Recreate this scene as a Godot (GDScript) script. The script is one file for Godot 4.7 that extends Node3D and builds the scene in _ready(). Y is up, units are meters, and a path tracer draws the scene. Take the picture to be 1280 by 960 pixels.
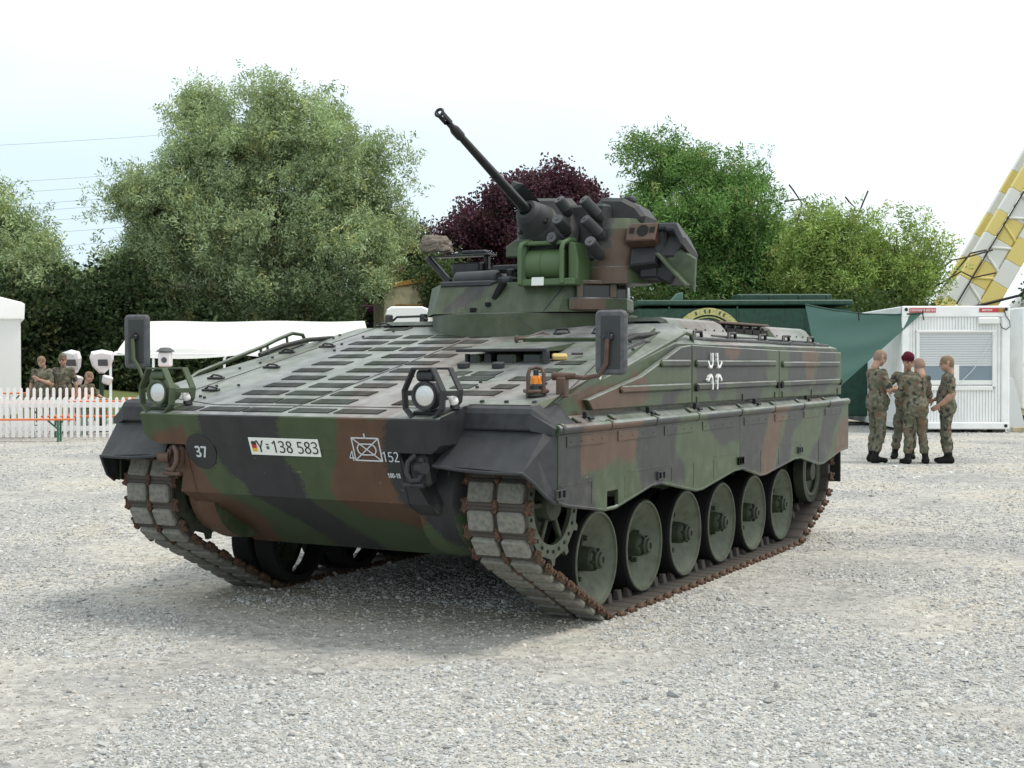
extends Node3D
# A tracked armoured vehicle on a gravel yard under a bright hazy sky.
# x runs to the vehicle's left, z forward along the vehicle, y up; the yard behind it is laid out in a frame turned by YAW.

const YAW := 0.501
const EYE := Vector3(5.0685, 1.62, 7.8814)
const TAN12 := 0.2126
var M := {}
var rng := RandomNumberGenerator.new()
var V: Node3D
var used := {}


class MB:
	var v := PackedVector3Array()
	var n := PackedVector3Array()
	var c := PackedColorArray()
	var xf := Transform3D.IDENTITY
	var tint := Color.WHITE
	var tinted := false

	func stri(a: Vector3, b: Vector3, d: Vector3, na: Vector3, nb: Vector3, nd: Vector3) -> void:
		v.append(xf * a); v.append(xf * d); v.append(xf * b)
		n.append((xf.basis * na).normalized()); n.append((xf.basis * nd).normalized()); n.append((xf.basis * nb).normalized())
		if tinted:
			c.append(tint); c.append(tint); c.append(tint)

	func tri(a: Vector3, b: Vector3, d: Vector3) -> void:
		var m := (b - a).cross(d - a)
		if m.length_squared() < 1e-18:
			return
		m = m.normalized()
		stri(a, b, d, m, m, m)

	func quad(a: Vector3, b: Vector3, d: Vector3, e: Vector3) -> void:
		tri(a, b, d)
		tri(a, d, e)

	func poly_fan(p: Array) -> void:
		for i in range(1, p.size() - 1):
			tri(p[0], p[i], p[i + 1])

	func oquad(a: Vector3, b: Vector3, d: Vector3, e: Vector3, out: Vector3) -> void:
		if (b - a).cross(d - a).dot(out) + (d - a).cross(e - a).dot(out) < 0.0:
			quad(a, e, d, b)
		else:
			quad(a, b, d, e)

	func box(ce: Vector3, s: Vector3, ba := Basis.IDENTITY, ch := 0.0) -> void:
		var h := s * 0.5
		ch = minf(ch, minf(h.x, minf(h.y, h.z)) * 0.9)
		for ax in 3:
			var u := (ax + 1) % 3
			var w := (ax + 2) % 3
			for sg in [-1.0, 1.0]:
				var p := []
				for k in [[-1, -1], [1, -1], [1, 1], [-1, 1]]:
					var q := Vector3.ZERO
					q[ax] = sg * h[ax]
					q[u] = k[0] * (h[u] - ch)
					q[w] = k[1] * (h[w] - ch)
					p.append(ce + ba * q)
				var o := Vector3.ZERO
				o[ax] = sg
				oquad(p[0], p[1], p[2], p[3], ba * o)
		if ch <= 0.0:
			return
		for ax in 3:
			var u := (ax + 1) % 3
			var w := (ax + 2) % 3
			for k in [[-1, -1], [1, -1], [1, 1], [-1, 1]]:
				var a := Vector3.ZERO
				var b := Vector3.ZERO
				a[u] = k[0] * h[u]; a[w] = k[1] * (h[w] - ch)
				b[u] = k[0] * (h[u] - ch); b[w] = k[1] * h[w]
				var e := Vector3.ZERO
				e[ax] = h[ax] - ch
				var o := Vector3.ZERO
				o[u] = k[0]; o[w] = k[1]
				oquad(ce + ba * (a - e), ce + ba * (a + e), ce + ba * (b + e), ce + ba * (b - e), ba * o)
		for sx in [-1.0, 1.0]:
			for sy in [-1.0, 1.0]:
				for sz in [-1.0, 1.0]:
					var s3 := Vector3(sx, sy, sz)
					var i := h - Vector3.ONE * ch
					var a := ce + ba * (s3 * Vector3(h.x, i.y, i.z))
					var b := ce + ba * (s3 * Vector3(i.x, h.y, i.z))
					var d := ce + ba * (s3 * Vector3(i.x, i.y, h.z))
					if (b - a).cross(d - a).dot(ba * s3) < 0.0:
						tri(a, d, b)
					else:
						tri(a, b, d)

	# a flat outline in the local xy plane of t, drawn out along its z from lo to hi
	func prism(p: PackedVector2Array, t: Transform3D, lo: float, hi: float, ch := 0.0) -> void:
		var area := 0.0
		for i in p.size():
			area += p[i].cross(p[(i + 1) % p.size()])
		if area < 0.0:
			p.reverse()
		var inset := p.duplicate()
		if ch > 0.0:
			for i in p.size():
				var d0 := (p[i] - p[(i + p.size() - 1) % p.size()]).normalized()
				var d1 := (p[(i + 1) % p.size()] - p[i]).normalized()
				var n0 := Vector2(-d0.y, d0.x)
				var n1 := Vector2(-d1.y, d1.x)
				inset[i] = p[i] + (n0 + n1) / maxf(0.35, 1.0 + n0.dot(n1)) * ch
		var idx := Geometry2D.triangulate_polygon(inset)
		for k in range(0, idx.size(), 3):
			var a := inset[idx[k]]
			var b := inset[idx[k + 1]]
			var d := inset[idx[k + 2]]
			if (b - a).cross(d - a) < 0.0:
				var s := b
				b = d
				d = s
			tri(t * Vector3(a.x, a.y, hi), t * Vector3(b.x, b.y, hi), t * Vector3(d.x, d.y, hi))
			tri(t * Vector3(a.x, a.y, lo), t * Vector3(d.x, d.y, lo), t * Vector3(b.x, b.y, lo))
		for i in p.size():
			var j := (i + 1) % p.size()
			quad(t * Vector3(p[i].x, p[i].y, lo + ch), t * Vector3(p[j].x, p[j].y, lo + ch), t * Vector3(p[j].x, p[j].y, hi - ch), t * Vector3(p[i].x, p[i].y, hi - ch))
			if ch > 0.0:
				quad(t * Vector3(p[i].x, p[i].y, hi - ch), t * Vector3(p[j].x, p[j].y, hi - ch), t * Vector3(inset[j].x, inset[j].y, hi), t * Vector3(inset[i].x, inset[i].y, hi))
				quad(t * Vector3(inset[i].x, inset[i].y, lo), t * Vector3(inset[j].x, inset[j].y, lo), t * Vector3(p[j].x, p[j].y, lo + ch), t * Vector3(p[i].x, p[i].y, lo + ch))

	# turned about the local y axis of t; profile of Vector2(radius, height), outside on the right of its direction
	func lathe(t: Transform3D, prof: Array, k := 24) -> void:
		for i in prof.size() - 1:
			var a: Vector2 = prof[i]
			var b: Vector2 = prof[i + 1]
			var nn := Vector2(b.y - a.y, a.x - b.x)
			if nn.length() < 1e-7:
				continue
			nn = nn.normalized()
			for j in k:
				var t0 := TAU * j / k
				var t1 := TAU * (j + 1) / k
				var d0 := Vector3(cos(t0), 0, -sin(t0))
				var d1 := Vector3(cos(t1), 0, -sin(t1))
				var n0 := t.basis * (d0 * nn.x + Vector3(0, nn.y, 0))
				var n1 := t.basis * (d1 * nn.x + Vector3(0, nn.y, 0))
				var a0 := t * (d0 * a.x + Vector3(0, a.y, 0))
				var a1 := t * (d1 * a.x + Vector3(0, a.y, 0))
				var b0 := t * (d0 * b.x + Vector3(0, b.y, 0))
				var b1 := t * (d1 * b.x + Vector3(0, b.y, 0))
				if a.x > 1e-6:
					stri(a0, a1, b1, n0, n1, n1)
				if b.x > 1e-6:
					stri(a0, b1, b0, n0, n1, n0)

	static func along(a: Vector3, b: Vector3) -> Transform3D:
		var y := (b - a).normalized()
		var x := y.cross(Vector3(0.31, 0.17, 0.93) if absf(y.z) < 0.9 else Vector3(0.9, 0.3, 0.1)).normalized()
		return Transform3D(Basis(x, y, x.cross(y)), a)

	func cyl(a: Vector3, b: Vector3, r0: float, r1 := -1.0, k := 16, bev := 0.0) -> void:
		if r1 < 0.0:
			r1 = r0
		var h := a.distance_to(b)
		if bev > 0.0:
			lathe(MB.along(a, b), [Vector2(0, 0), Vector2(r0 - bev, 0), Vector2(r0, bev), Vector2(r1, h - bev), Vector2(r1 - bev, h), Vector2(0, h)], k)
		else:
			lathe(MB.along(a, b), [Vector2(0, 0), Vector2(r0, 0), Vector2(r1, h), Vector2(0, h)], k)

	func tube(p: Array, r: float, k := 8, closed := false) -> void:
		var m := p.size()
		var rings := []
		var norms := []
		var last := Vector3.ZERO
		for i in m:
			var d: Vector3
			if closed:
				d = (p[(i + 1) % m] - p[(i + m - 1) % m]).normalized()
			else:
				d = (p[mini(i + 1, m - 1)] - p[maxi(i - 1, 0)]).normalized()
			var x: Vector3 = last - d * last.dot(d)
			if x.length() < 0.1:
				x = d.cross(Vector3(0.21, 0.13, 0.97) if absf(d.z) < 0.9 else Vector3(0.9, 0.4, 0.1))
			x = x.normalized()
			last = x
			var y := d.cross(x)
			var ring := []
			var nr := []
			for j in k:
				var a := TAU * j / k
				var o := x * cos(a) + y * sin(a)
				ring.append(p[i] + o * r)
				nr.append(o)
			rings.append(ring)
			norms.append(nr)
		for i in (m if closed else m - 1):
			var i2 := (i + 1) % m
			for j in k:
				var j2 := (j + 1) % k
				stri(rings[i][j], rings[i][j2], rings[i2][j2], norms[i][j], norms[i][j2], norms[i2][j2])
				stri(rings[i][j], rings[i2][j2], rings[i2][j], norms[i][j], norms[i2][j2], norms[i2][j])
		if not closed:
			for j in range(1, k - 1):
				tri(rings[0][0], rings[0][j + 1], rings[0][j])
				tri(rings[m - 1][0], rings[m - 1][j], rings[m - 1][j + 1])

	# a strip painted or laid along a path on a surface of normal nrm
	func ribbon(p: Array, w: float, nrm: Vector3, thick := 0.0015) -> void:
		for i in p.size() - 1:
			var d: Vector3 = (p[i + 1] - p[i]).normalized()
			var s := nrm.cross(d).normalized()
			var l: float = p[i].distance_to(p[i + 1])
			box((p[i] + p[i + 1]) * 0.5 + nrm * thick * (0.5 + 0.04 * (i % 2)), Vector3(l + w * 0.5, thick, w), Basis(d, nrm, d.cross(nrm)))

	func ball(ce: Vector3, r: Vector3, k := 16) -> void:
		var prof := []
		for i in k / 2 + 1:
			var a := -PI / 2 + PI * i / (k / 2)
			prof.append(Vector2(cos(a), sin(a)))
		var t := Transform3D(Basis.from_scale(r), ce)
		for i in prof.size() - 1:
			for j in k:
				var t0 := TAU * j / k
				var t1 := TAU * (j + 1) / k
				var q := []
				for e in [[prof[i], t0], [prof[i], t1], [prof[i + 1], t1], [prof[i + 1], t0]]:
					q.append(Vector3(e[0].x * cos(e[1]), e[0].y, -e[0].x * sin(e[1])))
				stri(t * q[0], t * q[1], t * q[2], q[0] / r, q[1] / r, q[2] / r)
				stri(t * q[0], t * q[2], t * q[3], q[0] / r, q[2] / r, q[3] / r)


func numbered(called: String, parent: Node) -> String:
	var key := str(parent.get_instance_id()) + called
	used[key] = used.get(key, 0) + 1
	return called if used[key] == 1 else "%s_%03d" % [called, used[key] - 1]


func arrays(b: MB, painted: bool) -> Array:
	var a := []
	a.resize(Mesh.ARRAY_MAX)
	a[Mesh.ARRAY_VERTEX] = b.v
	a[Mesh.ARRAY_NORMAL] = b.n
	if b.c.size() == b.v.size():
		a[Mesh.ARRAY_COLOR] = b.c
	if painted:
		var uv := PackedVector2Array()
		uv.resize(b.v.size())
		for i in range(0, b.v.size(), 3):
			var up := (b.v[i + 2] - b.v[i]).cross(b.v[i + 1] - b.v[i]).normalized().y
			var fn := (b.v[i + 2] - b.v[i]).cross(b.v[i + 1] - b.v[i]).normalized().abs()
			for k in 3:
				var p := b.v[i + k]
				if up > 0.62:
					uv[i + k] = Vector2((p.z + 5.3) * 150.0 / 2048.0, (440.0 + (p.x + 1.8) * 150.0) / 1024.0)
				elif fn.x > fn.z:
					uv[i + k] = Vector2((p.z + 5.3) * 150.0 / 2048.0, (3.1 - p.y) * 150.0 / 1024.0)
				else:
					uv[i + k] = Vector2((1060.0 + (p.x + 1.8) * 150.0) / 2048.0, (3.1 - p.y) * 150.0 / 1024.0)
		a[Mesh.ARRAY_TEX_UV] = uv
	return a


func mesh_of(surfaces: Array) -> ArrayMesh:
	var m := ArrayMesh.new()
	for s in surfaces:
		if s[0].v.size() == 0:
			continue
		m.add_surface_from_arrays(Mesh.PRIMITIVE_TRIANGLES, arrays(s[0], s[1] == M.camo or s[1] == M.grit))
		m.surface_set_material(m.get_surface_count() - 1, s[1])
	return m


func obj(called: String, b: MB, mat: Material, parent: Node = self) -> MeshInstance3D:
	return inst(called, mesh_of([[b, mat]]), parent)


func inst(called: String, m: Mesh, parent: Node = self) -> MeshInstance3D:
	var o := MeshInstance3D.new()
	o.name = numbered(called, parent)
	o.mesh = m
	parent.add_child(o, true)
	return o


func tag(o: Node, label := "", category := "", group := "", kind := "") -> void:
	if label: o.set_meta("label", label)
	if category: o.set_meta("category", category)
	if group: o.set_meta("group", group)
	if kind: o.set_meta("kind", kind)


func thing(called: String, label: String, category: String, at := Vector3.ZERO, turn := 0.0, group := "") -> Node3D:
	var o := Node3D.new()
	o.name = numbered(called, self)
	add_child(o, true)
	o.position = at
	o.rotation.y = turn
	tag(o, label, category, group)
	return o


func lin(r: float, g: float, b: float) -> Color:
	return Color(r, g, b).linear_to_srgb()


func yd(lat: float, y: float, dep: float) -> Vector3:
	return EYE + Vector3(0.8776, 0, -0.4802) * lat + Vector3(-0.4802, 0, -0.8771) * dep + Vector3(0, y - EYE.y, 0)


func noise_tex(size: int, freq: float, kind: int, seed_: int, stops: Array, octaves := 4, normal := 0.0, cellret := -1) -> NoiseTexture2D:
	var f := FastNoiseLite.new()
	f.noise_type = kind
	f.frequency = freq
	f.seed = seed_
	f.fractal_octaves = octaves
	if octaves <= 1:
		f.fractal_type = FastNoiseLite.FRACTAL_NONE
	if cellret >= 0:
		f.cellular_return_type = cellret
		f.cellular_jitter = 1.0
	var t := NoiseTexture2D.new()
	t.width = size
	t.height = size
	t.seamless = true
	t.seamless_blend_skirt = 0.15
	t.noise = f
	if normal > 0.0:
		t.as_normal_map = true
		t.bump_strength = normal
	elif stops.size():
		var g := Gradient.new()
		var off := PackedFloat32Array()
		var cols := PackedColorArray()
		for s in stops:
			off.append(s[0])
			cols.append(s[1])
		g.offsets = off
		g.colors = cols
		t.color_ramp = g
	return t


func mat(called: String, color: Color, rough := 0.7, metal := 0.0, tex: Texture2D = null, scale := 1.0, spec := 0.5) -> StandardMaterial3D:
	var m := StandardMaterial3D.new()
	m.resource_name = called
	m.albedo_color = color
	m.roughness = rough
	m.metallic = metal
	m.metallic_specular = spec
	if tex:
		m.albedo_texture = tex
		m.uv1_triplanar = true
		m.uv1_scale = Vector3.ONE * scale
	return m


func gray(x: float) -> Color:
	return lin(x, x, x)


# ---------------------------------------------------------------- materials
func make_materials() -> void:
	var grime := noise_tex(512, 0.012, FastNoiseLite.TYPE_SIMPLEX_SMOOTH, 3, [[0.25, gray(0.62)], [0.5, gray(0.86)], [0.75, gray(1.0)]], 5)
	var fine := noise_tex(512, 0.06, FastNoiseLite.TYPE_SIMPLEX, 5, [[0.2, gray(0.55)], [0.5, gray(0.85)], [0.8, gray(1.0)]], 4)
	var dusty := noise_tex(512, 0.02, FastNoiseLite.TYPE_SIMPLEX_SMOOTH, 9, [[0.3, lin(0.15, 0.152, 0.138)], [0.5, lin(0.19, 0.19, 0.168)], [0.75, lin(0.225, 0.218, 0.19)]], 5)
	var rusty := noise_tex(512, 0.035, FastNoiseLite.TYPE_SIMPLEX, 11, [[0.25, lin(0.035, 0.024, 0.019)], [0.5, lin(0.1, 0.052, 0.031)], [0.72, lin(0.15, 0.088, 0.054)]], 5)
	M.green = mat("green_paint", lin(0.066, 0.095, 0.05), 0.55, 0.0, grime, 1.2)
	M.green_pale = mat("dusty_green_paint", lin(0.19, 0.215, 0.155), 0.65, 0.0, grime, 1.6)
	M.wheel = mat("wheel_paint", lin(0.105, 0.124, 0.084), 0.6, 0.0, grime, 1.8)
	M.wheel_dark = mat("wheel_hub_paint", lin(0.04, 0.056, 0.032), 0.6, 0.0, grime, 1.8)
	M.black = mat("black_paint", lin(0.024, 0.026, 0.03), 0.55, 0.0, grime, 1.3)
	M.darkgrey = mat("tar_grey_paint", lin(0.04, 0.044, 0.05), 0.6, 0.0, grime, 1.1)
	M.fender = mat("rubber_apron", lin(0.033, 0.036, 0.042), 0.62, 0.0, grime, 1.4)
	M.brown = mat("brown_paint", lin(0.1, 0.057, 0.04), 0.55, 0.0, grime, 1.2)
	M.rubber = mat("tyre_rubber", lin(0.022, 0.022, 0.022), 0.85, 0.0, fine, 2.0, 0.3)
	M.pad = mat("track_pad_rubber", Color.WHITE, 0.9, 0.0, dusty, 2.4, 0.3)
	M.rust = mat("rusty_steel", Color.WHITE, 0.85, 0.15, rusty, 3.0)
	M.link_iron = mat("dusty_link_iron", lin(0.085, 0.075, 0.066), 0.8, 0.1, fine, 3.0)
	M.steel = mat("dark_steel", lin(0.06, 0.06, 0.06), 0.45, 0.5, grime, 2.0)
	M.gun = mat("gun_metal", lin(0.03, 0.031, 0.034), 0.4, 0.4, grime, 2.0)
	M.void = mat("dark_opening", lin(0.006, 0.006, 0.006), 0.9)
	M.glass_dark = mat("periscope_glass", lin(0.012, 0.016, 0.016), 0.08)
	M.lens = mat("lamp_lens", lin(0.62, 0.63, 0.62), 0.28, 0.8)
	M.amber = mat("amber_lens", lin(0.85, 0.26, 0.015), 0.25)
	M.white = mat("white_paint", lin(0.78, 0.79, 0.78), 0.5)
	M.sign_white = mat("plate_white", lin(0.74, 0.76, 0.74), 0.45)
	M.sign_black = mat("plate_black", lin(0.02, 0.02, 0.02), 0.5)
	M.sign_red = mat("plate_red", lin(0.4, 0.02, 0.015), 0.5)
	M.sign_gold = mat("plate_gold", lin(0.65, 0.38, 0.02), 0.5)
	M.mark = mat("stencil_paint", lin(0.5, 0.53, 0.56), 0.6)
	M.canvas = mat("canvas_cover", lin(0.2, 0.17, 0.14), 0.95, 0.0, fine, 1.2)
	M.brass = mat("brass_yellow", lin(0.55, 0.42, 0.16), 0.45)
	M.mirror_rim = mat("mirror_rubber", lin(0.095, 0.1, 0.11), 0.6, 0.0, grime, 3.0)
	M.mirror_back = mat("mirror_back", lin(0.025, 0.03, 0.03), 0.5)
	# yard
	M.tent = mat("tent_cloth", lin(0.93, 0.935, 0.935), 0.7)
	M.tent.backlight_enabled = true
	M.tent.backlight = lin(0.8, 0.8, 0.8)
	M.panel_white = mat("white_sheet_metal", lin(0.86, 0.88, 0.88), 0.45, 0.0, grime_soft(), 0.5)
	M.panel_groove = mat("shaded_sheet_metal", lin(0.6, 0.62, 0.62), 0.5)
	M.shutter = mat("grey_shutter", lin(0.58, 0.61, 0.62), 0.5)
	M.window = mat("window_glass", lin(0.2, 0.26, 0.31), 0.06)
	M.bottle = mat("bottle_green_steel", lin(0.008, 0.058, 0.036), 0.5, 0.0, grime, 0.8)
	M.tarp = mat("green_tarp", lin(0.07, 0.15, 0.125), 0.42)
	M.tarp.backlight_enabled = true
	M.tarp.backlight = lin(0.16, 0.28, 0.24)
	M.sign_yellow = mat("sign_yellow", lin(0.52, 0.5, 0.2), 0.6, 0.0, grime, 1.5)
	M.orange = mat("orange_wood", lin(0.62, 0.16, 0.05), 0.55)
	M.bench_leg = mat("green_tube", lin(0.02, 0.13, 0.07), 0.45)
	M.post_green = mat("post_green", lin(0.012, 0.05, 0.03), 0.5)
	M.lampshade = mat("lamp_shade", lin(0.75, 0.74, 0.76), 0.4)
	M.picket = mat("picket_white", lin(0.82, 0.82, 0.82), 0.6)
	M.crane_yellow = mat("crane_yellow", lin(0.74, 0.6, 0.2), 0.5)
	M.crane_white = mat("crane_white", lin(0.74, 0.74, 0.72), 0.5)
	M.red_sign = mat("red_sign", lin(0.5, 0.05, 0.06), 0.5)
	M.beige = mat("beige_boards", lin(0.5, 0.44, 0.28), 0.7, 0.0, grime, 0.4)
	M.ochre = mat("ochre_tiles", lin(0.4, 0.23, 0.05), 0.7, 0.0, grime, 1.0)
	M.purple = mat("purple_paint", lin(0.2, 0.03, 0.16), 0.5)
	M.wire = mat("wire", lin(0.25, 0.27, 0.28), 0.6)
	M.bark = mat("bark", lin(0.075, 0.058, 0.042), 0.95, 0.0, fine, 1.5)
	M.leaf = StandardMaterial3D.new()
	M.leaf.resource_name = "leaves"
	M.leaf.albedo_color = Color.WHITE
	M.leaf.vertex_color_use_as_albedo = true
	M.leaf.roughness = 0.6
	M.leaf.metallic_specular = 0.35
	M.leaf.backlight_enabled = true
	M.leaf.backlight = lin(0.5, 0.55, 0.3)
	M.stone = StandardMaterial3D.new()
	M.stone.resource_name = "limestone_chippings"
	M.stone.vertex_color_use_as_albedo = true
	M.stone.roughness = 0.9
	M.person = StandardMaterial3D.new()
	M.person.resource_name = "cloth_and_skin"
	M.person.vertex_color_use_as_albedo = true
	M.person.roughness = 0.85
	M.person.metallic_specular = 0.3
	M.grass = mat("grass_blades", lin(0.13, 0.16, 0.05), 0.8, 0.0, fine, 0.8)
	M.gravel = StandardMaterial3D.new()
	M.gravel.resource_name = "gravel"
	M.gravel.roughness = 0.95
	M.gravel.metallic_specular = 0.25
	M.gravel.albedo_texture = noise_tex(1024, 0.034, FastNoiseLite.TYPE_CELLULAR, 21, [[0.0, lin(0.26, 0.26, 0.25)], [0.3, lin(0.385, 0.38, 0.36)], [0.55, lin(0.435, 0.43, 0.4)], [0.75, lin(0.48, 0.47, 0.44)], [1.0, lin(0.58, 0.57, 0.55)]], 2, 0.0, FastNoiseLite.RETURN_CELL_VALUE)
	M.gravel.normal_enabled = true
	M.gravel.normal_texture = noise_tex(1024, 0.034, FastNoiseLite.TYPE_CELLULAR, 21, [], 2, 7.0, FastNoiseLite.RETURN_DISTANCE)
	M.gravel.normal_scale = 0.8
	M.gravel.detail_enabled = true
	M.gravel.detail_blend_mode = BaseMaterial3D.BLEND_MODE_MUL
	M.gravel.detail_uv_layer = BaseMaterial3D.DETAIL_UV_2
	M.gravel.detail_albedo = noise_tex(1024, 0.006, FastNoiseLite.TYPE_SIMPLEX_SMOOTH, 8, [[0.2, lin(0.74, 0.75, 0.77)], [0.45, lin(0.92, 0.92, 0.92)], [0.62, lin(1.0, 0.985, 0.955)], [0.8, lin(1.0, 0.95, 0.86)]], 6)
	M.camo = StandardMaterial3D.new()
	M.camo.resource_name = "camouflage_paint"
	M.camo.albedo_texture = camo_texture()
	M.camo.roughness = 0.38
	M.camo.metallic_specular = 0.38
	M.camo.texture_repeat = true
	M.grit = M.camo.duplicate()
	M.grit.resource_name = "grit_pad"
	M.grit.albedo_color = lin(0.33, 0.345, 0.34)
	M.grit.roughness = 0.95
	M.grit.metallic_specular = 0.2


func grime_soft() -> NoiseTexture2D:
	return noise_tex(256, 0.012, FastNoiseLite.TYPE_SIMPLEX_SMOOTH, 31, [[0.2, gray(0.9)], [0.5, gray(0.97)], [0.8, gray(1.0)]], 4)


# three-tone camouflage as it is sprayed on this vehicle: side, front and top sheets in one picture, 150 pixels to the metre
func camo_texture() -> ImageTexture:
	var blobs := [
		["S", 1, [1.66, 1.43, 0.85, 1.34, 0.85, 0.99, 0.63, 0.97, 0.63, 0.74, 1.66, 0.76]],
		["S", 2, [0.85, 1.31, -0.02, 1.33, 0.01, 1.08, 0.10, 1.01, 0.52, 1.01, 0.85, 1.00]],
		["S", 1, [-0.02, 1.31, -0.67, 1.33, -0.64, 1.05, -0.81, 0.96, -0.79, 0.82, -0.33, 0.82, -0.05, 0.79, 0.02, 1.03]],
		["S", 1, [-1.12, 1.30, -1.96, 1.31, -1.89, 1.07, -1.56, 1.00, -1.36, 1.09]],
		["S", 1, [-1.93, 1.20, -2.62, 1.32, -2.48, 0.98, -2.38, 0.75, -2.00, 0.79, -1.89, 0.98]],
		["S", 2, [-2.64, 1.32, -3.15, 1.34, -2.82, 0.99, -2.70, 0.73, -2.34, 0.73, -2.48, 0.98]],
		["S", 1, [-3.15, 1.31, -3.56, 1.31, -3.51, 1.16, -3.26, 1.00, -3.10, 0.76, -2.70, 0.75, -2.89, 0.92]],
		["S", 1, [-4.33, 1.31, -4.82, 1.30, -4.36, 0.84, -4.12, 0.70, -3.68, 0.77, -4.04, 1.00]],
		["S", 2, [-4.71, 1.10, -5.16, 1.14, -5.17, 0.75, -4.52, 0.76, -4.62, 0.94]],
		["S", 2, [0.75, 1.45, -0.25, 1.54, -0.36, 1.48, -0.31, 1.37, -0.08, 1.34, 0.57, 1.33]],
		["S", 1, [-0.61, 1.65, -0.91, 1.75, -1.17, 1.76, -1.14, 1.60, -0.68, 1.59]],
		["S", 1, [-0.57, 1.42, -0.91, 1.44, -0.84, 1.31, -0.58, 1.32]],
		["S", 1, [-1.16, 1.75, -2.82, 1.76, -2.78, 1.51, -2.88, 1.43, -1.78, 1.42, -1.53, 1.32, -1.20, 1.48]],
		["S", 1, [-2.05, 1.42, -2.72, 1.42, -2.62, 1.30, -2.01, 1.30]],
		["S", 2, [-1.78, 1.73, -2.29, 1.74, -2.14, 1.65, -1.87, 1.66]],
		["S", 1, [-3.43, 1.75, -3.82, 1.75, -3.90, 1.50, -3.99, 1.39, -3.47, 1.35, -3.34, 1.50]],
		["S", 2, [-3.77, 1.75, -4.29, 1.76, -4.04, 1.48, -3.92, 1.48]],
		["S", 1, [-4.35, 1.74, -4.77, 1.75, -4.94, 1.49, -4.45, 1.35, -4.04, 1.34, -4.14, 1.50]],
		["F", 1, [-0.61, 1.35, 0.03, 1.36, -0.06, 1.04, 0.00, 0.97, 0.03, 0.86, 0.11, 0.68, 0.15, 0.32, -0.20, 0.29, -0.24, 0.63, -0.38, 0.82, -0.41, 0.90, -0.54, 1.03, -0.65, 1.17]],
		["F", 2, [-1.06, 1.15, -0.81, 1.20, -0.81, 1.09, -0.75, 0.98, -0.60, 0.83, -0.50, 0.69, -0.53, 0.56, -0.67, 0.42, -0.94, 0.40, -1.15, 0.60, -1.09, 0.87]],
		["F", 2, [0.41, 1.34, 0.76, 1.34, 0.71, 1.02, 0.72, 0.86, 0.83, 0.72, 0.73, 0.60, 0.57, 0.67, 0.37, 0.71, 0.27, 0.86, 0.38, 1.08]],
		["F", 1, [0.76, 1.34, 1.58, 1.36, 1.41, 0.51, 0.99, 0.53, 0.83, 0.72, 0.72, 0.86, 0.71, 1.02]],
		["F", 1, [-0.79, 1.09, -0.72, 1.15, -0.64, 1.17, -0.57, 1.15, -0.55, 1.09, -0.59, 1.02, -0.67, 0.98, -0.75, 0.99, -0.79, 1.03]],
		["T", 1, [1.56, -0.87, 1.53, -0.09, 1.12, -0.35, 0.63, -0.47, 0.06, -0.63, -0.70, -0.74, -1.12, -0.86, -0.97, -1.23, -0.02, -0.97, 0.64, -0.87, 1.15, -0.91]],
		["T", 2, [1.53, 0.43, 1.52, 0.82, 0.43, 0.52, -0.32, 0.32, -0.89, 0.27, -1.16, -0.09, -0.92, -0.23, -0.33, -0.21, 0.67, 0.00]],
		["T", 1, [0.67, -0.12, -0.28, -0.32, -0.77, -0.35, 0.19, 0.13, 0.66, 0.19]],
		["T", 2, [1.06, 0.90, 0.65, 0.88, 0.42, 1.21, 0.62, 1.73, 1.29, 1.85, 1.03, 1.52, 1.04, 1.22]],
		["T", 1, [1.83, 1.37, 1.15, 1.07, 1.13, 1.42, 1.38, 1.75, 1.99, 2.06, 2.05, 1.51]],
		["T", 1, [0.43, 0.76, -0.18, 0.72, -0.51, 1.09, 0.07, 1.14, 0.53, 1.04]],
		["T", 1, [-0.82, 0.43, -1.32, 0.71, -1.13, 1.18, -0.61, 1.35, -0.58, 0.82]],
		["F", 1, [-0.42, 2.0, -0.2, 2.0, 0.1, 2.3, -0.1, 2.3]],
		["F", 1, [-0.75, 1.8, -0.45, 1.8, -0.5, 2.0, -0.8, 2.0]],
		["F", 2, [0.62, 1.9, 1.2, 1.9, 1.2, 2.6, 0.95, 2.6, 0.7, 2.2]],
		["F", 1, [0.0, 2.45, 0.9, 2.45, 0.95, 3.1, 0.0, 3.1]],
		["S", 1, [-1.4, 2.45, -3.0, 2.5, -3.0, 3.0, -1.4, 3.0]],
		["T", 2, [-1.6, 0.7, -2.4, 0.9, -2.9, 1.5, -1.7, 1.6]],
		["T", 1, [-2.6, 0.4, -3.5, 0.2, -3.9, 1.2, -3.1, 1.5]],
		["T", 2, [-3.8, 0.9, -4.3, 1.0, -4.4, 1.6, -3.8, 1.6]],
	]
	var tones := [Vector3(0.046, 0.07, 0.033), Vector3(0.024, 0.026, 0.03), Vector3(0.088, 0.047, 0.029)]
	rng.seed = 78
	var im := Image.create(2048, 1024, false, Image.FORMAT_RGB8)
	var warp := FastNoiseLite.new()
	warp.frequency = 0.012
	warp.fractal_octaves = 2
	var grain := FastNoiseLite.new()
	grain.frequency = 0.045
	grain.seed = 4
	grain.fractal_octaves = 4
	var streak := FastNoiseLite.new()
	streak.frequency = 0.03
	streak.seed = 12
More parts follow.
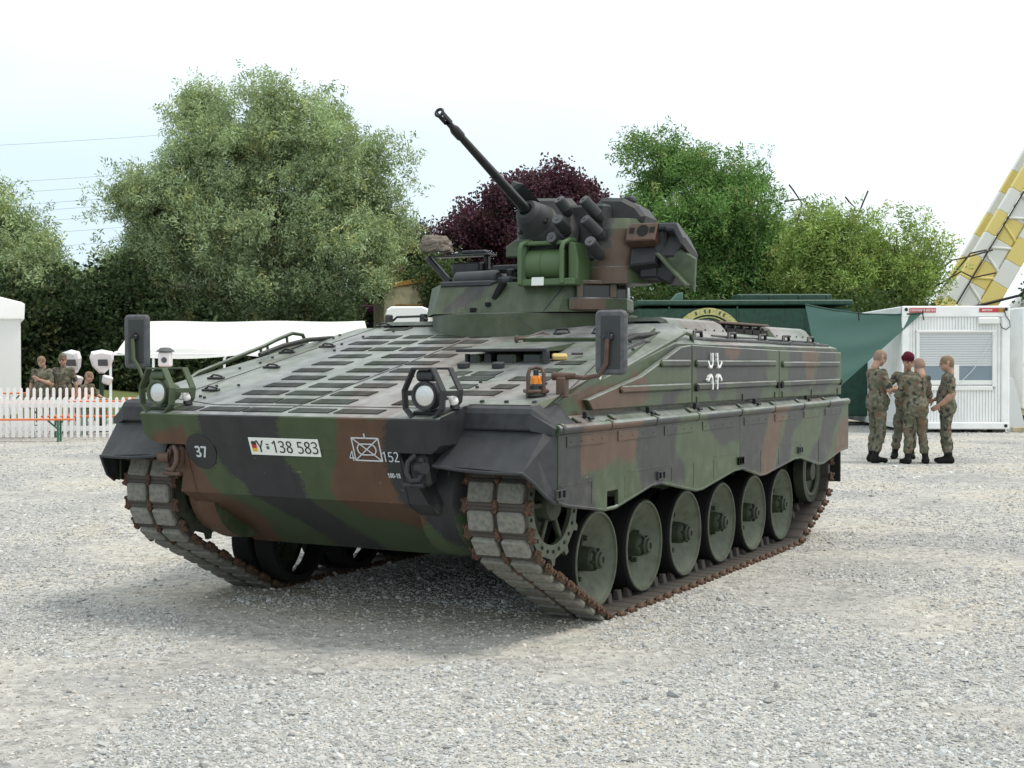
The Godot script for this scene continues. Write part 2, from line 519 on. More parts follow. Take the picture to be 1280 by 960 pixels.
	for sheet in [["S", 0, 0, 1050, 420], ["F", 1060, 0, 540, 420], ["T", 0, 440, 1050, 540]]:
		var polys := []
		for b in blobs:
			if b[0] != sheet[0]:
				continue
			var p := PackedVector2Array()
			var box := Rect2()
			for i in range(0, b[2].size(), 2):
				var q: Vector2
				if b[0] == "S":
					q = Vector2((b[2][i] + 5.3) * 150.0, (3.1 - b[2][i + 1]) * 150.0)
				elif b[0] == "F":
					q = Vector2((b[2][i] + 1.8) * 150.0, (3.1 - b[2][i + 1]) * 150.0)
				else:
					q = Vector2((b[2][i] + 5.3) * 150.0, (b[2][i + 1] + 1.8) * 150.0)
				p.append(q)
				box = Rect2(q, Vector2.ZERO) if i == 0 else box.expand(q)
			polys.append([b[1], p, box])
		var dust := 0.54 if sheet[0] == "T" else (0.015 if sheet[0] == "F" else 0.05)
		for y in sheet[4]:
			for x in sheet[3]:
				var w := Vector2(x + warp.get_noise_2d(x, y) * 9.0, y + warp.get_noise_2d(x + 700, y) * 9.0)
				w += Vector2(rng.randf() - 0.5, rng.randf() - 0.5) * 6.0   # the soft edge a spray gun leaves
				var id := 0
				for q in polys:
					if q[2].has_point(w) and Geometry2D.is_point_in_polygon(w, q[1]):
						id = q[0]
				var g := grain.get_noise_2d(x, y)
				var s := streak.get_noise_2d(x * 1.6, y * 0.22) if sheet[0] != "T" else streak.get_noise_2d(x * 0.3, y * 1.3)
				var t: Vector3 = tones[id] * (1.0 + 0.16 * g + 0.1 * s)
				var here := dust
				if sheet[0] == "F" and y < 195:
					here = 0.2
				if sheet[0] == "S" and y > 300:   # mud thrown up along the lower skirt
					here += maxf(0.0, g + 0.05) * 0.16 * clampf((y - 300) / 40.0, 0.0, 1.0)
				var k := clampf(here * (0.9 + 0.6 * s + 0.4 * g), 0.0, 0.8)
				t = t.lerp(Vector3(0.3, 0.315, 0.315) if sheet[0] == "T" else Vector3(0.23, 0.225, 0.195), k)
				im.set_pixel(sheet[1] + x, sheet[2] + y, Color(t.x, t.y, t.z).linear_to_srgb())
	# chips and scratches in the paint
	rng.seed = 77
	for i in 900:
		var x := rng.randi_range(0, 1640)
		var y := rng.randi_range(0, 1000)
		var l := rng.randi_range(1, 5)
		var c := lin(0.33, 0.32, 0.28) if rng.randf() < 0.5 else lin(0.05, 0.04, 0.03)
		for k in l:
			var px := clampi(x + (k if i % 3 == 0 else 0), 0, 2047)
			var py := clampi(y + (0 if i % 3 == 0 else k), 0, 1023)
			im.set_pixel(px, py, im.get_pixel(px, py).lerp(c, 0.5))
	return ImageTexture.create_from_image(im)


# ---------------------------------------------------------------- the armoured vehicle
func yg(z: float) -> float:
	return minf(1.315 + (1.47 - z) * TAN12, 1.95)


func pz(pts: Array) -> PackedVector2Array:
	var p := PackedVector2Array()
	for i in range(0, pts.size(), 2):
		p.append(Vector2(pts[i], pts[i + 1]))
	return p


# local x = world -z or z ... an outline given as (z, y), drawn out along x
func side_t(s := 1.0) -> Transform3D:
	return Transform3D(Basis(Vector3(0, 0, 1), Vector3(0, 1, 0), Vector3(-1, 0, 0)), Vector3.ZERO)


func side_prism(b: MB, pts: Array, x0: float, x1: float, ch := 0.0) -> void:
	b.prism(pz(pts), side_t(), -maxf(x0, x1), -minf(x0, x1), ch)


func hull() -> void:
	var b := MB.new()
	# belly and nose between the tracks
	side_prism(b, [1.30, 1.25, 1.42, 1.12, 1.31, 0.808, 0.62, 0.42, -4.95, 0.42, -4.95, 1.25], -0.8, 0.8)
	for s in [-1.0, 1.0]:
		var a0 := Vector3(0.78 * s, 1.12, 1.42)
		var a1 := Vector3(0.93 * s, 0.808, 1.31)
		var a2 := Vector3(0.9 * s, 0.42, 0.62)
		var i0 := Vector3(0.79 * s, 1.12, 1.42)
		var i1 := Vector3(0.79 * s, 0.808, 1.31)
		var i2 := Vector3(0.79 * s, 0.42, 0.62)
		b.oquad(i0, a0, a1, i1, Vector3(0, 0, 1))
		b.oquad(i1, a1, a2, i2, Vector3(0, -0.5, 1))
		b.oquad(a0, a1, Vector3(0.97 * s, 0.808, 1.0), Vector3(0.97 * s, 1.12, 1.0), Vector3(s, 0, 0.3))
		b.oquad(a1, a2, Vector3(0.97 * s, 0.42, 0.4), Vector3(0.97 * s, 0.808, 1.0), Vector3(s, 0, 0.3))
		b.box(Vector3(0.89 * s, 0.83, -2.3), Vector3(0.2, 0.82, 5.3))
	obj("lower_hull", b, M.camo, V)
	# the upper nose, a wedge standing out between the mudguards
	b = MB.new()
	var p := [Vector3(-1.03, 1.116, 1.423), Vector3(1.012, 1.108, 1.42), Vector3(1.09, 1.16, 1.438), Vector3(1.107, 1.3, 1.49), Vector3(-1.107, 1.3, 1.49), Vector3(-1.109, 1.166, 1.441)]
	var q := []
	for v in p:
		q.append(Vector3(v.x, v.y, 1.12))
	b.poly_fan(p)
	for i in 6:
		var j := (i + 1) % 6
		b.oquad(p[i], p[j], q[j], q[i], Vector3(p[i].x + p[j].x, (p[i].y + p[j].y) * 0.5 - 1.2, 0) * Vector3(0.3, 8, 1))
	# the rounded front lip and the sloping top as far as the mudguards
	var lip := [Vector2(1.49, 1.3), Vector2(1.484, 1.308), Vector2(1.47, 1.315), Vector2(1.15, 1.315 + 0.32 * TAN12)]
	for i in 3:
		b.oquad(Vector3(-1.107, lip[i].y, lip[i].x), Vector3(1.107, lip[i].y, lip[i].x), Vector3(1.107, lip[i + 1].y, lip[i + 1].x), Vector3(-1.107, lip[i + 1].y, lip[i + 1].x), Vector3(0, 1, 0.5))
	for s in [-1.0, 1.0]:
		b.oquad(Vector3(1.107 * s, 1.3, 1.49), Vector3(1.107 * s, 1.315, 1.47), Vector3(1.107 * s, yg(1.15), 1.15), Vector3(1.107 * s, 1.3, 1.12), Vector3(s, 0, 0))
	obj("nose", b, M.camo, V)
	# upper hull, lofted from the mudguards to the tail
	b = MB.new()
	var st := [[1.15, 1.5, 1.2], [0.96, 1.57, 1.2], [0.3, 1.54, 1.2], [-0.9, 1.42, 1.2], [-1.3, 1.38, 1.2], [-1.36, 1.34, 1.2], [-3.0, 1.32, 1.2], [-5.02, 1.28, 1.2]]
	var rings := []
	for e in st:
		var z: float = e[0]
		var yt := yg(z) if z > -1.35 else 1.87 - (-1.5 - z) * 0.012
		var ys := minf(yt - 0.05, 1.75)
		rings.append([Vector3(1.54, 1.2, z), Vector3(1.54, 1.3, z), Vector3(1.545, ys, z), Vector3(e[1], yt, z), Vector3(-e[1], yt, z), Vector3(-1.545, ys, z), Vector3(-1.54, 1.3, z), Vector3(-1.54, 1.2, z)])
	for i in rings.size() - 1:
		for k in 7:
			var mid: Vector3 = (rings[i][k] + rings[i][k + 1]) * 0.5
			b.oquad(rings[i][k], rings[i][k + 1], rings[i + 1][k + 1], rings[i + 1][k], Vector3(mid.x if k != 3 else 0.0, 1.5 if k == 3 else mid.y - 1.55, 0))
	b.poly_fan([rings[0][7], rings[0][0], rings[0][1], rings[0][2], rings[0][3], rings[0][4], rings[0][5], rings[0][6]])
	var e := rings.size() - 1
	b.poly_fan([rings[e][0], rings[e][7], rings[e][6], rings[e][5], rings[e][4], rings[e][3], rings[e][2], rings[e][1]])
	b.box(Vector3(0, 1.185, -1.95), Vector3(3.06, 0.03, 6.1))
	b.box(Vector3(0, 1.9, -3.2), Vector3(2.0, 0.09, 3.5))
	b.box(Vector3(0, 0.85, -5.0), Vector3(2.0, 0.8, 0.06))
	obj("upper_hull", b, M.camo, V)
	# weld seams and plate edges on the slope
	var gn := Vector3(0, 0.978, 0.208)
	var seams := MB.new()
	for l in [[-0.04, 1.32, -0.04, -0.72], [1.63, 1.1, 1.1, -1.3], [-1.2, 1.1, -1.22, -1.3], [0.0, 1.26, 1.08, 1.26], [-1.2, 1.1, -0.7, 1.26], [-0.7, 1.26, 0.0, 1.26], [1.08, 1.26, 1.13, 1.17], [1.68, 0.93, 1.45, -0.2]]:
		var c := [Vector3(l[0], yg(l[1]), l[1]), Vector3(l[2], yg(l[3]), l[3])]
		seams.ribbon(c, 0.007, gn, 0.003)
	obj("weld_seam", seams, M.steel, V)
	# grit pads: rows 22 cm apart on the slope
	var cols := {
		1.37: [[-1.0, -0.72], [-0.68, -0.36], [-0.34, -0.04], [0.01, 0.3], [0.34, 0.65]],
		1.145: [[-0.58, -0.28], [-0.26, -0.03], [0.01, 0.29], [0.6, 0.84]],
		0.935: [[-0.7, -0.4], [-0.35, -0.06], [0.0, 0.29]],
		0.89: [[0.88, 1.15]],
		0.72: [[-0.7, -0.43], [-0.33, -0.04], [0.03, 0.29], [0.74, 0.88], [1.03, 1.17]],
		0.505: [[-0.72, -0.42], [-0.33, -0.07], [0.03, 0.28], [0.64, 0.88], [1.03, 1.3]],
		0.275: [[-0.81, -0.53], [-0.35, -0.07], [0.0, 0.16], [1.12, 1.24]],
		0.05: [[-0.81, -0.52], [-0.36, -0.06], [-0.02, 0.19], [1.12, 1.3]],
		-0.19: [[-0.84, -0.53], [-0.38, -0.07], [-0.02, 0.19]],
		-0.435: [[-0.91, -0.7], [-0.66, -0.44], [-0.39, -0.08], [-0.02, 0.16]],
		-0.675: [[-1.01, -0.71], [-0.65, -0.45], [-0.38, -0.08], [-0.03, 0.16]],
		-0.895: [[-1.03, -0.73], [-0.66, -0.45], [-0.41, -0.12], [-0.07, 0.1]],
		-1.225: [[-1.06, -0.85]],
		-1.62: [[-1.2, -1.0]],
		0.36: [[0.52, 0.63], [0.68, 0.86]],
	}
	var bg := Basis(Vector3.RIGHT, deg_to_rad(12.0))
	for z in cols:
		for c in cols[z]:
			b = MB.new()
			var ce := Vector3((c[0] + c[1]) * 0.5, yg(z) + 0.0015, z)
			b.box(ce, Vector3(c[1] - c[0], 0.006, 0.115 if z < 1.3 else 0.1), bg if z > -1.5 else Basis.IDENTITY)
			obj("grit_pad", b, M.grit, V)
	# plate hooks, small bolts and a lifting eye on the slope
	for h in [[-1.04, 0.9], [-1.09, 0.2], [-1.14, -0.53], [-1.18, -1.35], [-1.36, -0.32], [-1.3, 0.55]]:
		b = MB.new()
		var at := Vector3(h[0], yg(h[1]) + 0.008, h[1])
		b.box(at, Vector3(0.14, 0.014, 0.035), bg, 0.004)
		b.tube([at + Vector3(-0.05, 0.005, 0), at + Vector3(-0.02, 0.022, 0.0), at + Vector3(0.03, 0.018, 0.01), at + Vector3(0.07, 0.01, 0.02)], 0.007, 6)
		obj("plate_hook", b, M.steel, V)
	var bolts := MB.new()
	rng.seed = 5
	for i in 34:
		var z := rng.randf_range(-1.3, 1.1)
		var x := [-1.35, -1.12, 0.9, 1.38, 1.5, -0.95][i % 6] + rng.randf_range(-0.05, 0.05) as float
		bolts.cyl(Vector3(x, yg(z) - 0.004, z), Vector3(x, yg(z) + 0.012, z + 0.003), 0.011, -1, 6)
	for x in [1.16, 1.32, 1.5]:
		bolts.cyl(Vector3(x, yg(1.1) - 0.004, 1.1), Vector3(x, yg(1.1) + 0.012, 1.103), 0.014, -1, 6)
	obj("bolt_heads", bolts, M.darkgrey, V)


func hatch_and_hood() -> void:
	# the raised visor over the driver's three periscopes
	var b := MB.new()
	var f0 := Vector3(0.40, 1.695, 0.08)
	var f1 := Vector3(1.02, 1.695, 0.06)
	var r0 := Vector3(0.34, yg(-0.62), -0.62)
	var r1 := Vector3(0.92, yg(-0.62), -0.62)
	b.oquad(f0 + Vector3(0, 0.018, 0), f1 + Vector3(0, 0.018, 0), r1, r0, Vector3.UP)
	b.oquad(f0 + Vector3(0, 0.018, 0), f1 + Vector3(0, 0.018, 0), f1, f0, Vector3(0, 0, 1))
	b.oquad(f0, f1, f1 + Vector3(0, 0.0, -0.16), f0 + Vector3(0, 0.0, -0.16), Vector3.DOWN)
	for s in [[f0, r0, -1.0], [f1, r1, 1.0]]:
		b.oquad(s[0] + Vector3(0, 0.018, 0), s[0] + Vector3(0, 0.0, 0), s[1] + Vector3(0, -0.05, 0), s[1], Vector3(s[2], 0, 0))
	obj("visor_hood", b, M.camo, V)
	b = MB.new()
	b.box(Vector3(0.71, 1.703, 0.075), Vector3(0.68, 0.022, 0.03), Basis.IDENTITY, 0.006)
	b.box(Vector3(1.035, 1.645, 0.06), Vector3(0.04, 0.125, 0.06), Basis.IDENTITY, 0.015)
	b.box(Vector3(0.42, 1.63, 0.01), Vector3(0.02, 0.1, 0.04))
	b.box(Vector3(0.585, 1.63, 0.0), Vector3(0.05, 0.1, 0.06))
	obj("visor_lip", b, M.black, V)
	b = MB.new()
	b.box(Vector3(0.72, 1.64, -0.1), Vector3(0.58, 0.08, 0.02))
	obj("visor_recess", b, M.void, V)
	for x in [0.49, 0.73, 0.93]:
		b = MB.new()
		b.box(Vector3(x, 1.635, 0.0), Vector3(0.14 if x > 0.6 else 0.07, 0.085, 0.09), Basis.IDENTITY, 0.008)
		var per := obj("periscope", b, M.green, V)
		b = MB.new()
		b.box(Vector3(x, 1.642, 0.047), Vector3(0.115 if x > 0.6 else 0.05, 0.055, 0.006))
		obj("periscope_window", b, M.glass_dark, per)
	b = MB.new()
	for x in [0.5, 0.76]:
		b.box(Vector3(x, yg(0.2) + 0.02, 0.2), Vector3(0.075, 0.035, 0.05), Basis(Vector3.RIGHT, 0.2), 0.005)
	obj("wiper_block", b, M.darkgrey, V)
	# hatch behind it
	b = MB.new()
	var bg := Basis(Vector3.RIGHT, deg_to_rad(12.0))
	var t := Transform3D(bg * Basis(Vector3.RIGHT, -PI / 2), Vector3(0.98, yg(-0.86) + 0.01, -0.86))
	b.prism(pz([-0.5, -0.2, 0.34, -0.22, 0.4, -0.05, 0.36, 0.18, 0.2, 0.28, -0.2, 0.24, -0.5, 0.1]), t, -0.02, 0.018, 0.006)
	var h := obj("driver_hatch", b, M.camo, V)
	for x in [0.72, 1.02]:
		b = MB.new()
		var c := Vector3(x, yg(-0.8) + 0.03, -0.8)
		b.tube([c + Vector3(-0.05, 0, 0.02), c + Vector3(-0.04, 0.03, 0), c + Vector3(0.04, 0.035, 0), c + Vector3(0.06, 0.0, -0.02), c + Vector3(0.0, 0.0, 0.04)], 0.01, 6, true)
		obj("hatch_handle", b, M.black, h)
	b = MB.new()
	b.tube([Vector3(0.45, yg(-0.62) + 0.03, -0.62), Vector3(0.5, yg(-0.7) + 0.02, -0.7), Vector3(0.56, yg(-0.82) + 0.03, -0.82), Vector3(0.64, yg(-0.76) + 0.02, -0.76)], 0.012, 6)
	b.ball(Vector3(0.45, yg(-0.62) + 0.03, -0.62), Vector3(0.02, 0.03, 0.02), 8)
	obj("hatch_torsion_wire", b, M.brown, V)
	# a brass padlock lying on the slope
	b = MB.new()
	b.box(Vector3(1.08, yg(-0.05) + 0.02, -0.05), Vector3(0.1, 0.035, 0.07), Basis(Vector3.UP, 0.5) * bg, 0.008)
	var l := obj("padlock", b, M.brass, V)
	b = MB.new()
	var pc := Vector3(1.14, yg(-0.1) + 0.03, -0.1)
	b.tube([pc, pc + Vector3(0.04, 0, -0.02), pc + Vector3(0.05, 0, -0.06), pc + Vector3(0.0, 0, -0.05)], 0.008, 6)
	obj("shackle", b, M.steel, l)


func mudguards() -> void:
	for s in [1.0, -1.0]:
		var b := MB.new()
		var side := PackedVector2Array()
		# upper box with its rounded front edge
		var prof := [0.9, 1.24, 1.2, 1.24, 1.208, 1.25, 1.208, 1.335, 1.195, 1.362, 1.165, 1.378, 0.9, 1.37]
		side_prism(b, prof, 1.1 * s, 1.53 * s)
		# outer end falling away to the side rail
		var a := [Vector3(1.53 * s, 1.24, 1.208), Vector3(1.53 * s, 1.335, 1.208), Vector3(1.53 * s, 1.362, 1.195), Vector3(1.53 * s, 1.378, 1.165)]
		var o := [Vector3(1.66 * s, 1.215, 1.16), Vector3(1.665 * s, 1.25, 1.16), Vector3(1.66 * s, 1.262, 1.14), Vector3(1.655 * s, 1.265, 1.1)]
		for i in 3:
			b.oquad(a[i], a[i + 1], o[i + 1], o[i], Vector3(s, 0.5, 1))
		b.oquad(a[3], Vector3(1.53 * s, 1.4, 0.9), Vector3(1.655 * s, 1.27, 0.9), o[3], Vector3(s, 1, 0))
		var mg := obj("mudguard", b, M.fender, V)
		# hanging rubber apron, sloping forward, with its folded outer side
		b = MB.new()
		var f := [Vector3(1.095 * s, 1.238, 1.19), Vector3(1.6 * s, 1.232, 1.18), Vector3(1.645 * s, 1.215, 1.15)]
		var g := [Vector3(1.0 * s, 1.045, 1.385), Vector3(1.565 * s, 1.02, 1.37), Vector3(1.645 * s, 0.87, 1.23)]
		for k in [0.0, 1.0]:
			var d: Vector3 = Vector3(0, -0.012, -0.018) * k
			var fl = 1.0 - 2.0 * k
			var back := Vector3(1.655 * s, 1.215, 1.128)
			var foot := Vector3(1.655 * s, 0.845, 1.128)
			b.oquad(f[0] + d, f[1] + d, g[1] + d, g[0] + d, Vector3(0, 0.7, 1) * fl)
			b.oquad(f[1] + d, f[2] + d, g[1].lerp(f[2], 0.45) + d, g[1] + d, Vector3(s * 0.3, 0.4, 1) * fl)
			b.oquad(f[2] + d, back + d, foot + d, g[1].lerp(f[2], 0.45) + d, Vector3(s, 0, 0.2) * fl)
			b.oquad(g[1].lerp(f[2], 0.45) + d, foot + d, g[2] + d, g[1] + d, Vector3(s, 0, 0.3) * fl)
		var lipm := []
		for i in 13:
			var u := i / 12.0
			lipm.append(g[0].lerp(g[1], u) + Vector3(0, -0.012 * sin(u * PI) - 0.004, 0))
		for k in [Vector3(1.6 * s, 0.965, 1.315), Vector3(1.64 * s, 0.885, 1.24), Vector3(1.655 * s, 0.84, 1.16)]:
			lipm.append(k)
		b.tube(lipm, 0.011, 8)
		obj("rubber_apron", b, M.fender, mg)
		b = MB.new()
		b.box(Vector3(1.09 * s, 1.3, 1.2), Vector3(0.02, 0.14, 0.03), Basis.IDENTITY, 0.004)
		b.box(Vector3(1.085 * s, 1.24, 1.3), Vector3(0.02, 0.06, 0.2), Basis.IDENTITY, 0.004)
		obj("mudguard_bracket", b, M.black, mg)


func skirts() -> void:
	var wave := [[1.13, 0.845], [1.02, 0.816], [0.5, 0.742], [0.34, 0.742], [-0.22, 0.833], [-0.38, 0.836], [-1.0, 0.735], [-1.14, 0.735], [-1.8, 0.818], [-1.98, 0.82], [-2.4, 0.738], [-2.54, 0.738], [-3.3, 0.812], [-3.48, 0.81], [-4.02, 0.718], [-4.18, 0.718], [-4.75, 0.8], [-5.0, 0.808]]
	for s in [1.0, -1.0]:
		for sec in [[1.122, -1.905], [-1.911, -5.0]]:
			var b := MB.new()
			var pts := [sec[1], 1.225, sec[0], 1.225]
			var low := []
			var prev: Array = wave[0]
			for w in wave:
				if w[0] <= sec[0] and w[0] >= sec[1]:
					low.append(w)
			var edge := func(z: float) -> float:
				for i in wave.size() - 1:
					if z <= wave[i][0] and z >= wave[i + 1][0]:
						return lerpf(wave[i][1], wave[i + 1][1], (wave[i][0] - z) / (wave[i][0] - wave[i + 1][0]))
				return wave[-1][1]
			pts += [sec[0], edge.call(sec[0])]
			for w in low:
				if w[0] < sec[0] - 0.01:
					if w[0] == 0.34:   # the square cut-out near the first road wheel
						pts += [0.475, edge.call(0.475), 0.472, 0.848, 0.315, 0.848, 0.312, 0.748]
						continue
					pts += [w[0], w[1]]
			if low[-1][0] > sec[1] + 0.01:
				pts += [sec[1], edge.call(sec[1])]
			side_prism(b, pts, 1.635 * s, 1.66 * s, 0.003)
			var sk := obj("side_skirt", b, M.camo, V)
			if s < 0:
				continue
			# rolled lower edge
			b = MB.new()
			var path := [Vector3(1.65 * s, edge.call(sec[0]), sec[0])]
			for w in low:
				path.append(Vector3(1.65 * s, w[1], w[0]))
			if low[-1][0] > sec[1] + 0.01:
				path.append(Vector3(1.65 * s, edge.call(sec[1]), sec[1]))
			b.tube(path, 0.012, 8)
			obj("rolled_edge", b, M.camo, sk)
			# pressed lines
			b = MB.new()
			for z in [0.69, 0.21, -0.55, -0.95, -1.35, -2.4, -2.85, -3.45, -4.0]:
				if z < sec[0] and z > sec[1]:
					b.box(Vector3(1.6605 * s, (0.95 + edge.call(z)) * 0.5, z), Vector3(0.003, 0.95 - edge.call(z) - 0.05, 0.005))
			for l in [[1.1, 0.69, 0.93], [0.16, -0.52, 0.945], [-1.36, -1.88, 0.945], [-2.05, -2.35, 0.95], [-2.87, -3.4, 0.95], [-4.02, -4.6, 0.95]]:
				if l[0] < sec[0] and l[1] > sec[1]:
					b.box(Vector3(1.6605 * s, l[2], (l[0] + l[1]) * 0.5), Vector3(0.004, 0.006, l[0] - l[1]))
			obj("pressed_line", b, M.camo, sk)
			# hinge strips with bolts below the rail
			for z in [[1.02, 0.5], [0.32, -0.28], [-0.42, -0.95], [-1.12, -1.75], [-2.0, -2.55], [-2.75, -3.35], [-3.55, -4.05], [-4.2, -4.75]]:
				if z[0] < sec[0] and z[1] > sec[1]:
					b = MB.new()
					b.box(Vector3(1.6625 * s, 1.172, (z[0] + z[1]) * 0.5), Vector3(0.006, 0.06, z[0] - z[1]), Basis.IDENTITY, 0.002)
					for k in 4:
						var zz := lerpf(z[0] - 0.05, z[1] + 0.05, k / 3.0)
						b.cyl(Vector3(1.662 * s, 1.172, zz), Vector3(1.668 * s, 1.172, zz), 0.006, -1, 6)
					obj("hinge_strip", b, M.camo, sk)
			for z in [[1.16, 0.885], [-0.3, 0.885], [-1.86, 0.88], [-3.38, 0.875]]:
				if z[0] < sec[0] + 0.1 and z[0] > sec[1]:
					b = MB.new()
					for k in [-1.0, 1.0]:
						b.box(Vector3(1.668 * s, z[1] + 0.024 * k, z[0] - 0.05), Vector3(0.014, 0.008, 0.12), Basis.IDENTITY, 0.002)
						b.box(Vector3(1.668 * s, z[1], z[0] - 0.05 + 0.056 * k), Vector3(0.014, 0.05, 0.008), Basis.IDENTITY, 0.002)
					b.box(Vector3(1.667 * s, z[1], z[0] - 0.06), Vector3(0.012, 0.046, 0.02), Basis.IDENTITY, 0.003)
					obj("skirt_latch", b, M.darkgrey, sk)
		# rail along the top of the skirt and the ledge behind it
		var r := MB.new()
		r.tube([Vector3(1.655 * s, 1.243, 1.14), Vector3(1.655 * s, 1.245, -1.0), Vector3(1.655 * s, 1.247, -3.0), Vector3(1.655 * s, 1.25, -4.98)], 0.03, 12)
		for z in [1.1, 0.45, -0.25, -1.0, -1.9, -2.7, -3.5, -4.3]:
			r.cyl(Vector3(1.655 * s, 1.246, z), Vector3(1.655 * s, 1.246, z - 0.03), 0.034, -1, 12)
		obj("skirt_rail", r, M.camo, V)
		r = MB.new()
		r.oquad(Vector3(1.65 * s, 1.235, 1.1), Vector3(1.65 * s, 1.24, -4.98), Vector3(1.53 * s, 1.315, -4.98), Vector3(1.53 * s, 1.315, 1.1), Vector3(s, 1, 0))
		r.oquad(Vector3(1.65 * s, 1.235, 1.1), Vector3(1.65 * s, 1.24, -4.98), Vector3(1.5 * s, 1.2, -4.98), Vector3(1.5 * s, 1.2, 1.1), Vector3(0, -1, 0))
		r.oquad(Vector3(1.65 * s, 1.24, -4.98), Vector3(1.53 * s, 1.315, -4.98), Vector3(1.5 * s, 1.2, -4.98), Vector3(1.6 * s, 1.2, -4.98), Vector3(0, 0, -1))
		for z in [0.75, 0.25, -0.45, -1.05, -1.5, -2.1, -2.9, -3.6, -4.4]:
			r.box(Vector3(1.59 * s, 1.283, z), Vector3(0.05, 0.022, 0.05), Basis(Vector3.BACK, -0.55 * s), 0.005)
		obj("sponson_ledge", r, M.camo, V)
		for z in [0.6, -0.35, -1.2, -2.5, -3.9]:
			r = MB.new()
			r.box(Vector3(1.575 * s, 1.31, z), Vector3(0.03, 0.04, 0.02), Basis.IDENTITY, 0.004)
			r.cyl(Vector3(1.6 * s, 1.29, z), Vector3(1.6 * s, 1.29, z - 0.06), 0.011, -1, 8)
			obj("hinge_pin", r, M.black, V)
		r = MB.new()
		r.box(Vector3(1.42 * s, 0.62, -5.13), Vector3(0.26, 0.3, 0.03), Basis.IDENTITY, 0.005)
		obj("rear_mudflap", r, M.rubber, V)


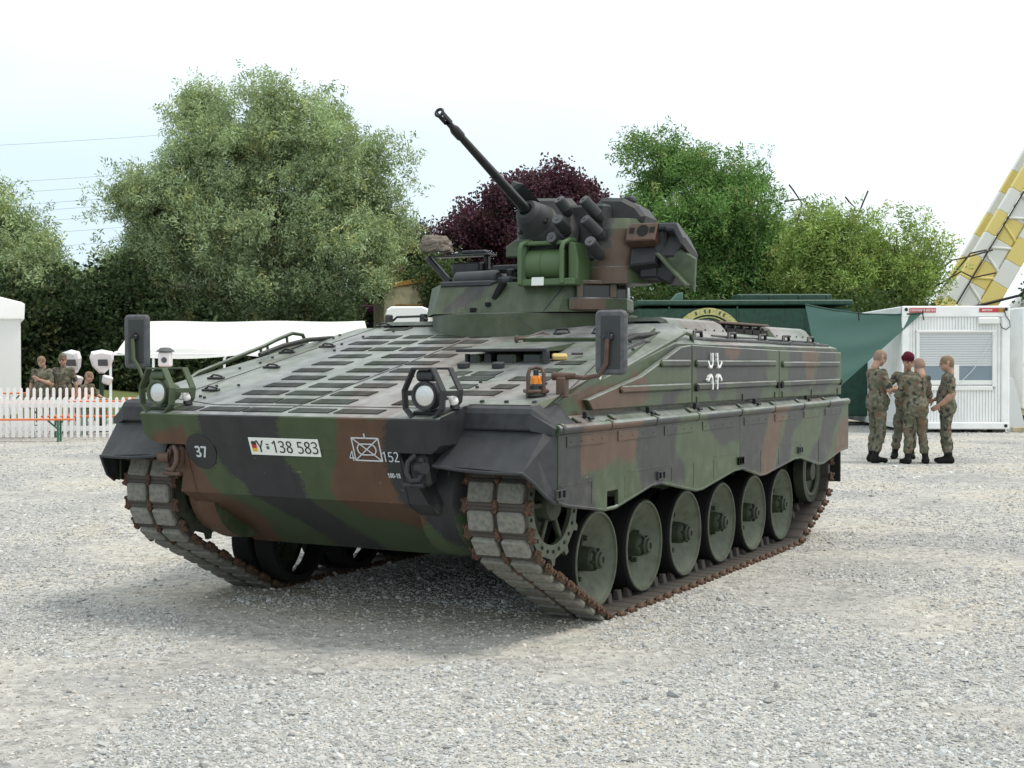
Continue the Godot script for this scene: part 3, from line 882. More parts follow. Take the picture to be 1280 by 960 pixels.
func lockers() -> void:
	for s in [1.0, -1.0]:
		var outlines := [
			[[0.571, 1.398, 0.5, 1.335, -1.12, 1.333, -1.12, 1.742, -0.93, 1.728, -0.245, 1.533], [[-0.55, -1.07, 1.615], [0.1, -1.07, 1.452]]],
			[[-1.132, 1.333, -3.11, 1.326, -3.11, 1.72, -1.132, 1.743], [[-1.2, -3.0, 1.612], [-1.2, -3.0, 1.447]]],
			[[-3.122, 1.326, -5.04, 1.315, -5.04, 1.712, -3.122, 1.72], [[-3.2, -4.95, 1.602], [-3.2, -4.95, 1.44]]]]
		for o in outlines:
			var b := MB.new()
			side_prism(b, o[0], 1.5 * s, 1.58 * s, 0.006)
			var lk := obj("stowage_locker", b, M.camo, V)
			for r in o[1]:
				b = MB.new()
				side_prism(b, [r[0], r[2] + 0.026, r[0] + 0.02, r[2], r[0], r[2] - 0.026, r[1], r[2] - 0.026, r[1] - 0.02, r[2], r[1], r[2] + 0.026], 1.578 * s, 1.598 * s, 0.012)
				obj("pressed_rib", b, M.camo, lk)
		for z in [[-1.2, 1.44], [-3.06, 1.43], [-3.17, 1.43], [-4.98, 1.43]]:
			var b := MB.new()
			b.cyl(Vector3(1.578 * s, z[1], z[0]), Vector3(1.6 * s, z[1], z[0]), 0.026, -1, 12)
			obj("locker_catch", b, M.void, V)
		for z in [-1.22, -2.2, -3.0, -3.2, -4.05, -4.9]:
			var b := MB.new()
			b.box(Vector3(1.583 * s, 1.35, z), Vector3(0.01, 0.06, 0.018), Basis.IDENTITY, 0.003)
			obj("locker_hinge", b, M.camo, V)
		# hand rail over the front end of the lockers
		var t := MB.new()
		if s > 0:
			t.tube([Vector3(1.53, 1.5, 0.3), Vector3(1.53, 1.63, -0.26), Vector3(1.52, 1.79, -0.98), Vector3(1.52, 1.83, -1.14), Vector3(1.52, 1.82, -1.26), Vector3(1.52, 1.74, -1.3)], 0.015, 8)
		else:
			t.tube([Vector3(-1.58, 1.5, 0.52), Vector3(-1.58, 1.55, 0.42), Vector3(-1.58, 1.75, -0.32), Vector3(-1.58, 1.8, -0.47), Vector3(-1.58, 1.855, -0.67), Vector3(-1.58, 1.845, -0.8), Vector3(-1.56, 1.74, -0.85)], 0.015, 8)
			for z in [-0.28, -0.36, -0.6]:
				t.cyl(Vector3(-1.56, 1.6, z), Vector3(-1.58, 1.665 - z * 0.27, z), 0.011, -1, 8)
		for z in [-0.2, -0.6, -0.95]:
			t.cyl(Vector3(1.525 * s, 1.5 - z * 0.16, z), Vector3(1.525 * s, 1.575 - z * 0.225, z), 0.011, -1, 8)
		obj("hand_rail", t, M.camo, V)
		# clamps, bars and hoses along the roof edge
		for z in [-1.6, -2.35, -3.1, -3.75, -4.5]:
			var b := MB.new()
			b.tube([Vector3(1.44 * s, 1.74, z + 0.09), Vector3(1.44 * s, 1.845, z + 0.07), Vector3(1.44 * s, 1.85, z - 0.07), Vector3(1.44 * s, 1.74, z - 0.1)], 0.014, 6)
			b.box(Vector3(1.46 * s, 1.775, z), Vector3(0.06, 0.06, 0.08), Basis.IDENTITY, 0.01)
			obj("stowage_clamp", b, M.steel, V)
		var bar := MB.new()
		bar.cyl(Vector3(1.47 * s, 1.79, -1.35), Vector3(1.47 * s, 1.775, -4.95), 0.018, -1, 8)
		bar.cyl(Vector3(1.4 * s, 1.82, -2.0), Vector3(1.4 * s, 1.8, -4.8), 0.013, -1, 8)
		bar.box(Vector3(1.43 * s, 1.785, -2.0), Vector3(0.05, 0.03, 0.5), Basis.IDENTITY, 0.008)
		bar.box(Vector3(1.43 * s, 1.79, -4.1), Vector3(0.05, 0.05, 0.3), Basis.IDENTITY, 0.008)
		obj("tool_bar", bar, M.darkgrey, V)
		var hose := MB.new()
		hose.tube([Vector3(1.4 * s, 1.68, -0.05), Vector3(1.38 * s, 1.75, -0.3), Vector3(1.37 * s, 1.8, -0.6), Vector3(1.4 * s, 1.82, -0.95), Vector3(1.43 * s, 1.78, -1.3)], 0.019, 8)
		hose.tube([Vector3(1.45 * s, 1.6, -0.1), Vector3(1.42 * s, 1.7, -0.35), Vector3(1.44 * s, 1.76, -0.6), Vector3(1.46 * s, 1.74, -1.0)], 0.012, 8)
		obj("cable_hose", hose, M.steel, V)
	# a rolled green tarpaulin strapped along the right edge of the slope
	var r := MB.new()
	r.tube([Vector3(-1.56, 1.62, -0.3), Vector3(-1.56, 1.66, -0.42), Vector3(-1.55, 1.7, -0.6), Vector3(-1.55, 1.75, -0.8)], 0.05, 10)
	obj("rolled_tarpaulin", r, M.green, V)
	# small round lamp and white knob by the mirror
	r = MB.new()
	r.ball(Vector3(1.52, 1.53, 0.32), Vector3.ONE * 0.03, 10)
	obj("side_lamp", r, M.white, V)


func roof() -> void:
	for s in [1.0, -1.0]:
		for e in [[-1.42, -2.62, 1.955, M.camo], [-3.82, -5.0, 1.94, M.camo]]:
			var b := MB.new()
			var p := pz([0.55 * s, 1.86, 0.55 * s, e[2], 1.2 * s, e[2], 1.25 * s, e[2] - 0.02, 1.33 * s, e[2] - 0.12, 1.335 * s, 1.8, 1.2 * s, 1.8])
			b.prism(p, Transform3D.IDENTITY, e[1], e[0], 0.03)
			var h := obj("roof_hatch", b, M.camo, V)
			b = MB.new()
			for k in 6:
				var z := lerpf(e[0] - 0.1, e[1] + 0.1, k / 5.0)
				b.cyl(Vector3(1.3 * s, e[2] - 0.085, z), Vector3(1.31 * s, e[2] - 0.08, z), 0.007, -1, 6)
			obj("hatch_rivets", b, M.darkgrey, h)
		var d := MB.new()
		d.box(Vector3(0.95 * s, 1.87, -3.2), Vector3(0.6, 0.06, 1.24))
		d.box(Vector3(1.2 * s, 1.86, -3.2), Vector3(0.04, 0.12, 1.2))
		obj("hatch_well", d, M.void, V)
		for k in 5:
			d = MB.new()
			d.box(Vector3(1.235 * s, 1.87, -2.75 - k * 0.22), Vector3(0.03, 0.12, 0.03), Basis.IDENTITY, 0.004)
			obj("hatch_well_post", d, M.darkgrey, V)
		d = MB.new()
		d.box(Vector3(1.16 * s, 1.945, -3.2), Vector3(0.2, 0.02, 1.26), Basis.IDENTITY, 0.005)
		obj("hatch_well_lintel", d, M.brown, V)
	var d := MB.new()
	d.box(Vector3(0.0, 1.93, -3.4), Vector3(1.1, 0.06, 2.6), Basis.IDENTITY, 0.01)
	d.cyl(Vector3(-0.5, 1.97, -3.3), Vector3(0.9, 1.97, -3.3), 0.02, -1, 8)
	obj("roof_deck", d, M.camo, V)
	# rail of the right roof edge with its posts, and the wire handle
	d = MB.new()
	d.tube([Vector3(-1.22, 1.97, -1.55), Vector3(-1.18, 2.0, -1.55), Vector3(-0.9, 2.0, -1.5), Vector3(-0.84, 1.97, -1.48)], 0.01, 6)
	for x in [-1.24, -0.9]:
		d.box(Vector3(x, 1.98, -1.52), Vector3(0.06, 0.08, 0.05), Basis.IDENTITY, 0.01)
	obj("roof_handle", d, M.steel, V)


func lamps_and_fittings() -> void:
	for s in [1.0, -1.0]:
		var grn: StandardMaterial3D = M.black if s > 0 else M.green
		var xc = 0.99 * s
		var hoops := MB.new()
		for z in [1.455, 1.27]:
			var y0 := yg(z) - 0.005
			var p := [Vector3(xc - 0.075, y0, z), Vector3(xc - 0.122, y0 + 0.05, z), Vector3(xc - 0.13, 1.465, z), Vector3(xc - 0.068, 1.588, z), Vector3(xc + 0.06, 1.588, z), Vector3(xc + 0.125, 1.465, z), Vector3(xc + 0.118, y0 + 0.05, z), Vector3(xc + 0.075, y0, z)]
			for i in 7:
				var d: Vector3 = (p[i + 1] - p[i])
				var l := d.length()
				d /= l
				hoops.box((p[i] + p[i + 1]) * 0.5, Vector3(l + 0.008, 0.013, 0.052), Basis(d, Vector3(0, 0, 1).cross(d), Vector3(0, 0, 1)), 0.003)
		for x in [-0.13, 0.125]:
			hoops.box(Vector3(xc + x, 1.45, 1.363), Vector3(0.012, 0.03, 0.15), Basis.IDENTITY, 0.003)
		hoops.box(Vector3(xc - 0.0, yg(1.36) + 0.01, 1.36), Vector3(0.2, 0.02, 0.12), Basis(Vector3.RIGHT, 0.2), 0.004)
		var hl := obj("headlight_guard", hoops, grn, V)
		var b := MB.new()
		var c := Vector3(xc + 0.005, 1.437, 1.47)
		b.lathe(MB.along(c - Vector3(0, 0, 0.17), c), [Vector2(0, 0), Vector2(0.05, 0.0), Vector2(0.072, 0.06), Vector2(0.08, 0.15), Vector2(0.083, 0.16), Vector2(0.08, 0.172), Vector2(0.068, 0.172), Vector2(0.064, 0.16)], 28)
		b.cyl(c + Vector3(0, -0.12, -0.1), c + Vector3(0, -0.07, -0.1), 0.018)
		obj("headlight_housing", b, grn, hl)
		b = MB.new()
		b.lathe(MB.along(c - Vector3(0, 0, 0.012), c), [Vector2(0.066, 0), Vector2(0.055, 0.007), Vector2(0.03, 0.013), Vector2(0, 0.015)], 28)
		b.lathe(MB.along(c - Vector3(0, 0, 0.08), c), [Vector2(0, 0), Vector2(0.04, 0.02), Vector2(0.06, 0.05), Vector2(0.066, 0.068)], 28)
		obj("headlight_lens", b, M.lens, hl)
		b = MB.new()
		b.cyl(Vector3(xc - 0.045, 1.548, 1.44), Vector3(xc + 0.065, 1.548, 1.44), 0.033, -1, 16, 0.006)
		b.cyl(Vector3(xc - 0.02, 1.5, 1.4), Vector3(xc - 0.02, 1.55, 1.42), 0.02)
		obj("blackout_lamp", b, grn, hl)
		b = MB.new()
		b.ball(Vector3(xc + 0.1, 1.405, 1.3), Vector3(0.028, 0.033, 0.028), 12)
		var blink := obj("turn_signal", b, M.white, hl)
		b = MB.new()
		b.cyl(Vector3(xc + 0.1, 1.36, 1.29), Vector3(xc + 0.1, 1.39, 1.29), 0.032, 0.025)
		obj("turn_signal_base", b, M.gun, blink)
		b = MB.new()
		b.tube([Vector3(xc - 0.1, 1.43, 1.35), Vector3(xc - 0.13, 1.46, 1.3), Vector3(xc - 0.08, 1.43, 1.27), Vector3(xc - 0.03, 1.38, 1.3)], 0.006, 6)
		obj("lamp_cable", b, M.white if s < 0 else M.steel, hl)
		# towing shackle and lug in the recess under the nose
		b = MB.new()
		b.box(Vector3(0.9 * s, 1.02, 1.33), Vector3(0.13, 0.2, 0.1), Basis(Vector3.RIGHT, 0.3), 0.02)
		b.tube([Vector3(0.9 * s, 1.1, 1.4), Vector3(0.862 * s, 1.06, 1.42), Vector3(0.858 * s, 1.0, 1.43), Vector3(0.885 * s, 0.955, 1.43), Vector3(0.935 * s, 0.96, 1.42), Vector3(0.95 * s, 1.01, 1.41), Vector3(0.935 * s, 1.08, 1.4)], 0.018, 10)
		b.cyl(Vector3(0.83 * s, 0.93, 1.42), Vector3(0.97 * s, 0.93, 1.42), 0.015, -1, 10)
		b.cyl(Vector3(0.93 * s, 1.03, 1.42), Vector3(0.99 * s, 1.03, 1.45), 0.034, -1, 12)
		obj("towing_shackle", b, M.brown if s < 0 else M.black, V)
		# rounded final-drive housing behind the sprocket
		b = MB.new()
		b.lathe(MB.along(Vector3(0.78 * s, 0.84, 0.82), Vector3(1.1 * s, 0.84, 0.82)), [Vector2(0, 0), Vector2(0.37, 0), Vector2(0.375, 0.12), Vector2(0.35, 0.22), Vector2(0.28, 0.28), Vector2(0, 0.28)], 36)
		obj("final_drive", b, M.camo, V)
	# amber beacon in its wire guard
	var b := MB.new()
	var c := Vector3(1.425, yg(0.94), 0.94)
	b.tube([c + Vector3(-0.075, 0.03, 0.0), c + Vector3(0.0, 0.025, 0.075), c + Vector3(0.075, 0.03, 0), c + Vector3(0, 0.035, -0.075)], 0.012, 8, true)
	for d in [Vector3(0.06, 0, 0.02), Vector3(0.02, 0, -0.06)]:
		b.tube([c + d + Vector3(0, 0.02, 0), c + d + Vector3(0, 0.125, 0), c + d * 0.8 + Vector3(0, 0.157, 0), c + Vector3(0, 0.165, 0), c - d * 0.8 + Vector3(0, 0.157, 0), c - d + Vector3(0, 0.125, 0), c - d + Vector3(0, 0.02, 0)], 0.011, 8)
	var g := obj("beacon_guard", b, M.brown, V)
	b = MB.new()
	b.lathe(Transform3D(Basis.IDENTITY, c), [Vector2(0.06, 0.0), Vector2(0.06, 0.02), Vector2(0.04, 0.04), Vector2(0.04, 0.06), Vector2(0.034, 0.07)], 16)
	b.cyl(c + Vector3(0, 0.115, 0), c + Vector3(0, 0.15, 0), 0.016)
	obj("beacon_base", b, M.steel, g)
	b = MB.new()
	b.lathe(Transform3D(Basis.IDENTITY, c), [Vector2(0, 0.065), Vector2(0.032, 0.066), Vector2(0.03, 0.105), Vector2(0.022, 0.118), Vector2(0, 0.12)], 20)
	obj("beacon_lens", b, M.amber, g)
	# mirrors on their bent arms
	for s in [1.0, -1.0]:
		var arm := MB.new()
		var col: StandardMaterial3D = M.brown if s > 0 else M.green
		var mz := 0.75 if s > 0 else 0.82
		var mc := Vector3(1.818 * s if s > 0 else -1.765, 1.736 if s > 0 else 1.772, mz)
		var base := Vector3(1.56 * s, yg(0.87), 0.87)
		arm.box(base + Vector3(0.0, 0.035, 0), Vector3(0.06, 0.12, 0.06), Basis.IDENTITY, 0.008)
		arm.cyl(base + Vector3(-0.06, 0.1, 0), base + Vector3(0.08, 0.1, 0), 0.026, 0.018, 10)
		arm.tube([base + Vector3(0.05 * s, 0.1, 0), base + Vector3(0.13 * s, 0.09, -0.01), Vector3(mc.x - 0.06 * s, mc.y - 0.19, mz + 0.05), Vector3(mc.x - 0.012 * s, mc.y - 0.12, mz + 0.055), Vector3(mc.x - 0.005 * s, mc.y + 0.02, mz + 0.055)], 0.014, 8)
		var ar := obj("mirror_arm", arm, col, V)
		var turn := Basis(Vector3.UP, 0.12 if s > 0 else 0.25)
		var t := Transform3D(turn, mc)
		var p := PackedVector2Array()
		for k in [[1, -1, -90], [1, 1, 0], [-1, 1, 90], [-1, -1, 180]]:
			for j in 4:
				var an := deg_to_rad(k[2] + j * 30.0)
				p.append(Vector2(k[0] * (0.094 - 0.032) + 0.032 * cos(an), k[1] * (0.187 - 0.032) + 0.032 * sin(an)))
		var f := MB.new()
		f.prism(p, t, -0.012, 0.028, 0.012)
		obj("mirror_frame", f, M.mirror_rim, ar)
		f = MB.new()
		f.box(t * Vector3(0, 0, 0.0275), Vector3(0.118, 0.305, 0.006), turn, 0.002)
		obj("mirror_back", f, M.mirror_back, ar)
		f = MB.new()
		f.box(t * Vector3(-0.01, 0.03, 0.045), Vector3(0.06, 0.035, 0.03), turn, 0.008)
		f.cyl(t * Vector3(-0.01, 0.0, 0.045), t * Vector3(-0.01, 0.06, 0.045), 0.016)
		obj("mirror_clamp", f, M.gun, ar)
		f = MB.new()
		f.box(t * Vector3(0, 0, -0.013), Vector3(0.15, 0.33, 0.004), turn)
		obj("mirror_glass", f, M.lens, ar)


func ring_pts(c: Vector3, rx: float, ry: float, u: Vector3, w: Vector3, k := 24) -> Array:
	var p := []
	for i in k + 1:
		var a := TAU * i / k
		p.append(c + u * cos(a) * rx + w * sin(a) * ry)
	return p


func text(called: String, s: String, h: float, t: Transform3D, m: Material, parent: Node, bold := false, squeeze := 1.0) -> MeshInstance3D:
	var tm := TextMesh.new()
	var f := SystemFont.new()
	f.font_names = PackedStringArray(["Droid Sans"])
	if bold:
		f.font_weight = 700
	tm.font = f
	tm.text = s
	tm.font_size = 64
	tm.pixel_size = h / 46.0
	tm.depth = 0.002
	tm.material = m
	var o := inst(called, tm, parent)
	o.transform = Transform3D(t.basis.scaled_local(Vector3(squeeze, 1, 1)), t.origin)
	return o


func markings() -> void:
	var tl := 0.3505
	var up := Vector3(0, cos(tl), sin(tl))
	var nn := Vector3(0, -sin(tl), cos(tl))
	var at := func(x: float, y: float, off: float) -> Vector3:
		return Vector3(x, y, 1.4932 - (1.3084 - y) * tan(tl)) + nn * off
	var basis := Basis(Vector3.RIGHT, up, nn)
	# number plate
	var b := MB.new()
	b.box(at.call(-0.012, 1.122, 0.004), Vector3(0.52, 0.112, 0.006), basis, 0.0015)
	var plate := obj("number_plate", b, M.sign_white, V)
	for k in 3:
		b = MB.new()
		b.box(at.call(-0.236, 1.122 + 0.021 - 0.021 * k, 0.0078), Vector3(0.036, 0.0222, 0.002), basis)
		obj("flag_stripe", b, [M.sign_black, M.sign_red, M.sign_gold][k], plate)
	text("plate_text", "Y", 0.077, Transform3D(basis, at.call(-0.19, 1.122, 0.0085)), M.sign_black, plate)
	text("plate_text", "138 583", 0.077, Transform3D(basis, at.call(0.068, 1.122, 0.0085)), M.sign_black, plate, false, 0.92)
	b = MB.new()
	b.box(at.call(-0.134, 1.136, 0.0085), Vector3(0.022, 0.007, 0.002), basis)
	obj("plate_dash", b, M.sign_black, plate)
	b = MB.new()
	b.cyl(at.call(-0.134, 1.116, 0.0075), at.call(-0.134, 1.116, 0.0095), 0.011, -1, 12)
	obj("plate_stamp", b, M.bench_leg, plate)
	# weight disc
	b = MB.new()
	b.lathe(MB.along(at.call(-0.675, 1.075, 0.0), at.call(-0.675, 1.075, 0.003)), [Vector2(0.118, 0), Vector2(0.118, 0.002), Vector2(0, 0.0022)], 36)
	obj("weight_disc", b, M.disc, V)
	text("weight_number", "37", 0.075, Transform3D(basis, at.call(-0.672, 1.072, 0.004)), M.mark, V, true, 0.85)
	# tactical sign
	b = MB.new()
	var c := [at.call(0.49, 1.19, 0.001), at.call(0.675, 1.19, 0.001), at.call(0.675, 1.058, 0.001), at.call(0.49, 1.058, 0.001)]
	b.ribbon([c[0], c[1], c[2], c[3], c[0]], 0.0085, nn)
	b.ribbon([c[0], c[2]], 0.007, nn, 0.0022)
	b.ribbon([c[1], c[3]], 0.007, nn, 0.0028)
	var mid: Vector3 = (c[0] + c[2]) * 0.5
	var oval := []
	for i in 25:
		var a := TAU * i / 24
		oval.append(mid + Vector3.RIGHT * (0.03 * signf(cos(a)) + 0.034 * cos(a)) + up * 0.034 * sin(a))
	b.ribbon(oval, 0.007, nn, 0.0034)
	b.ribbon([at.call(0.583, 1.19, 0.001), at.call(0.583, 1.215, 0.001)], 0.009, nn)
	obj("tactical_sign", b, M.mark, V)
	text("unit_number", "4", 0.062, Transform3D(basis, at.call(0.468, 1.083, 0.004)), M.mark, V, false, 0.8)
	text("unit_number", "152", 0.062, Transform3D(basis, at.call(0.738, 1.085, 0.004)), M.mark, V, false, 0.85)
	text("stencil", "100-18", 0.03, Transform3D(basis, at.call(0.735, 0.975, 0.004)), M.mark, V, true, 0.7)
	# outlined cross on the side, four arms open towards the middle
	b = MB.new()
	var cy := 1.556
	var cz := -1.545
	for v in [1.0, -1.0]:
		for h in [1.0, -1.0]:
			var p := []
			var q := [[0.048, 0.128], [0.05, 0.075], [0.057, 0.046], [0.078, 0.03], [0.11, 0.038], [0.138, 0.066]]
			for k in 11:
				var u := k * 0.5
				var a: Array = q[mini(int(u), 4)]
				var e: Array = q[mini(int(u), 4) + 1]
				var w := u - mini(int(u), 4)
				var y: float = cy + v * lerpf(a[1], e[1], w)
				p.append(Vector3(1.5795, y, cz + h * lerpf(a[0], e[0], w)))
			b.ribbon(p, 0.019, Vector3.RIGHT, 0.0205)
	obj("cross_emblem", b, M.white, V)


func wheels() -> void:
	var tyre := MB.new()
	var tx := Transform3D(Basis(Vector3(0, 1, 0), Vector3(1, 0, 0), Vector3(0, 0, -1)), Vector3.ZERO)
	for o in [0.0, -0.21]:
		tyre.lathe(tx, [Vector2(0.27, -0.165 + o), Vector2(0.31, -0.165 + o), Vector2(0.322, -0.155 + o), Vector2(0.324, -0.02 + o), Vector2(0.318, -0.004 + o), Vector2(0.3, -0.002 + o)], 48)
	var disc := MB.new()
	disc.lathe(tx, [Vector2(0.3, -0.15), Vector2(0.3, -0.01), Vector2(0.313, 0.0), Vector2(0.308, 0.006), Vector2(0.296, 0.006), Vector2(0.288, -0.012), Vector2(0.27, -0.03), Vector2(0.2, -0.085), Vector2(0.12, -0.14), Vector2(0.06, -0.15)], 48)
	var hub := MB.new()
	hub.lathe(tx, [Vector2(0.085, -0.16), Vector2(0.078, -0.03), Vector2(0.07, -0.012), Vector2(0.06, -0.004), Vector2(0.06, 0.02), Vector2(0.05, 0.028), Vector2(0.046, 0.042), Vector2(0.036, 0.046), Vector2(0.022, 0.046), Vector2(0.02, 0.036), Vector2(0, 0.036)], 24)
	for k in 6:
		var a := TAU * k / 6 + 0.3
		hub.cyl(Vector3(-0.01, sin(a) * 0.068, cos(a) * 0.068), Vector3(0.012, sin(a) * 0.068, cos(a) * 0.068), 0.008, -1, 6)
	var lug := MB.new()
	for k in 4:
		var a := TAU * k / 4 + 0.75
		var d := Vector3(0, sin(a), cos(a))
		lug.cyl(Vector3(-0.14, 0, 0) + d * 0.135, Vector3(-0.085, 0, 0) + d * 0.135, 0.022, 0.016, 8)
		lug.box(Vector3(-0.12, 0, 0) + d * 0.11, Vector3(0.02, 0.03, 0.06), Basis(Vector3.RIGHT, -a), 0.004)
	var tm := mesh_of([[tyre, M.rubber]])
	var dm := mesh_of([[disc, M.wheel]])
	var hm := mesh_of([[hub, M.wheel_dark]])
	var lm := mesh_of([[lug, M.wheel_dark]])
	for s in [1.0, -1.0]:
		for k in 6:
			var w := inst("road_wheel", dm, V)
			w.transform = Transform3D(Basis(Vector3.UP, 0.0 if s > 0 else PI) * Basis(Vector3.RIGHT, k * 0.9 + 0.4), Vector3(1.368 * s, 0.36, -0.772 * k))
			inst("tyre", tm, w)
			inst("hub", hm, w)
			inst("lug_bolts", lm, w)
		# sprocket
		var sp := MB.new()
		var teeth := PackedVector2Array()
		for i in 12:
			for q in [[-0.32, 0.325], [-0.16, 0.33], [-0.1, 0.368], [0.06, 0.37], [0.14, 0.33], [0.3, 0.325]]:
				var a = TAU * (i + q[0]) / 12.0
				teeth.append(Vector2(cos(a), sin(a)) * q[1])
		for x in [1.16, 1.45]:
			for i in teeth.size():
				var j := (i + 1) % teeth.size()
				var pa := [teeth[i], teeth[j], teeth[j].normalized() * 0.245, teeth[i].normalized() * 0.245]
				for e in [[-0.014, -1.0], [0.014, 1.0]]:
					var qd := []
					for v in pa:
						qd.append(Vector3((x + e[0]) * s, 0.8 + v.y, 0.8 + v.x))
					sp.oquad(qd[0], qd[1], qd[2], qd[3], Vector3(e[1] * s, 0, 0))
				for v in [[pa[0], pa[1], 1.0], [pa[3], pa[2], -1.0]]:
					sp.oquad(Vector3((x - 0.014) * s, 0.8 + v[0].y, 0.8 + v[0].x), Vector3((x - 0.014) * s, 0.8 + v[1].y, 0.8 + v[1].x), Vector3((x + 0.014) * s, 0.8 + v[1].y, 0.8 + v[1].x), Vector3((x + 0.014) * s, 0.8 + v[0].y, 0.8 + v[0].x), Vector3(0, v[0].y, v[0].x) * v[2])
		var sprocket := obj("drive_sprocket", sp, M.wheel, V)
		var hb := MB.new()
		hb.lathe(MB.along(Vector3(1.1 * s, 0.8, 0.8), Vector3(1.5 * s, 0.8, 0.8)), [Vector2(0, 0), Vector2(0.2, 0), Vector2(0.19, 0.25), Vector2(0.12, 0.3), Vector2(0.1, 0.37), Vector2(0, 0.38)], 28)
		for k in 6:
			var a := TAU * k / 6
			hb.box(Vector3(1.44 * s, 0.8 + sin(a) * 0.19, 0.8 + cos(a) * 0.19), Vector3(0.03, 0.03, 0.16), Basis(Vector3.RIGHT, -a), 0.005)
		obj("sprocket_hub", hb, M.wheel_dark, sprocket)
		hb = MB.new()
		for k in 24:
			var a := TAU * k / 24
			hb.cyl(Vector3(1.455 * s, 0.8 + sin(a) * 0.285, 0.8 + cos(a) * 0.285), Vector3(1.468 * s, 0.8 + sin(a) * 0.285, 0.8 + cos(a) * 0.285), 0.012, -1, 8)
		obj("ring_holes", hb, M.void, sprocket)
		# idler
		var idl := MB.new()
		for x in [1.2, 1.37]:
			idl.lathe(MB.along(Vector3((x - 0.05) * s, 0.6, -4.62), Vector3((x + 0.05) * s, 0.6, -4.62)), [Vector2(0, 0.02), Vector2(0.2, 0.02), Vector2(0.23, 0), Vector2(0.29, 0.01), Vector2(0.29, 0.1), Vector2(0.25, 0.105), Vector2(0.22, 0.06), Vector2(0.1, 0.03), Vector2(0.08, 0.11), Vector2(0, 0.12)], 36)
		var idw := obj("idler_wheel", idl, M.wheel_dark, V)
		idl = MB.new()
		idl.lathe(MB.along(Vector3(1.4 * s, 0.6, -4.62), Vector3(1.43 * s, 0.6, -4.62)), [Vector2(0.2, 0), Vector2(0.23, 0.0), Vector2(0.235, 0.01), Vector2(0.225, 0.02), Vector2(0.205, 0.02), Vector2(0.2, 0.0)], 36)
		obj("idler_rim", idl, M.wheel, idw)
		for z in [-0.4, -1.6, -2.8]:
			var rr := MB.new()
			rr.cyl(Vector3(1.1 * s, 0.98, z), Vector3(1.4 * s, 0.98, z), 0.12, -1, 24, 0.01)
			obj("return_roller", rr, M.wheel_dark, V)
		for z in [0.1, -0.67, -3.4]:
			var da := MB.new()
			da.box(Vector3(1.0 * s, 0.5, z - 0.2), Vector3(0.12, 0.12, 0.5), Basis(Vector3.RIGHT, 0.35), 0.02)
			obj("swing_arm", da, M.black, V)


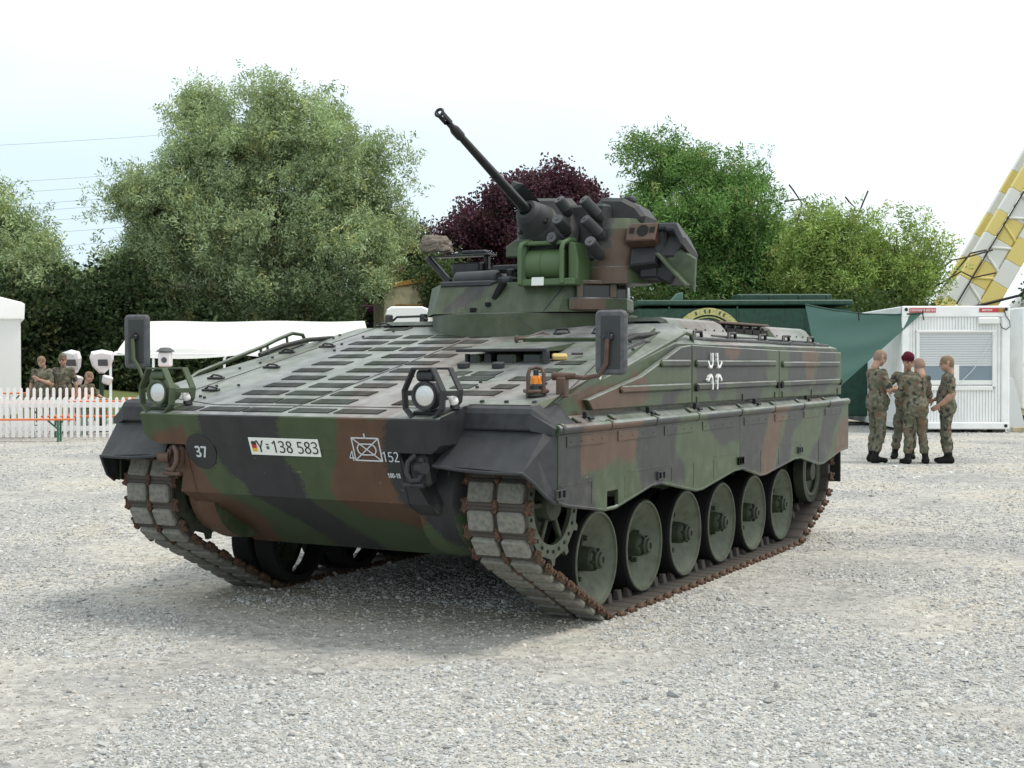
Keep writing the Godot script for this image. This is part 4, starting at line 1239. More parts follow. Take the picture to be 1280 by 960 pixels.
func tracks() -> void:
	# one link: two pads, two pins with end connectors, a centre connector and guide horns; y is outward
	var pitch := 0.157
	var pads := MB.new()
	for x in [-0.098, 0.098]:
		pads.box(Vector3(x, 0.024, 0), Vector3(0.164, 0.044, 0.12), Basis.IDENTITY, 0.012)
	var iron := MB.new()
	iron.box(Vector3(0, -0.006, 0), Vector3(0.37, 0.03, 0.128), Basis.IDENTITY, 0.006)
	iron.cyl(Vector3(-0.19, 0, pitch * 0.5 - 0.012), Vector3(0.19, 0, pitch * 0.5 - 0.012), 0.018, -1, 8)
	iron.cyl(Vector3(-0.19, 0, -pitch * 0.5 + 0.012), Vector3(0.19, 0, -pitch * 0.5 + 0.012), 0.018, -1, 8)
	iron.prism(pz([-0.028, 0, 0.028, 0, 0.016, -0.07, -0.016, -0.07]), Transform3D(Basis.IDENTITY, Vector3(0, -0.015, 0)), -0.03, 0.03, 0.006)
	var ends := MB.new()
	ends.box(Vector3(0, 0.014, pitch * 0.5), Vector3(0.03, 0.05, 0.09), Basis.IDENTITY, 0.012)
	for x in [-1.0, 1.0]:
		ends.box(Vector3(x * 0.203, 0.0, pitch * 0.5), Vector3(0.042, 0.058, 0.098), Basis.IDENTITY, 0.02)
		ends.cyl(Vector3(x * 0.222, 0, pitch * 0.5 - 0.03), Vector3(x * 0.234, 0, pitch * 0.5 - 0.03), 0.016, 0.012, 8)
		ends.cyl(Vector3(x * 0.222, 0, pitch * 0.5 + 0.03), Vector3(x * 0.234, 0, pitch * 0.5 + 0.03), 0.016, 0.012, 8)
	var lms := []
	for k in 4:
		var pm: StandardMaterial3D = M.pad.duplicate()
		pm.resource_name = "track_pad_rubber_worn"
		pm.albedo_color = gray([0.8, 0.95, 1.1, 0.9][k])
		pm.uv1_offset = Vector3(k * 0.37, k * 0.21, k * 0.13)
		lms.append(mesh_of([[pads, pm], [iron, M.link_iron], [ends, M.rust]]))
	rng.seed = 19
	# the loop: (z, y) of the link centres, turned round sprocket, road wheels and idler
	var loop := []
	var arc := func(cz: float, cy: float, r: float, a0: float, a1: float) -> void:
		var k := maxi(2, int(absf(a1 - a0) / 0.06))
		for i in k + 1:
			var a := deg_to_rad(lerpf(a0, a1, float(i) / k))
			loop.append(Vector2(cz + cos(a) * r, cy + sin(a) * r))
	# directions: 90 is up, 0 is forward; tangents worked out for the line from road wheel to sprocket and idler
	var f_ang := -90.0 + rad_to_deg(atan2(0.44, 0.8)) + rad_to_deg(asin((0.352 - 0.385) / Vector2(0.8, 0.44).length()))
	var r_ang := -90.0 - rad_to_deg(atan2(0.24, 0.76)) - rad_to_deg(asin((0.352 - 0.325) / Vector2(0.76, 0.24).length()))
	arc.call(0.8, 0.8, 0.385, 90.0, f_ang)
	arc.call(0.0, 0.36, 0.352, f_ang, -90.0)
	arc.call(-3.86, 0.36, 0.352, -90.0, r_ang)
	arc.call(-4.62, 0.6, 0.325, r_ang, -268.0)
	for z in [-3.5, -2.8, -2.2, -1.6, -1.0, -0.4]:
		loop.append(Vector2(z, 1.12 if z in [-2.8, -1.6, -0.4] else 1.1))
	var total := 0.0
	for i in loop.size():
		total += loop[i].distance_to(loop[(i + 1) % loop.size()])
	var count := int(round(total / pitch))
	for s in [1.0, -1.0]:
		var tr := Node3D.new()
		tr.name = numbered("track", V)
		V.add_child(tr, true)
		var i := 0
		var left := 0.0
		for k in count:
			var want := total * (k + (0.3 if s > 0 else 0.0)) / count
			var run := 0.0
			i = 0
			while run + loop[i].distance_to(loop[(i + 1) % loop.size()]) < want:
				run += loop[i].distance_to(loop[(i + 1) % loop.size()])
				i = (i + 1) % loop.size()
			var a: Vector2 = loop[i]
			var b: Vector2 = loop[(i + 1) % loop.size()]
			var p := a.lerp(b, (want - run) / maxf(a.distance_to(b), 1e-5))
			# direction smoothed over one link
			var d := (b - a).normalized()
			var o := Vector2(-d.y, d.x)
			var l := inst("track_link", lms[rng.randi() % 4], tr)
			var y := Vector3(0, o.y, o.x)
			var z := Vector3(0, d.y, d.x)
			l.transform = Transform3D(Basis(y.cross(z), y, z), Vector3(1.305 * s, p.y, p.x))


func turret() -> void:
	# ring
	var b := MB.new()
	b.lathe(Transform3D(Basis.IDENTITY, Vector3(0.05, 0, -1.66)), [Vector2(0.82, 1.75), Vector2(0.8, 1.8), Vector2(0.81, 1.984), Vector2(0.75, 1.99)], 72)
	obj("turret_ring", b, M.camo, V)
	# body: faceted plan, walls leaning in
	var lo := pz([-0.47, -0.98, 0.6, -0.98, 0.93, -1.36, 0.8, -1.8, 0.45, -2.3, -0.4, -2.35, -0.84, -2.0, -0.86, -1.5])
	var hi := pz([-0.46, -1.08, 0.64, -1.08, 0.89, -1.4, 0.77, -1.78, 0.42, -2.24, -0.38, -2.28, -0.81, -1.96, -0.83, -1.54])
	b = MB.new()
	var k := lo.size()
	var top := []
	for i in k:
		var j := (i + 1) % k
		var o := Vector3(lo[i].x + lo[j].x - 0.1, 0.3, lo[i].y + lo[j].y + 3.4)
		b.oquad(Vector3(lo[i].x, 1.992, lo[i].y), Vector3(lo[j].x, 1.992, lo[j].y), Vector3(hi[j].x, 2.225, hi[j].y), Vector3(hi[i].x, 2.225, hi[i].y), o)
		top.append(Vector3(hi[i].x, 2.225, hi[i].y))
	b.poly_fan(top)
	var body := obj("turret_body", b, M.camo, V)
	b = MB.new()
	rng.seed = 9
	for i in 16:
		var x := -0.4 + (i % 8) * 0.14
		var y := 2.04 if i < 8 else 2.16
		b.cyl(Vector3(x, y, -1.0 - (y - 1.99) * 0.42), Vector3(x, y + 0.005, -0.985 - (y - 1.99) * 0.42), 0.012, -1, 6)
	b.ribbon([Vector3(0.62, 2.2, -1.065), Vector3(0.48, 2.0, -0.985)], 0.006, Vector3(0, 0.4, 0.92), 0.004)
	b.ribbon([Vector3(0.3, 1.97, -0.82), Vector3(0.45, 1.86, -0.88)], 0.006, Vector3(0.3, 0.2, 0.92), 0.004)
	obj("turret_bolts", b, M.darkgrey, body)
	b = MB.new()
	b.box(Vector3(0.07, 2.16, -1.05), Vector3(0.05, 0.16, 0.06), Basis(Vector3.BACK, -0.5), 0.01)
	b.box(Vector3(0.0, 2.06, -1.0), Vector3(0.04, 0.03, 0.03), Basis.IDENTITY, 0.005)
	b.box(Vector3(-0.12, 2.02, -0.985), Vector3(0.05, 0.03, 0.02), Basis.IDENTITY, 0.004)
	obj("turret_notch", b, M.void, body)
	b = MB.new()
	b.prism(pz([-0.46, 2.2, -0.02, 2.2, 0.04, 2.235, -0.02, 2.245, -0.46, 2.245]), Transform3D.IDENTITY, -1.4, -1.06, 0.01)
	obj("turret_visor_plate", b, M.darkgrey, body)
	# periscope housing on the left front, with deep windows
	b = MB.new()
	b.prism(pz([0.66, -1.04, 0.88, -1.2, 0.97, -1.38, 0.86, -1.75, 0.6, -1.9, 0.5, -1.6]), Transform3D(Basis(Vector3(1, 0, 0), Vector3(0, 0, 1), Vector3(0, -1, 0)), Vector3.ZERO), -2.1, -2.0, 0.012)
	b.prism(pz([0.66, -1.06, 0.87, -1.22, 0.96, -1.39, 0.85, -1.74, 0.6, -1.9, 0.5, -1.6]), Transform3D(Basis(Vector3(1, 0, 0), Vector3(0, 0, 1), Vector3(0, -1, 0)), Vector3.ZERO), -2.225, -2.195, 0.006)
	b.box(Vector3(0.9, 2.145, -1.28), Vector3(0.05, 0.1, 0.05), Basis(Vector3.UP, 0.6), 0.005)
	b.box(Vector3(0.7, 2.145, -1.13), Vector3(0.05, 0.1, 0.08), Basis(Vector3.UP, 0.6), 0.005)
	b.box(Vector3(0.93, 2.145, -1.43), Vector3(0.03, 0.1, 0.04), Basis(Vector3.UP, 1.1), 0.005)
	var pb := obj("periscope_housing", b, M.camo, V)
	for w in [[0.8, -1.22, 0.6, 0.2], [0.925, -1.36, 1.1, 0.08], [0.87, -1.6, 1.8, 0.16]]:
		b = MB.new()
		b.box(Vector3(w[0], 2.145, w[1]), Vector3(w[3], 0.085, 0.02), Basis(Vector3.UP, w[2]))
		obj("periscope_window", b, M.glass_dark, pb)
	# rolled pad and the low fittings by the commander's hatch
	b = MB.new()
	b.cyl(Vector3(-0.42, 2.265, -1.24), Vector3(-0.03, 2.27, -1.22), 0.062, -1, 20, 0.015)
	b.box(Vector3(0.02, 2.25, -1.27), Vector3(0.14, 0.06, 0.14), Basis.IDENTITY, 0.02)
	obj("rolled_pad", b, M.darkgrey, V)
	b = MB.new()
	b.cyl(Vector3(-0.34, 2.225, -1.75), Vector3(-0.34, 2.32, -1.75), 0.36, 0.34, 32, 0.02)
	b.box(Vector3(-0.3, 2.35, -1.6), Vector3(0.7, 0.035, 0.1), Basis.IDENTITY, 0.01)
	b.box(Vector3(-0.05, 2.36, -1.45), Vector3(0.3, 0.05, 0.08), Basis.IDENTITY, 0.01)
	b.box(Vector3(-0.02, 2.29, -1.4), Vector3(0.06, 0.12, 0.06), Basis.IDENTITY, 0.01)
	b.box(Vector3(-0.46, 2.36, -1.5), Vector3(0.26, 0.12, 0.12), Basis.IDENTITY, 0.015)
	obj("commander_hatch", b, M.gun, V)
	b = MB.new()
	b.box(Vector3(-0.5, 2.475, -1.5), Vector3(0.52, 0.016, 0.14), Basis.IDENTITY, 0.004)
	b.box(Vector3(-0.4, 2.5, -1.5), Vector3(0.22, 0.03, 0.08), Basis.IDENTITY, 0.008)
	b.box(Vector3(-0.74, 2.37, -1.5), Vector3(0.05, 0.3, 0.05), Basis(Vector3.BACK, 0.78), 0.01)
	b.box(Vector3(-0.32, 2.4, -1.55), Vector3(0.04, 0.16, 0.05), Basis.IDENTITY, 0.008)
	var br := obj("sight_bracket", b, M.gun, V)
	# canvas hood pulled over the sight, with sagging folds
	b = MB.new()
	var fn := FastNoiseLite.new()
	fn.frequency = 1.9
	fn.seed = 3
	var grid := []
	for i in 15:
		var row := []
		for j in 29:
			var th := PI * 0.62 * i / 14.0
			var ph := TAU * j / 28.0
			var d := Vector3(sin(th) * cos(ph), cos(th), sin(th) * sin(ph))
			var r := 1.0 + 0.3 * fn.get_noise_3d(d.x * 0.9, d.y * 0.9, d.z * 0.9) + 0.05 * sin(ph * 7.0) * sin(th)
			var q := Vector3(signf(d.x) * pow(absf(d.x), 0.75) * 0.125, maxf(d.y, -0.5) * 0.1, signf(d.z) * pow(absf(d.z), 0.75) * 0.11) * r
			row.append(Vector3(-0.765, 2.555, -1.5) + q + Vector3(-0.02 * d.y, 0, 0))
		grid.append(row)
	for i in 14:
		for j in 28:
			b.oquad(grid[i][j], grid[i][j + 1], grid[i + 1][j + 1], grid[i + 1][j], grid[i][j] + grid[i + 1][j + 1] - Vector3(-1.53, 5.04, -3.0))
	b.poly_fan(range(28).map(func(j): return grid[14][j]))
	obj("canvas_cover", b, M.canvas, V)
	# sight box with its drum
	b = MB.new()
	b.box(Vector3(0.5, 2.21, -1.12), Vector3(0.47, 0.05, 0.3), Basis.IDENTITY, 0.008)
	b.box(Vector3(0.5, 2.35, -1.3), Vector3(0.47, 0.33, 0.06), Basis.IDENTITY, 0.01)
	b.box(Vector3(0.285, 2.35, -1.15), Vector3(0.04, 0.28, 0.22), Basis.IDENTITY, 0.008)
	b.prism(pz([0.66, 2.19, 0.735, 2.19, 0.74, 2.37, 0.715, 2.49, 0.66, 2.51]), Transform3D.IDENTITY, -1.32, -1.02, 0.01)
	b.box(Vector3(0.46, 2.5, -1.16), Vector3(0.38, 0.03, 0.3), Basis.IDENTITY, 0.008)
	var sb := obj("sight_box", b, M.green_mid, V)
	b = MB.new()
	b.cyl(Vector3(0.31, 2.345, -1.1), Vector3(0.62, 2.345, -1.1), 0.115, -1, 32, 0.015)
	b.cyl(Vector3(0.44, 2.345, -1.1), Vector3(0.446, 2.345, -1.1), 0.119, -1, 32)
	obj("sight_drum", b, M.green_mid, sb)
	for x in [0.29, 0.635]:
		b = MB.new()
		b.tube([Vector3(x, 2.2, -0.97), Vector3(x, 2.45, -0.97), Vector3(x + 0.008, 2.49, -0.98), Vector3(x + 0.03, 2.515, -1.03), Vector3(x + 0.04, 2.515, -1.1)], 0.019, 10)
		obj("sight_hoop", b, M.green_mid, sb)
	b = MB.new()
	b.box(Vector3(0.44, 2.215, -0.965), Vector3(0.1, 0.062, 0.012), Basis(Vector3.RIGHT, -0.1), 0.003)
	obj("white_tag", b, M.sign_white, sb)
	b = MB.new()
	b.prism(pz([0.12, 2.41, 0.29, 2.41, 0.29, 2.54, 0.2, 2.54, 0.12, 2.49]), Transform3D.IDENTITY, -1.18, -1.06, 0.008)
	obj("side_flap", b, M.green, V)
	# overhead gun cradle, tilted up with the barrel
	var el := Basis(Vector3.RIGHT, -deg_to_rad(23.25))
	var root := Vector3(0.31, 2.745, -1.05)
	var gt := Transform3D(el, root)
	b = MB.new()
	b.prism(pz([-0.16, -0.2, -0.14, 0.18, -0.1, 0.22, 0.24, 0.2, 0.33, 0.1, 0.36, -0.1, 0.36, -0.22, 0.1, -0.3, -0.06, -0.28]), gt, -1.05, -0.14, 0.05)
	b.prism(pz([-0.14, 0.06, -0.1, 0.2, 0.0, 0.16]), gt, -0.6, 0.14, 0.02)
	var cr := obj("gun_cradle", b, M.gun_camo, V)
	b = MB.new()
	b.lathe(MB.along(gt * Vector3(0.02, -0.03, -0.2), gt * Vector3(0.0, 0.0, 0.03)), [Vector2(0.19, 0.0), Vector2(0.185, 0.03), Vector2(0.15, 0.08), Vector2(0.1, 0.2), Vector2(0.078, 0.232), Vector2(0.052, 0.234), Vector2(0.046, 0.2)], 36)
	obj("gun_mantlet", b, M.gun_camo, cr)
	b = MB.new()
	for j in 3:
		b.ball(gt * Vector3(-0.115 + j * 0.02, 0.19 - j * 0.16, 0.02 - j * 0.05), Vector3.ONE * 0.018, 8)
	b.box(gt * Vector3(0.13, -0.05, -0.06), Vector3(0.03, 0.05, 0.03), el, 0.005)
	obj("mantlet_lugs", b, M.gun, cr)
	b = MB.new()
	var f := func(u: float) -> Vector3: return gt * Vector3(0, 0, u)
	b.lathe(MB.along(f.call(-0.05), f.call(1.4)), [Vector2(0.04, 0.0), Vector2(0.036, 0.25), Vector2(0.027, 1.05), Vector2(0.026, 1.08), Vector2(0.034, 1.1), Vector2(0.034, 1.18), Vector2(0.022, 1.22), Vector2(0.021, 1.28)], 20)
	obj("gun_barrel", b, M.gun, cr)
	# muzzle ring with its slots
	b = MB.new()
	for x in [-1.0, 1.0]:
		b.box(f.call(1.28) + el * Vector3(0.024 * x, 0, 0), Vector3(0.012, 0.03, 0.13), el, 0.004)
	b.box(f.call(1.275), Vector3(0.05, 0.03, 0.016), el, 0.004)
	b.tube(ring_pts(f.call(1.345), 0.026, 0.026, el * Vector3.RIGHT, el * Vector3.UP, 16).slice(0, 16), 0.011, 8, true)
	obj("muzzle_brake", b, M.gun, cr)
	# smoke dischargers, two fans of three
	for d in [[0.6, 2.745, -1.12, -0.3, 0.7, 0.6, 0.1], [0.6, 2.6, -1.1, 0.0, 0.42, 0.9, 0.15], [0.55, 2.5, -1.12, -0.05, 0.25, 0.95, 0.14],
			[0.83, 2.7, -1.17, -0.42, 0.66, 0.62, 0.16], [0.85, 2.56, -1.15, -0.4, 0.62, 0.66, 0.16], [0.86, 2.41, -1.12, 0.0, 0.48, 0.87, 0.17]]:
		var p0 := Vector3(d[0], d[1], d[2])
		var dir := Vector3(d[3], d[4], d[5]).normalized()
		b = MB.new()
		b.cyl(p0, p0 + dir * d[6], 0.044, 0.042, 20, 0.006)
		b.cyl(p0 - dir * 0.05, p0, 0.028, 0.05, 16)
		var sd := obj("smoke_discharger", b, M.gun_camo, V)
		b = MB.new()
		b.cyl(p0 + dir * (d[6] + 0.0005), p0 + dir * (d[6] + 0.004), 0.038, -1, 20)
		b.cyl(p0 + dir * d[6], p0 + dir * (d[6] + 0.012), 0.012, -1, 8)
		obj("discharger_cap", b, M.mirror_rim, sd)
	b = MB.new()
	b.box(Vector3(0.72, 2.58, -1.28), Vector3(0.3, 0.42, 0.14), Basis.IDENTITY, 0.02)
	b.box(Vector3(0.66, 2.72, -1.35), Vector3(0.18, 0.12, 0.2), Basis.IDENTITY, 0.02)
	b.box(Vector3(0.76, 2.62, -1.2), Vector3(0.03, 0.3, 0.06), Basis(Vector3.BACK, 0.25), 0.005)
	obj("discharger_mount", b, M.gun_camo, V)
	# pivot tower and its hood
	b = MB.new()
	b.lathe(Transform3D(Basis.IDENTITY, Vector3(0.86, 0, -1.45)), [Vector2(0, 2.2), Vector2(0.25, 2.2), Vector2(0.25, 2.32), Vector2(0.244, 2.325), Vector2(0.244, 2.6), Vector2(0.21, 2.68), Vector2(0, 2.7)], 44)
	obj("pivot_tower", b, M.camo, V)
	b = MB.new()
	b.prism(pz([-0.16, 2.64, 0.2, 2.64, 0.22, 2.7, 0.16, 2.78, 0.05, 2.84, -0.12, 2.85, -0.17, 2.78]), Transform3D(Basis(Vector3.UP, 0.15), Vector3(0.88, 0, -1.45)), -0.3, 0.1, 0.03)
	b.box(Vector3(0.94, 2.84, -1.5), Vector3(0.08, 0.05, 0.1), Basis.IDENTITY, 0.015)
	obj("tower_hood", b, M.gun_camo, V)
	# missile launcher arm, tilted up like the gun: box with a round port, shell and fin
	var mt := Transform3D(el, Vector3(1.16, 2.565, -1.2))
	b = MB.new()
	b.prism(pz([-0.115, -0.07, 0.115, -0.07, 0.12, 0.07, -0.08, 0.075, -0.12, 0.04]), mt, -0.42, 0.0, 0.008)
	var ml := obj("missile_launcher", b, M.brown, V)
	b = MB.new()
	b.cyl(mt * Vector3(0.012, 0.008, -0.01), mt * Vector3(0.012, 0.008, 0.003), 0.046, -1, 24)
	for x in [-0.075, 0.085]:
		b.box(mt * Vector3(x, 0.012, 0.0), Vector3(0.04, 0.046, 0.006), el)
	obj("launcher_ports", b, M.void, ml)
	b = MB.new()
	b.prism(pz([0.124, 0.07, 0.27, 0.065, 0.345, -0.06, 0.34, -0.12, 0.315, -0.12, 0.245, 0.0, 0.19, 0.005, 0.18, 0.02, 0.124, 0.02]), mt, -0.3, 0.0, 0.012)
	b.prism(pz([0.124, 0.04, 0.24, 0.02, 0.3, -0.08, 0.24, -0.16, 0.124, -0.16]), mt, -0.22, -0.1, 0.012)
	obj("launcher_shell", b, M.black, ml)
	b = MB.new()
	b.prism(pz([1.28, 2.4, 1.31, 2.405, 1.53, 2.17, 1.51, 2.15]), Transform3D.IDENTITY, -1.36, -1.16, 0.006)
	b.prism(pz([1.34, 2.37, 1.45, 2.43, 1.56, 2.36, 1.55, 2.12]), Transform3D.IDENTITY, -1.28, -1.24, 0.006)
	obj("launcher_fin", b, M.green, ml)
	b = MB.new()
	b.cyl(Vector3(0.98, 2.42, -1.45), Vector3(1.25, 2.42, -1.45), 0.14, 0.11, 24)
	b.box(Vector3(1.26, 2.31, -1.42), Vector3(0.28, 0.16, 0.24), Basis(Vector3.BACK, -0.5), 0.02)
	b.prism(pz([-0.1, -0.22, 0.11, -0.2, 0.115, -0.07, -0.11, -0.07]), mt, -0.42, -0.1, 0.012)
	b.box(Vector3(1.18, 2.28, -1.35), Vector3(0.16, 0.1, 0.12), Basis.IDENTITY, 0.02)
	b.box(Vector3(1.28, 2.48, -1.4), Vector3(0.1, 0.2, 0.3), Basis.IDENTITY, 0.02)
	obj("launcher_arm", b, M.black, ml)


func vehicle() -> void:
	V = thing("infantry_fighting_vehicle", "tracked camouflaged armoured fighting vehicle with raised gun, plate Y 138 583 on its nose", "armoured vehicle")
	hull()
	hatch_and_hood()
	mudguards()
	skirts()
	lockers()
	roof()
	turret()
	lamps_and_fittings()
	markings()
	wheels()
	tracks()


# ---------------------------------------------------------------- yard
func ground() -> void:
	var v := PackedVector3Array()
	var n := PackedVector3Array()
	var u1 := PackedVector2Array()
	var u2 := PackedVector2Array()
	var steps := [-400.0, -150.0, -60.0, -30.0, -15.0, 0.0, 15.0, 30.0, 60.0, 150.0, 400.0]
	for i in 10:
		for j in 10:
			for k in [[0, 0], [1, 0], [1, 1], [0, 0], [1, 1], [0, 1]]:
				var p := Vector3(steps[i + k[0]], 0, steps[j + k[1]])
				v.append(p)
				n.append(Vector3.UP)
				u1.append(Vector2(p.x, p.z) / 1.9)
				u2.append(Vector2(p.x + p.z * 0.3, p.z - p.x * 0.3) / 17.0)
	var a := []
	a.resize(Mesh.ARRAY_MAX)
	a[Mesh.ARRAY_VERTEX] = v
	a[Mesh.ARRAY_NORMAL] = n
	a[Mesh.ARRAY_TEX_UV] = u1
	a[Mesh.ARRAY_TEX_UV2] = u2
	var m := ArrayMesh.new()
	m.add_surface_from_arrays(Mesh.PRIMITIVE_TRIANGLES, a)
	m.surface_set_material(0, M.gravel)
	var g := inst("ground", m)
	tag(g, "pale limestone gravel yard", "", "", "structure")
	# grass verge beyond the benches
	var b := MB.new()
	var c := [yd(-60, 0.02, 40.5), yd(4, 0.02, 40.5), yd(30, 0.02, 44), yd(60, 0.02, 46), yd(60, 0.02, 120), yd(-60, 0.02, 120)]
	b.poly_fan(c)
	tag(obj("grass_verge", b, M.grass), "grass strip below the dark hedge", "", "", "structure")
	# low grass bank between the benches and the hedge
	b = MB.new()
	for i in 24:
		var l0 := -24.0 + i * 0.95
		var l1 := l0 + 0.95
		var h0 := 0.7 + 0.08 * sin(i * 1.3)
		var h1 := 0.7 + 0.08 * sin((i + 1) * 1.3)
		var q := [[40.2, 0.0, 0.0], [42.0, h0 * 0.6, h1 * 0.6], [43.6, h0, h1], [52.0, h0 + 0.05, h1 + 0.05]]
		for k in 3:
			b.oquad(yd(l0, q[k][1], q[k][0]), yd(l1, q[k][2], q[k][0]), yd(l1, q[k + 1][2], q[k + 1][0]), yd(l0, q[k + 1][1], q[k + 1][0]), Vector3.UP)
	tag(obj("grass_bank", b, M.grass), "low grass bank in front of the dark hedge", "", "", "structure")
	# loose stones: ever fewer and larger-spaced with distance
	rng.seed = 41
	var patch := FastNoiseLite.new()
	patch.frequency = 0.33
	patch.fractal_octaves = 3
	for kind in 3:
		var s := MB.new()
		stone_shape(s, kind)
		var mm := MultiMesh.new()
		mm.transform_format = MultiMesh.TRANSFORM_3D
		mm.use_colors = true
		mm.mesh = mesh_of([[s, M.stone]])
		var count := 90000
		var buf := PackedFloat32Array()
		buf.resize(count * 16)
		mm.instance_count = count
		for i in count:
			var dep := 4.4 * pow(34.0 / 4.4, pow(rng.randf(), 1.1))
			var p := yd(rng.randf_range(-0.52, 0.52) * dep, 0, dep)
			var sandy := patch.get_noise_2d(p.x, p.z)
			if sandy > 0.12 and rng.randf() < 0.8:
				p = yd(rng.randf_range(-0.52, 0.52) * dep, 0, dep)
				sandy = patch.get_noise_2d(p.x, p.z)
			var r := 0.0053 * exp(rng.randfn(0.0, 0.4)) * (1.0 + dep * 0.03) * (0.8 if sandy > 0.1 else 1.0)
			if rng.randf() < 0.008:
				r *= 2.0
			var ba := Basis(Vector3(rng.randfn(), rng.randfn() + 0.01, rng.randfn()).normalized(), rng.randf() * TAU) * Basis.from_scale(Vector3(r * rng.randf_range(0.8, 1.6), r * rng.randf_range(0.45, 0.9), r))
			ba = Basis.from_scale(Vector3(1, 0.75, 1)) * ba
			var sh := clampf(rng.randfn(0.42, 0.08), 0.12, 0.64)
			var wm := rng.randf_range(-0.035, 0.045) + (0.035 if sandy > 0.1 else -0.01)
			var o := i * 16
			buf[o] = ba.x.x; buf[o + 1] = ba.y.x; buf[o + 2] = ba.z.x; buf[o + 3] = p.x
			buf[o + 4] = ba.x.y; buf[o + 5] = ba.y.y; buf[o + 6] = ba.z.y; buf[o + 7] = r * 0.12
			buf[o + 8] = ba.x.z; buf[o + 9] = ba.y.z; buf[o + 10] = ba.z.z; buf[o + 11] = p.z
			buf[o + 12] = sh * (1.0 + wm); buf[o + 13] = sh; buf[o + 14] = sh * (0.97 - wm); buf[o + 15] = 1.0
		mm.buffer = buf
		var mi := MultiMeshInstance3D.new()
		mi.name = numbered("gravel_stones", self)
		mi.multimesh = mm
		add_child(mi, true)
		tag(mi, ["loose pale angular gravel stones", "loose flat gravel chips", "loose rounded gravel pebbles"][kind] + " strewn over the yard", "", "", "stuff")


func stone_shape(s: MB, kind: int) -> void:
	var ph := (1.0 + sqrt(5.0)) / 2.0
	var q := [Vector3(-1, ph, 0), Vector3(1, ph, 0), Vector3(-1, -ph, 0), Vector3(1, -ph, 0), Vector3(0, -1, ph), Vector3(0, 1, ph), Vector3(0, -1, -ph), Vector3(0, 1, -ph), Vector3(ph, 0, -1), Vector3(ph, 0, 1), Vector3(-ph, 0, -1), Vector3(-ph, 0, 1)]
	var r := RandomNumberGenerator.new()
	r.seed = 100 + kind
	for i in 12:
		q[i] = q[i].normalized() * r.randf_range(0.72, 1.3)
	for f in [[0, 11, 5], [0, 5, 1], [0, 1, 7], [0, 7, 10], [0, 10, 11], [1, 5, 9], [5, 11, 4], [11, 10, 2], [10, 7, 6], [7, 1, 8], [3, 9, 4], [3, 4, 2], [3, 2, 6], [3, 6, 8], [3, 8, 9], [4, 9, 5], [2, 4, 11], [6, 2, 10], [8, 6, 7], [9, 8, 1]]:
		s.tri(q[f[0]], q[f[1]], q[f[2]])


# ---------------------------------------------------------------- trees
func sprig(kind: int) -> ArrayMesh:
	var r := RandomNumberGenerator.new()
	r.seed = 60 + kind
	var s := MB.new()
	s.tinted = true
	var leaves := 20
	for i in leaves:
		var u := (i + 0.5) / leaves
		var at := Vector3(r.randfn() * 0.09, u * 0.9 - 0.35, r.randfn() * 0.09)
		if kind == 0:   # narrow drooping leaves
			at += Vector3(0.3 * u, -0.25 * u * u, 0)
		elif kind == 2:  # needles along a flat spray
			at = Vector3(r.randf_range(-0.28, 0.28) * (1.0 - u * 0.7), u * 0.9 - 0.3, r.randfn() * 0.03)
		var d := Vector3(r.randfn(), r.randfn() * 0.7 + (-0.2 if kind == 0 else 0.25), r.randfn()).normalized()
		var l: float = [0.17, 0.15, 0.2][kind] * r.randf_range(0.75, 1.25)
		var w: float = [0.05, 0.095, 0.045][kind] * r.randf_range(0.8, 1.2)
		var side := d.cross(Vector3(r.randfn(), r.randfn(), r.randfn())).normalized()
		var up := side.cross(d)
		var sh := r.randf_range(0.75, 1.25)
		s.tint = Color(sh, sh, sh * r.randf_range(0.85, 1.05))
		var m0 := at + d * l * 0.45 + side * w * 0.5 + up * w * 0.12
		var m1 := at + d * l * 0.45 - side * w * 0.5 + up * w * 0.12
		s.tri(at, m0, at + d * l)
		s.tri(at, at + d * l, m1)
	return mesh_of([[s, M.leaf]])


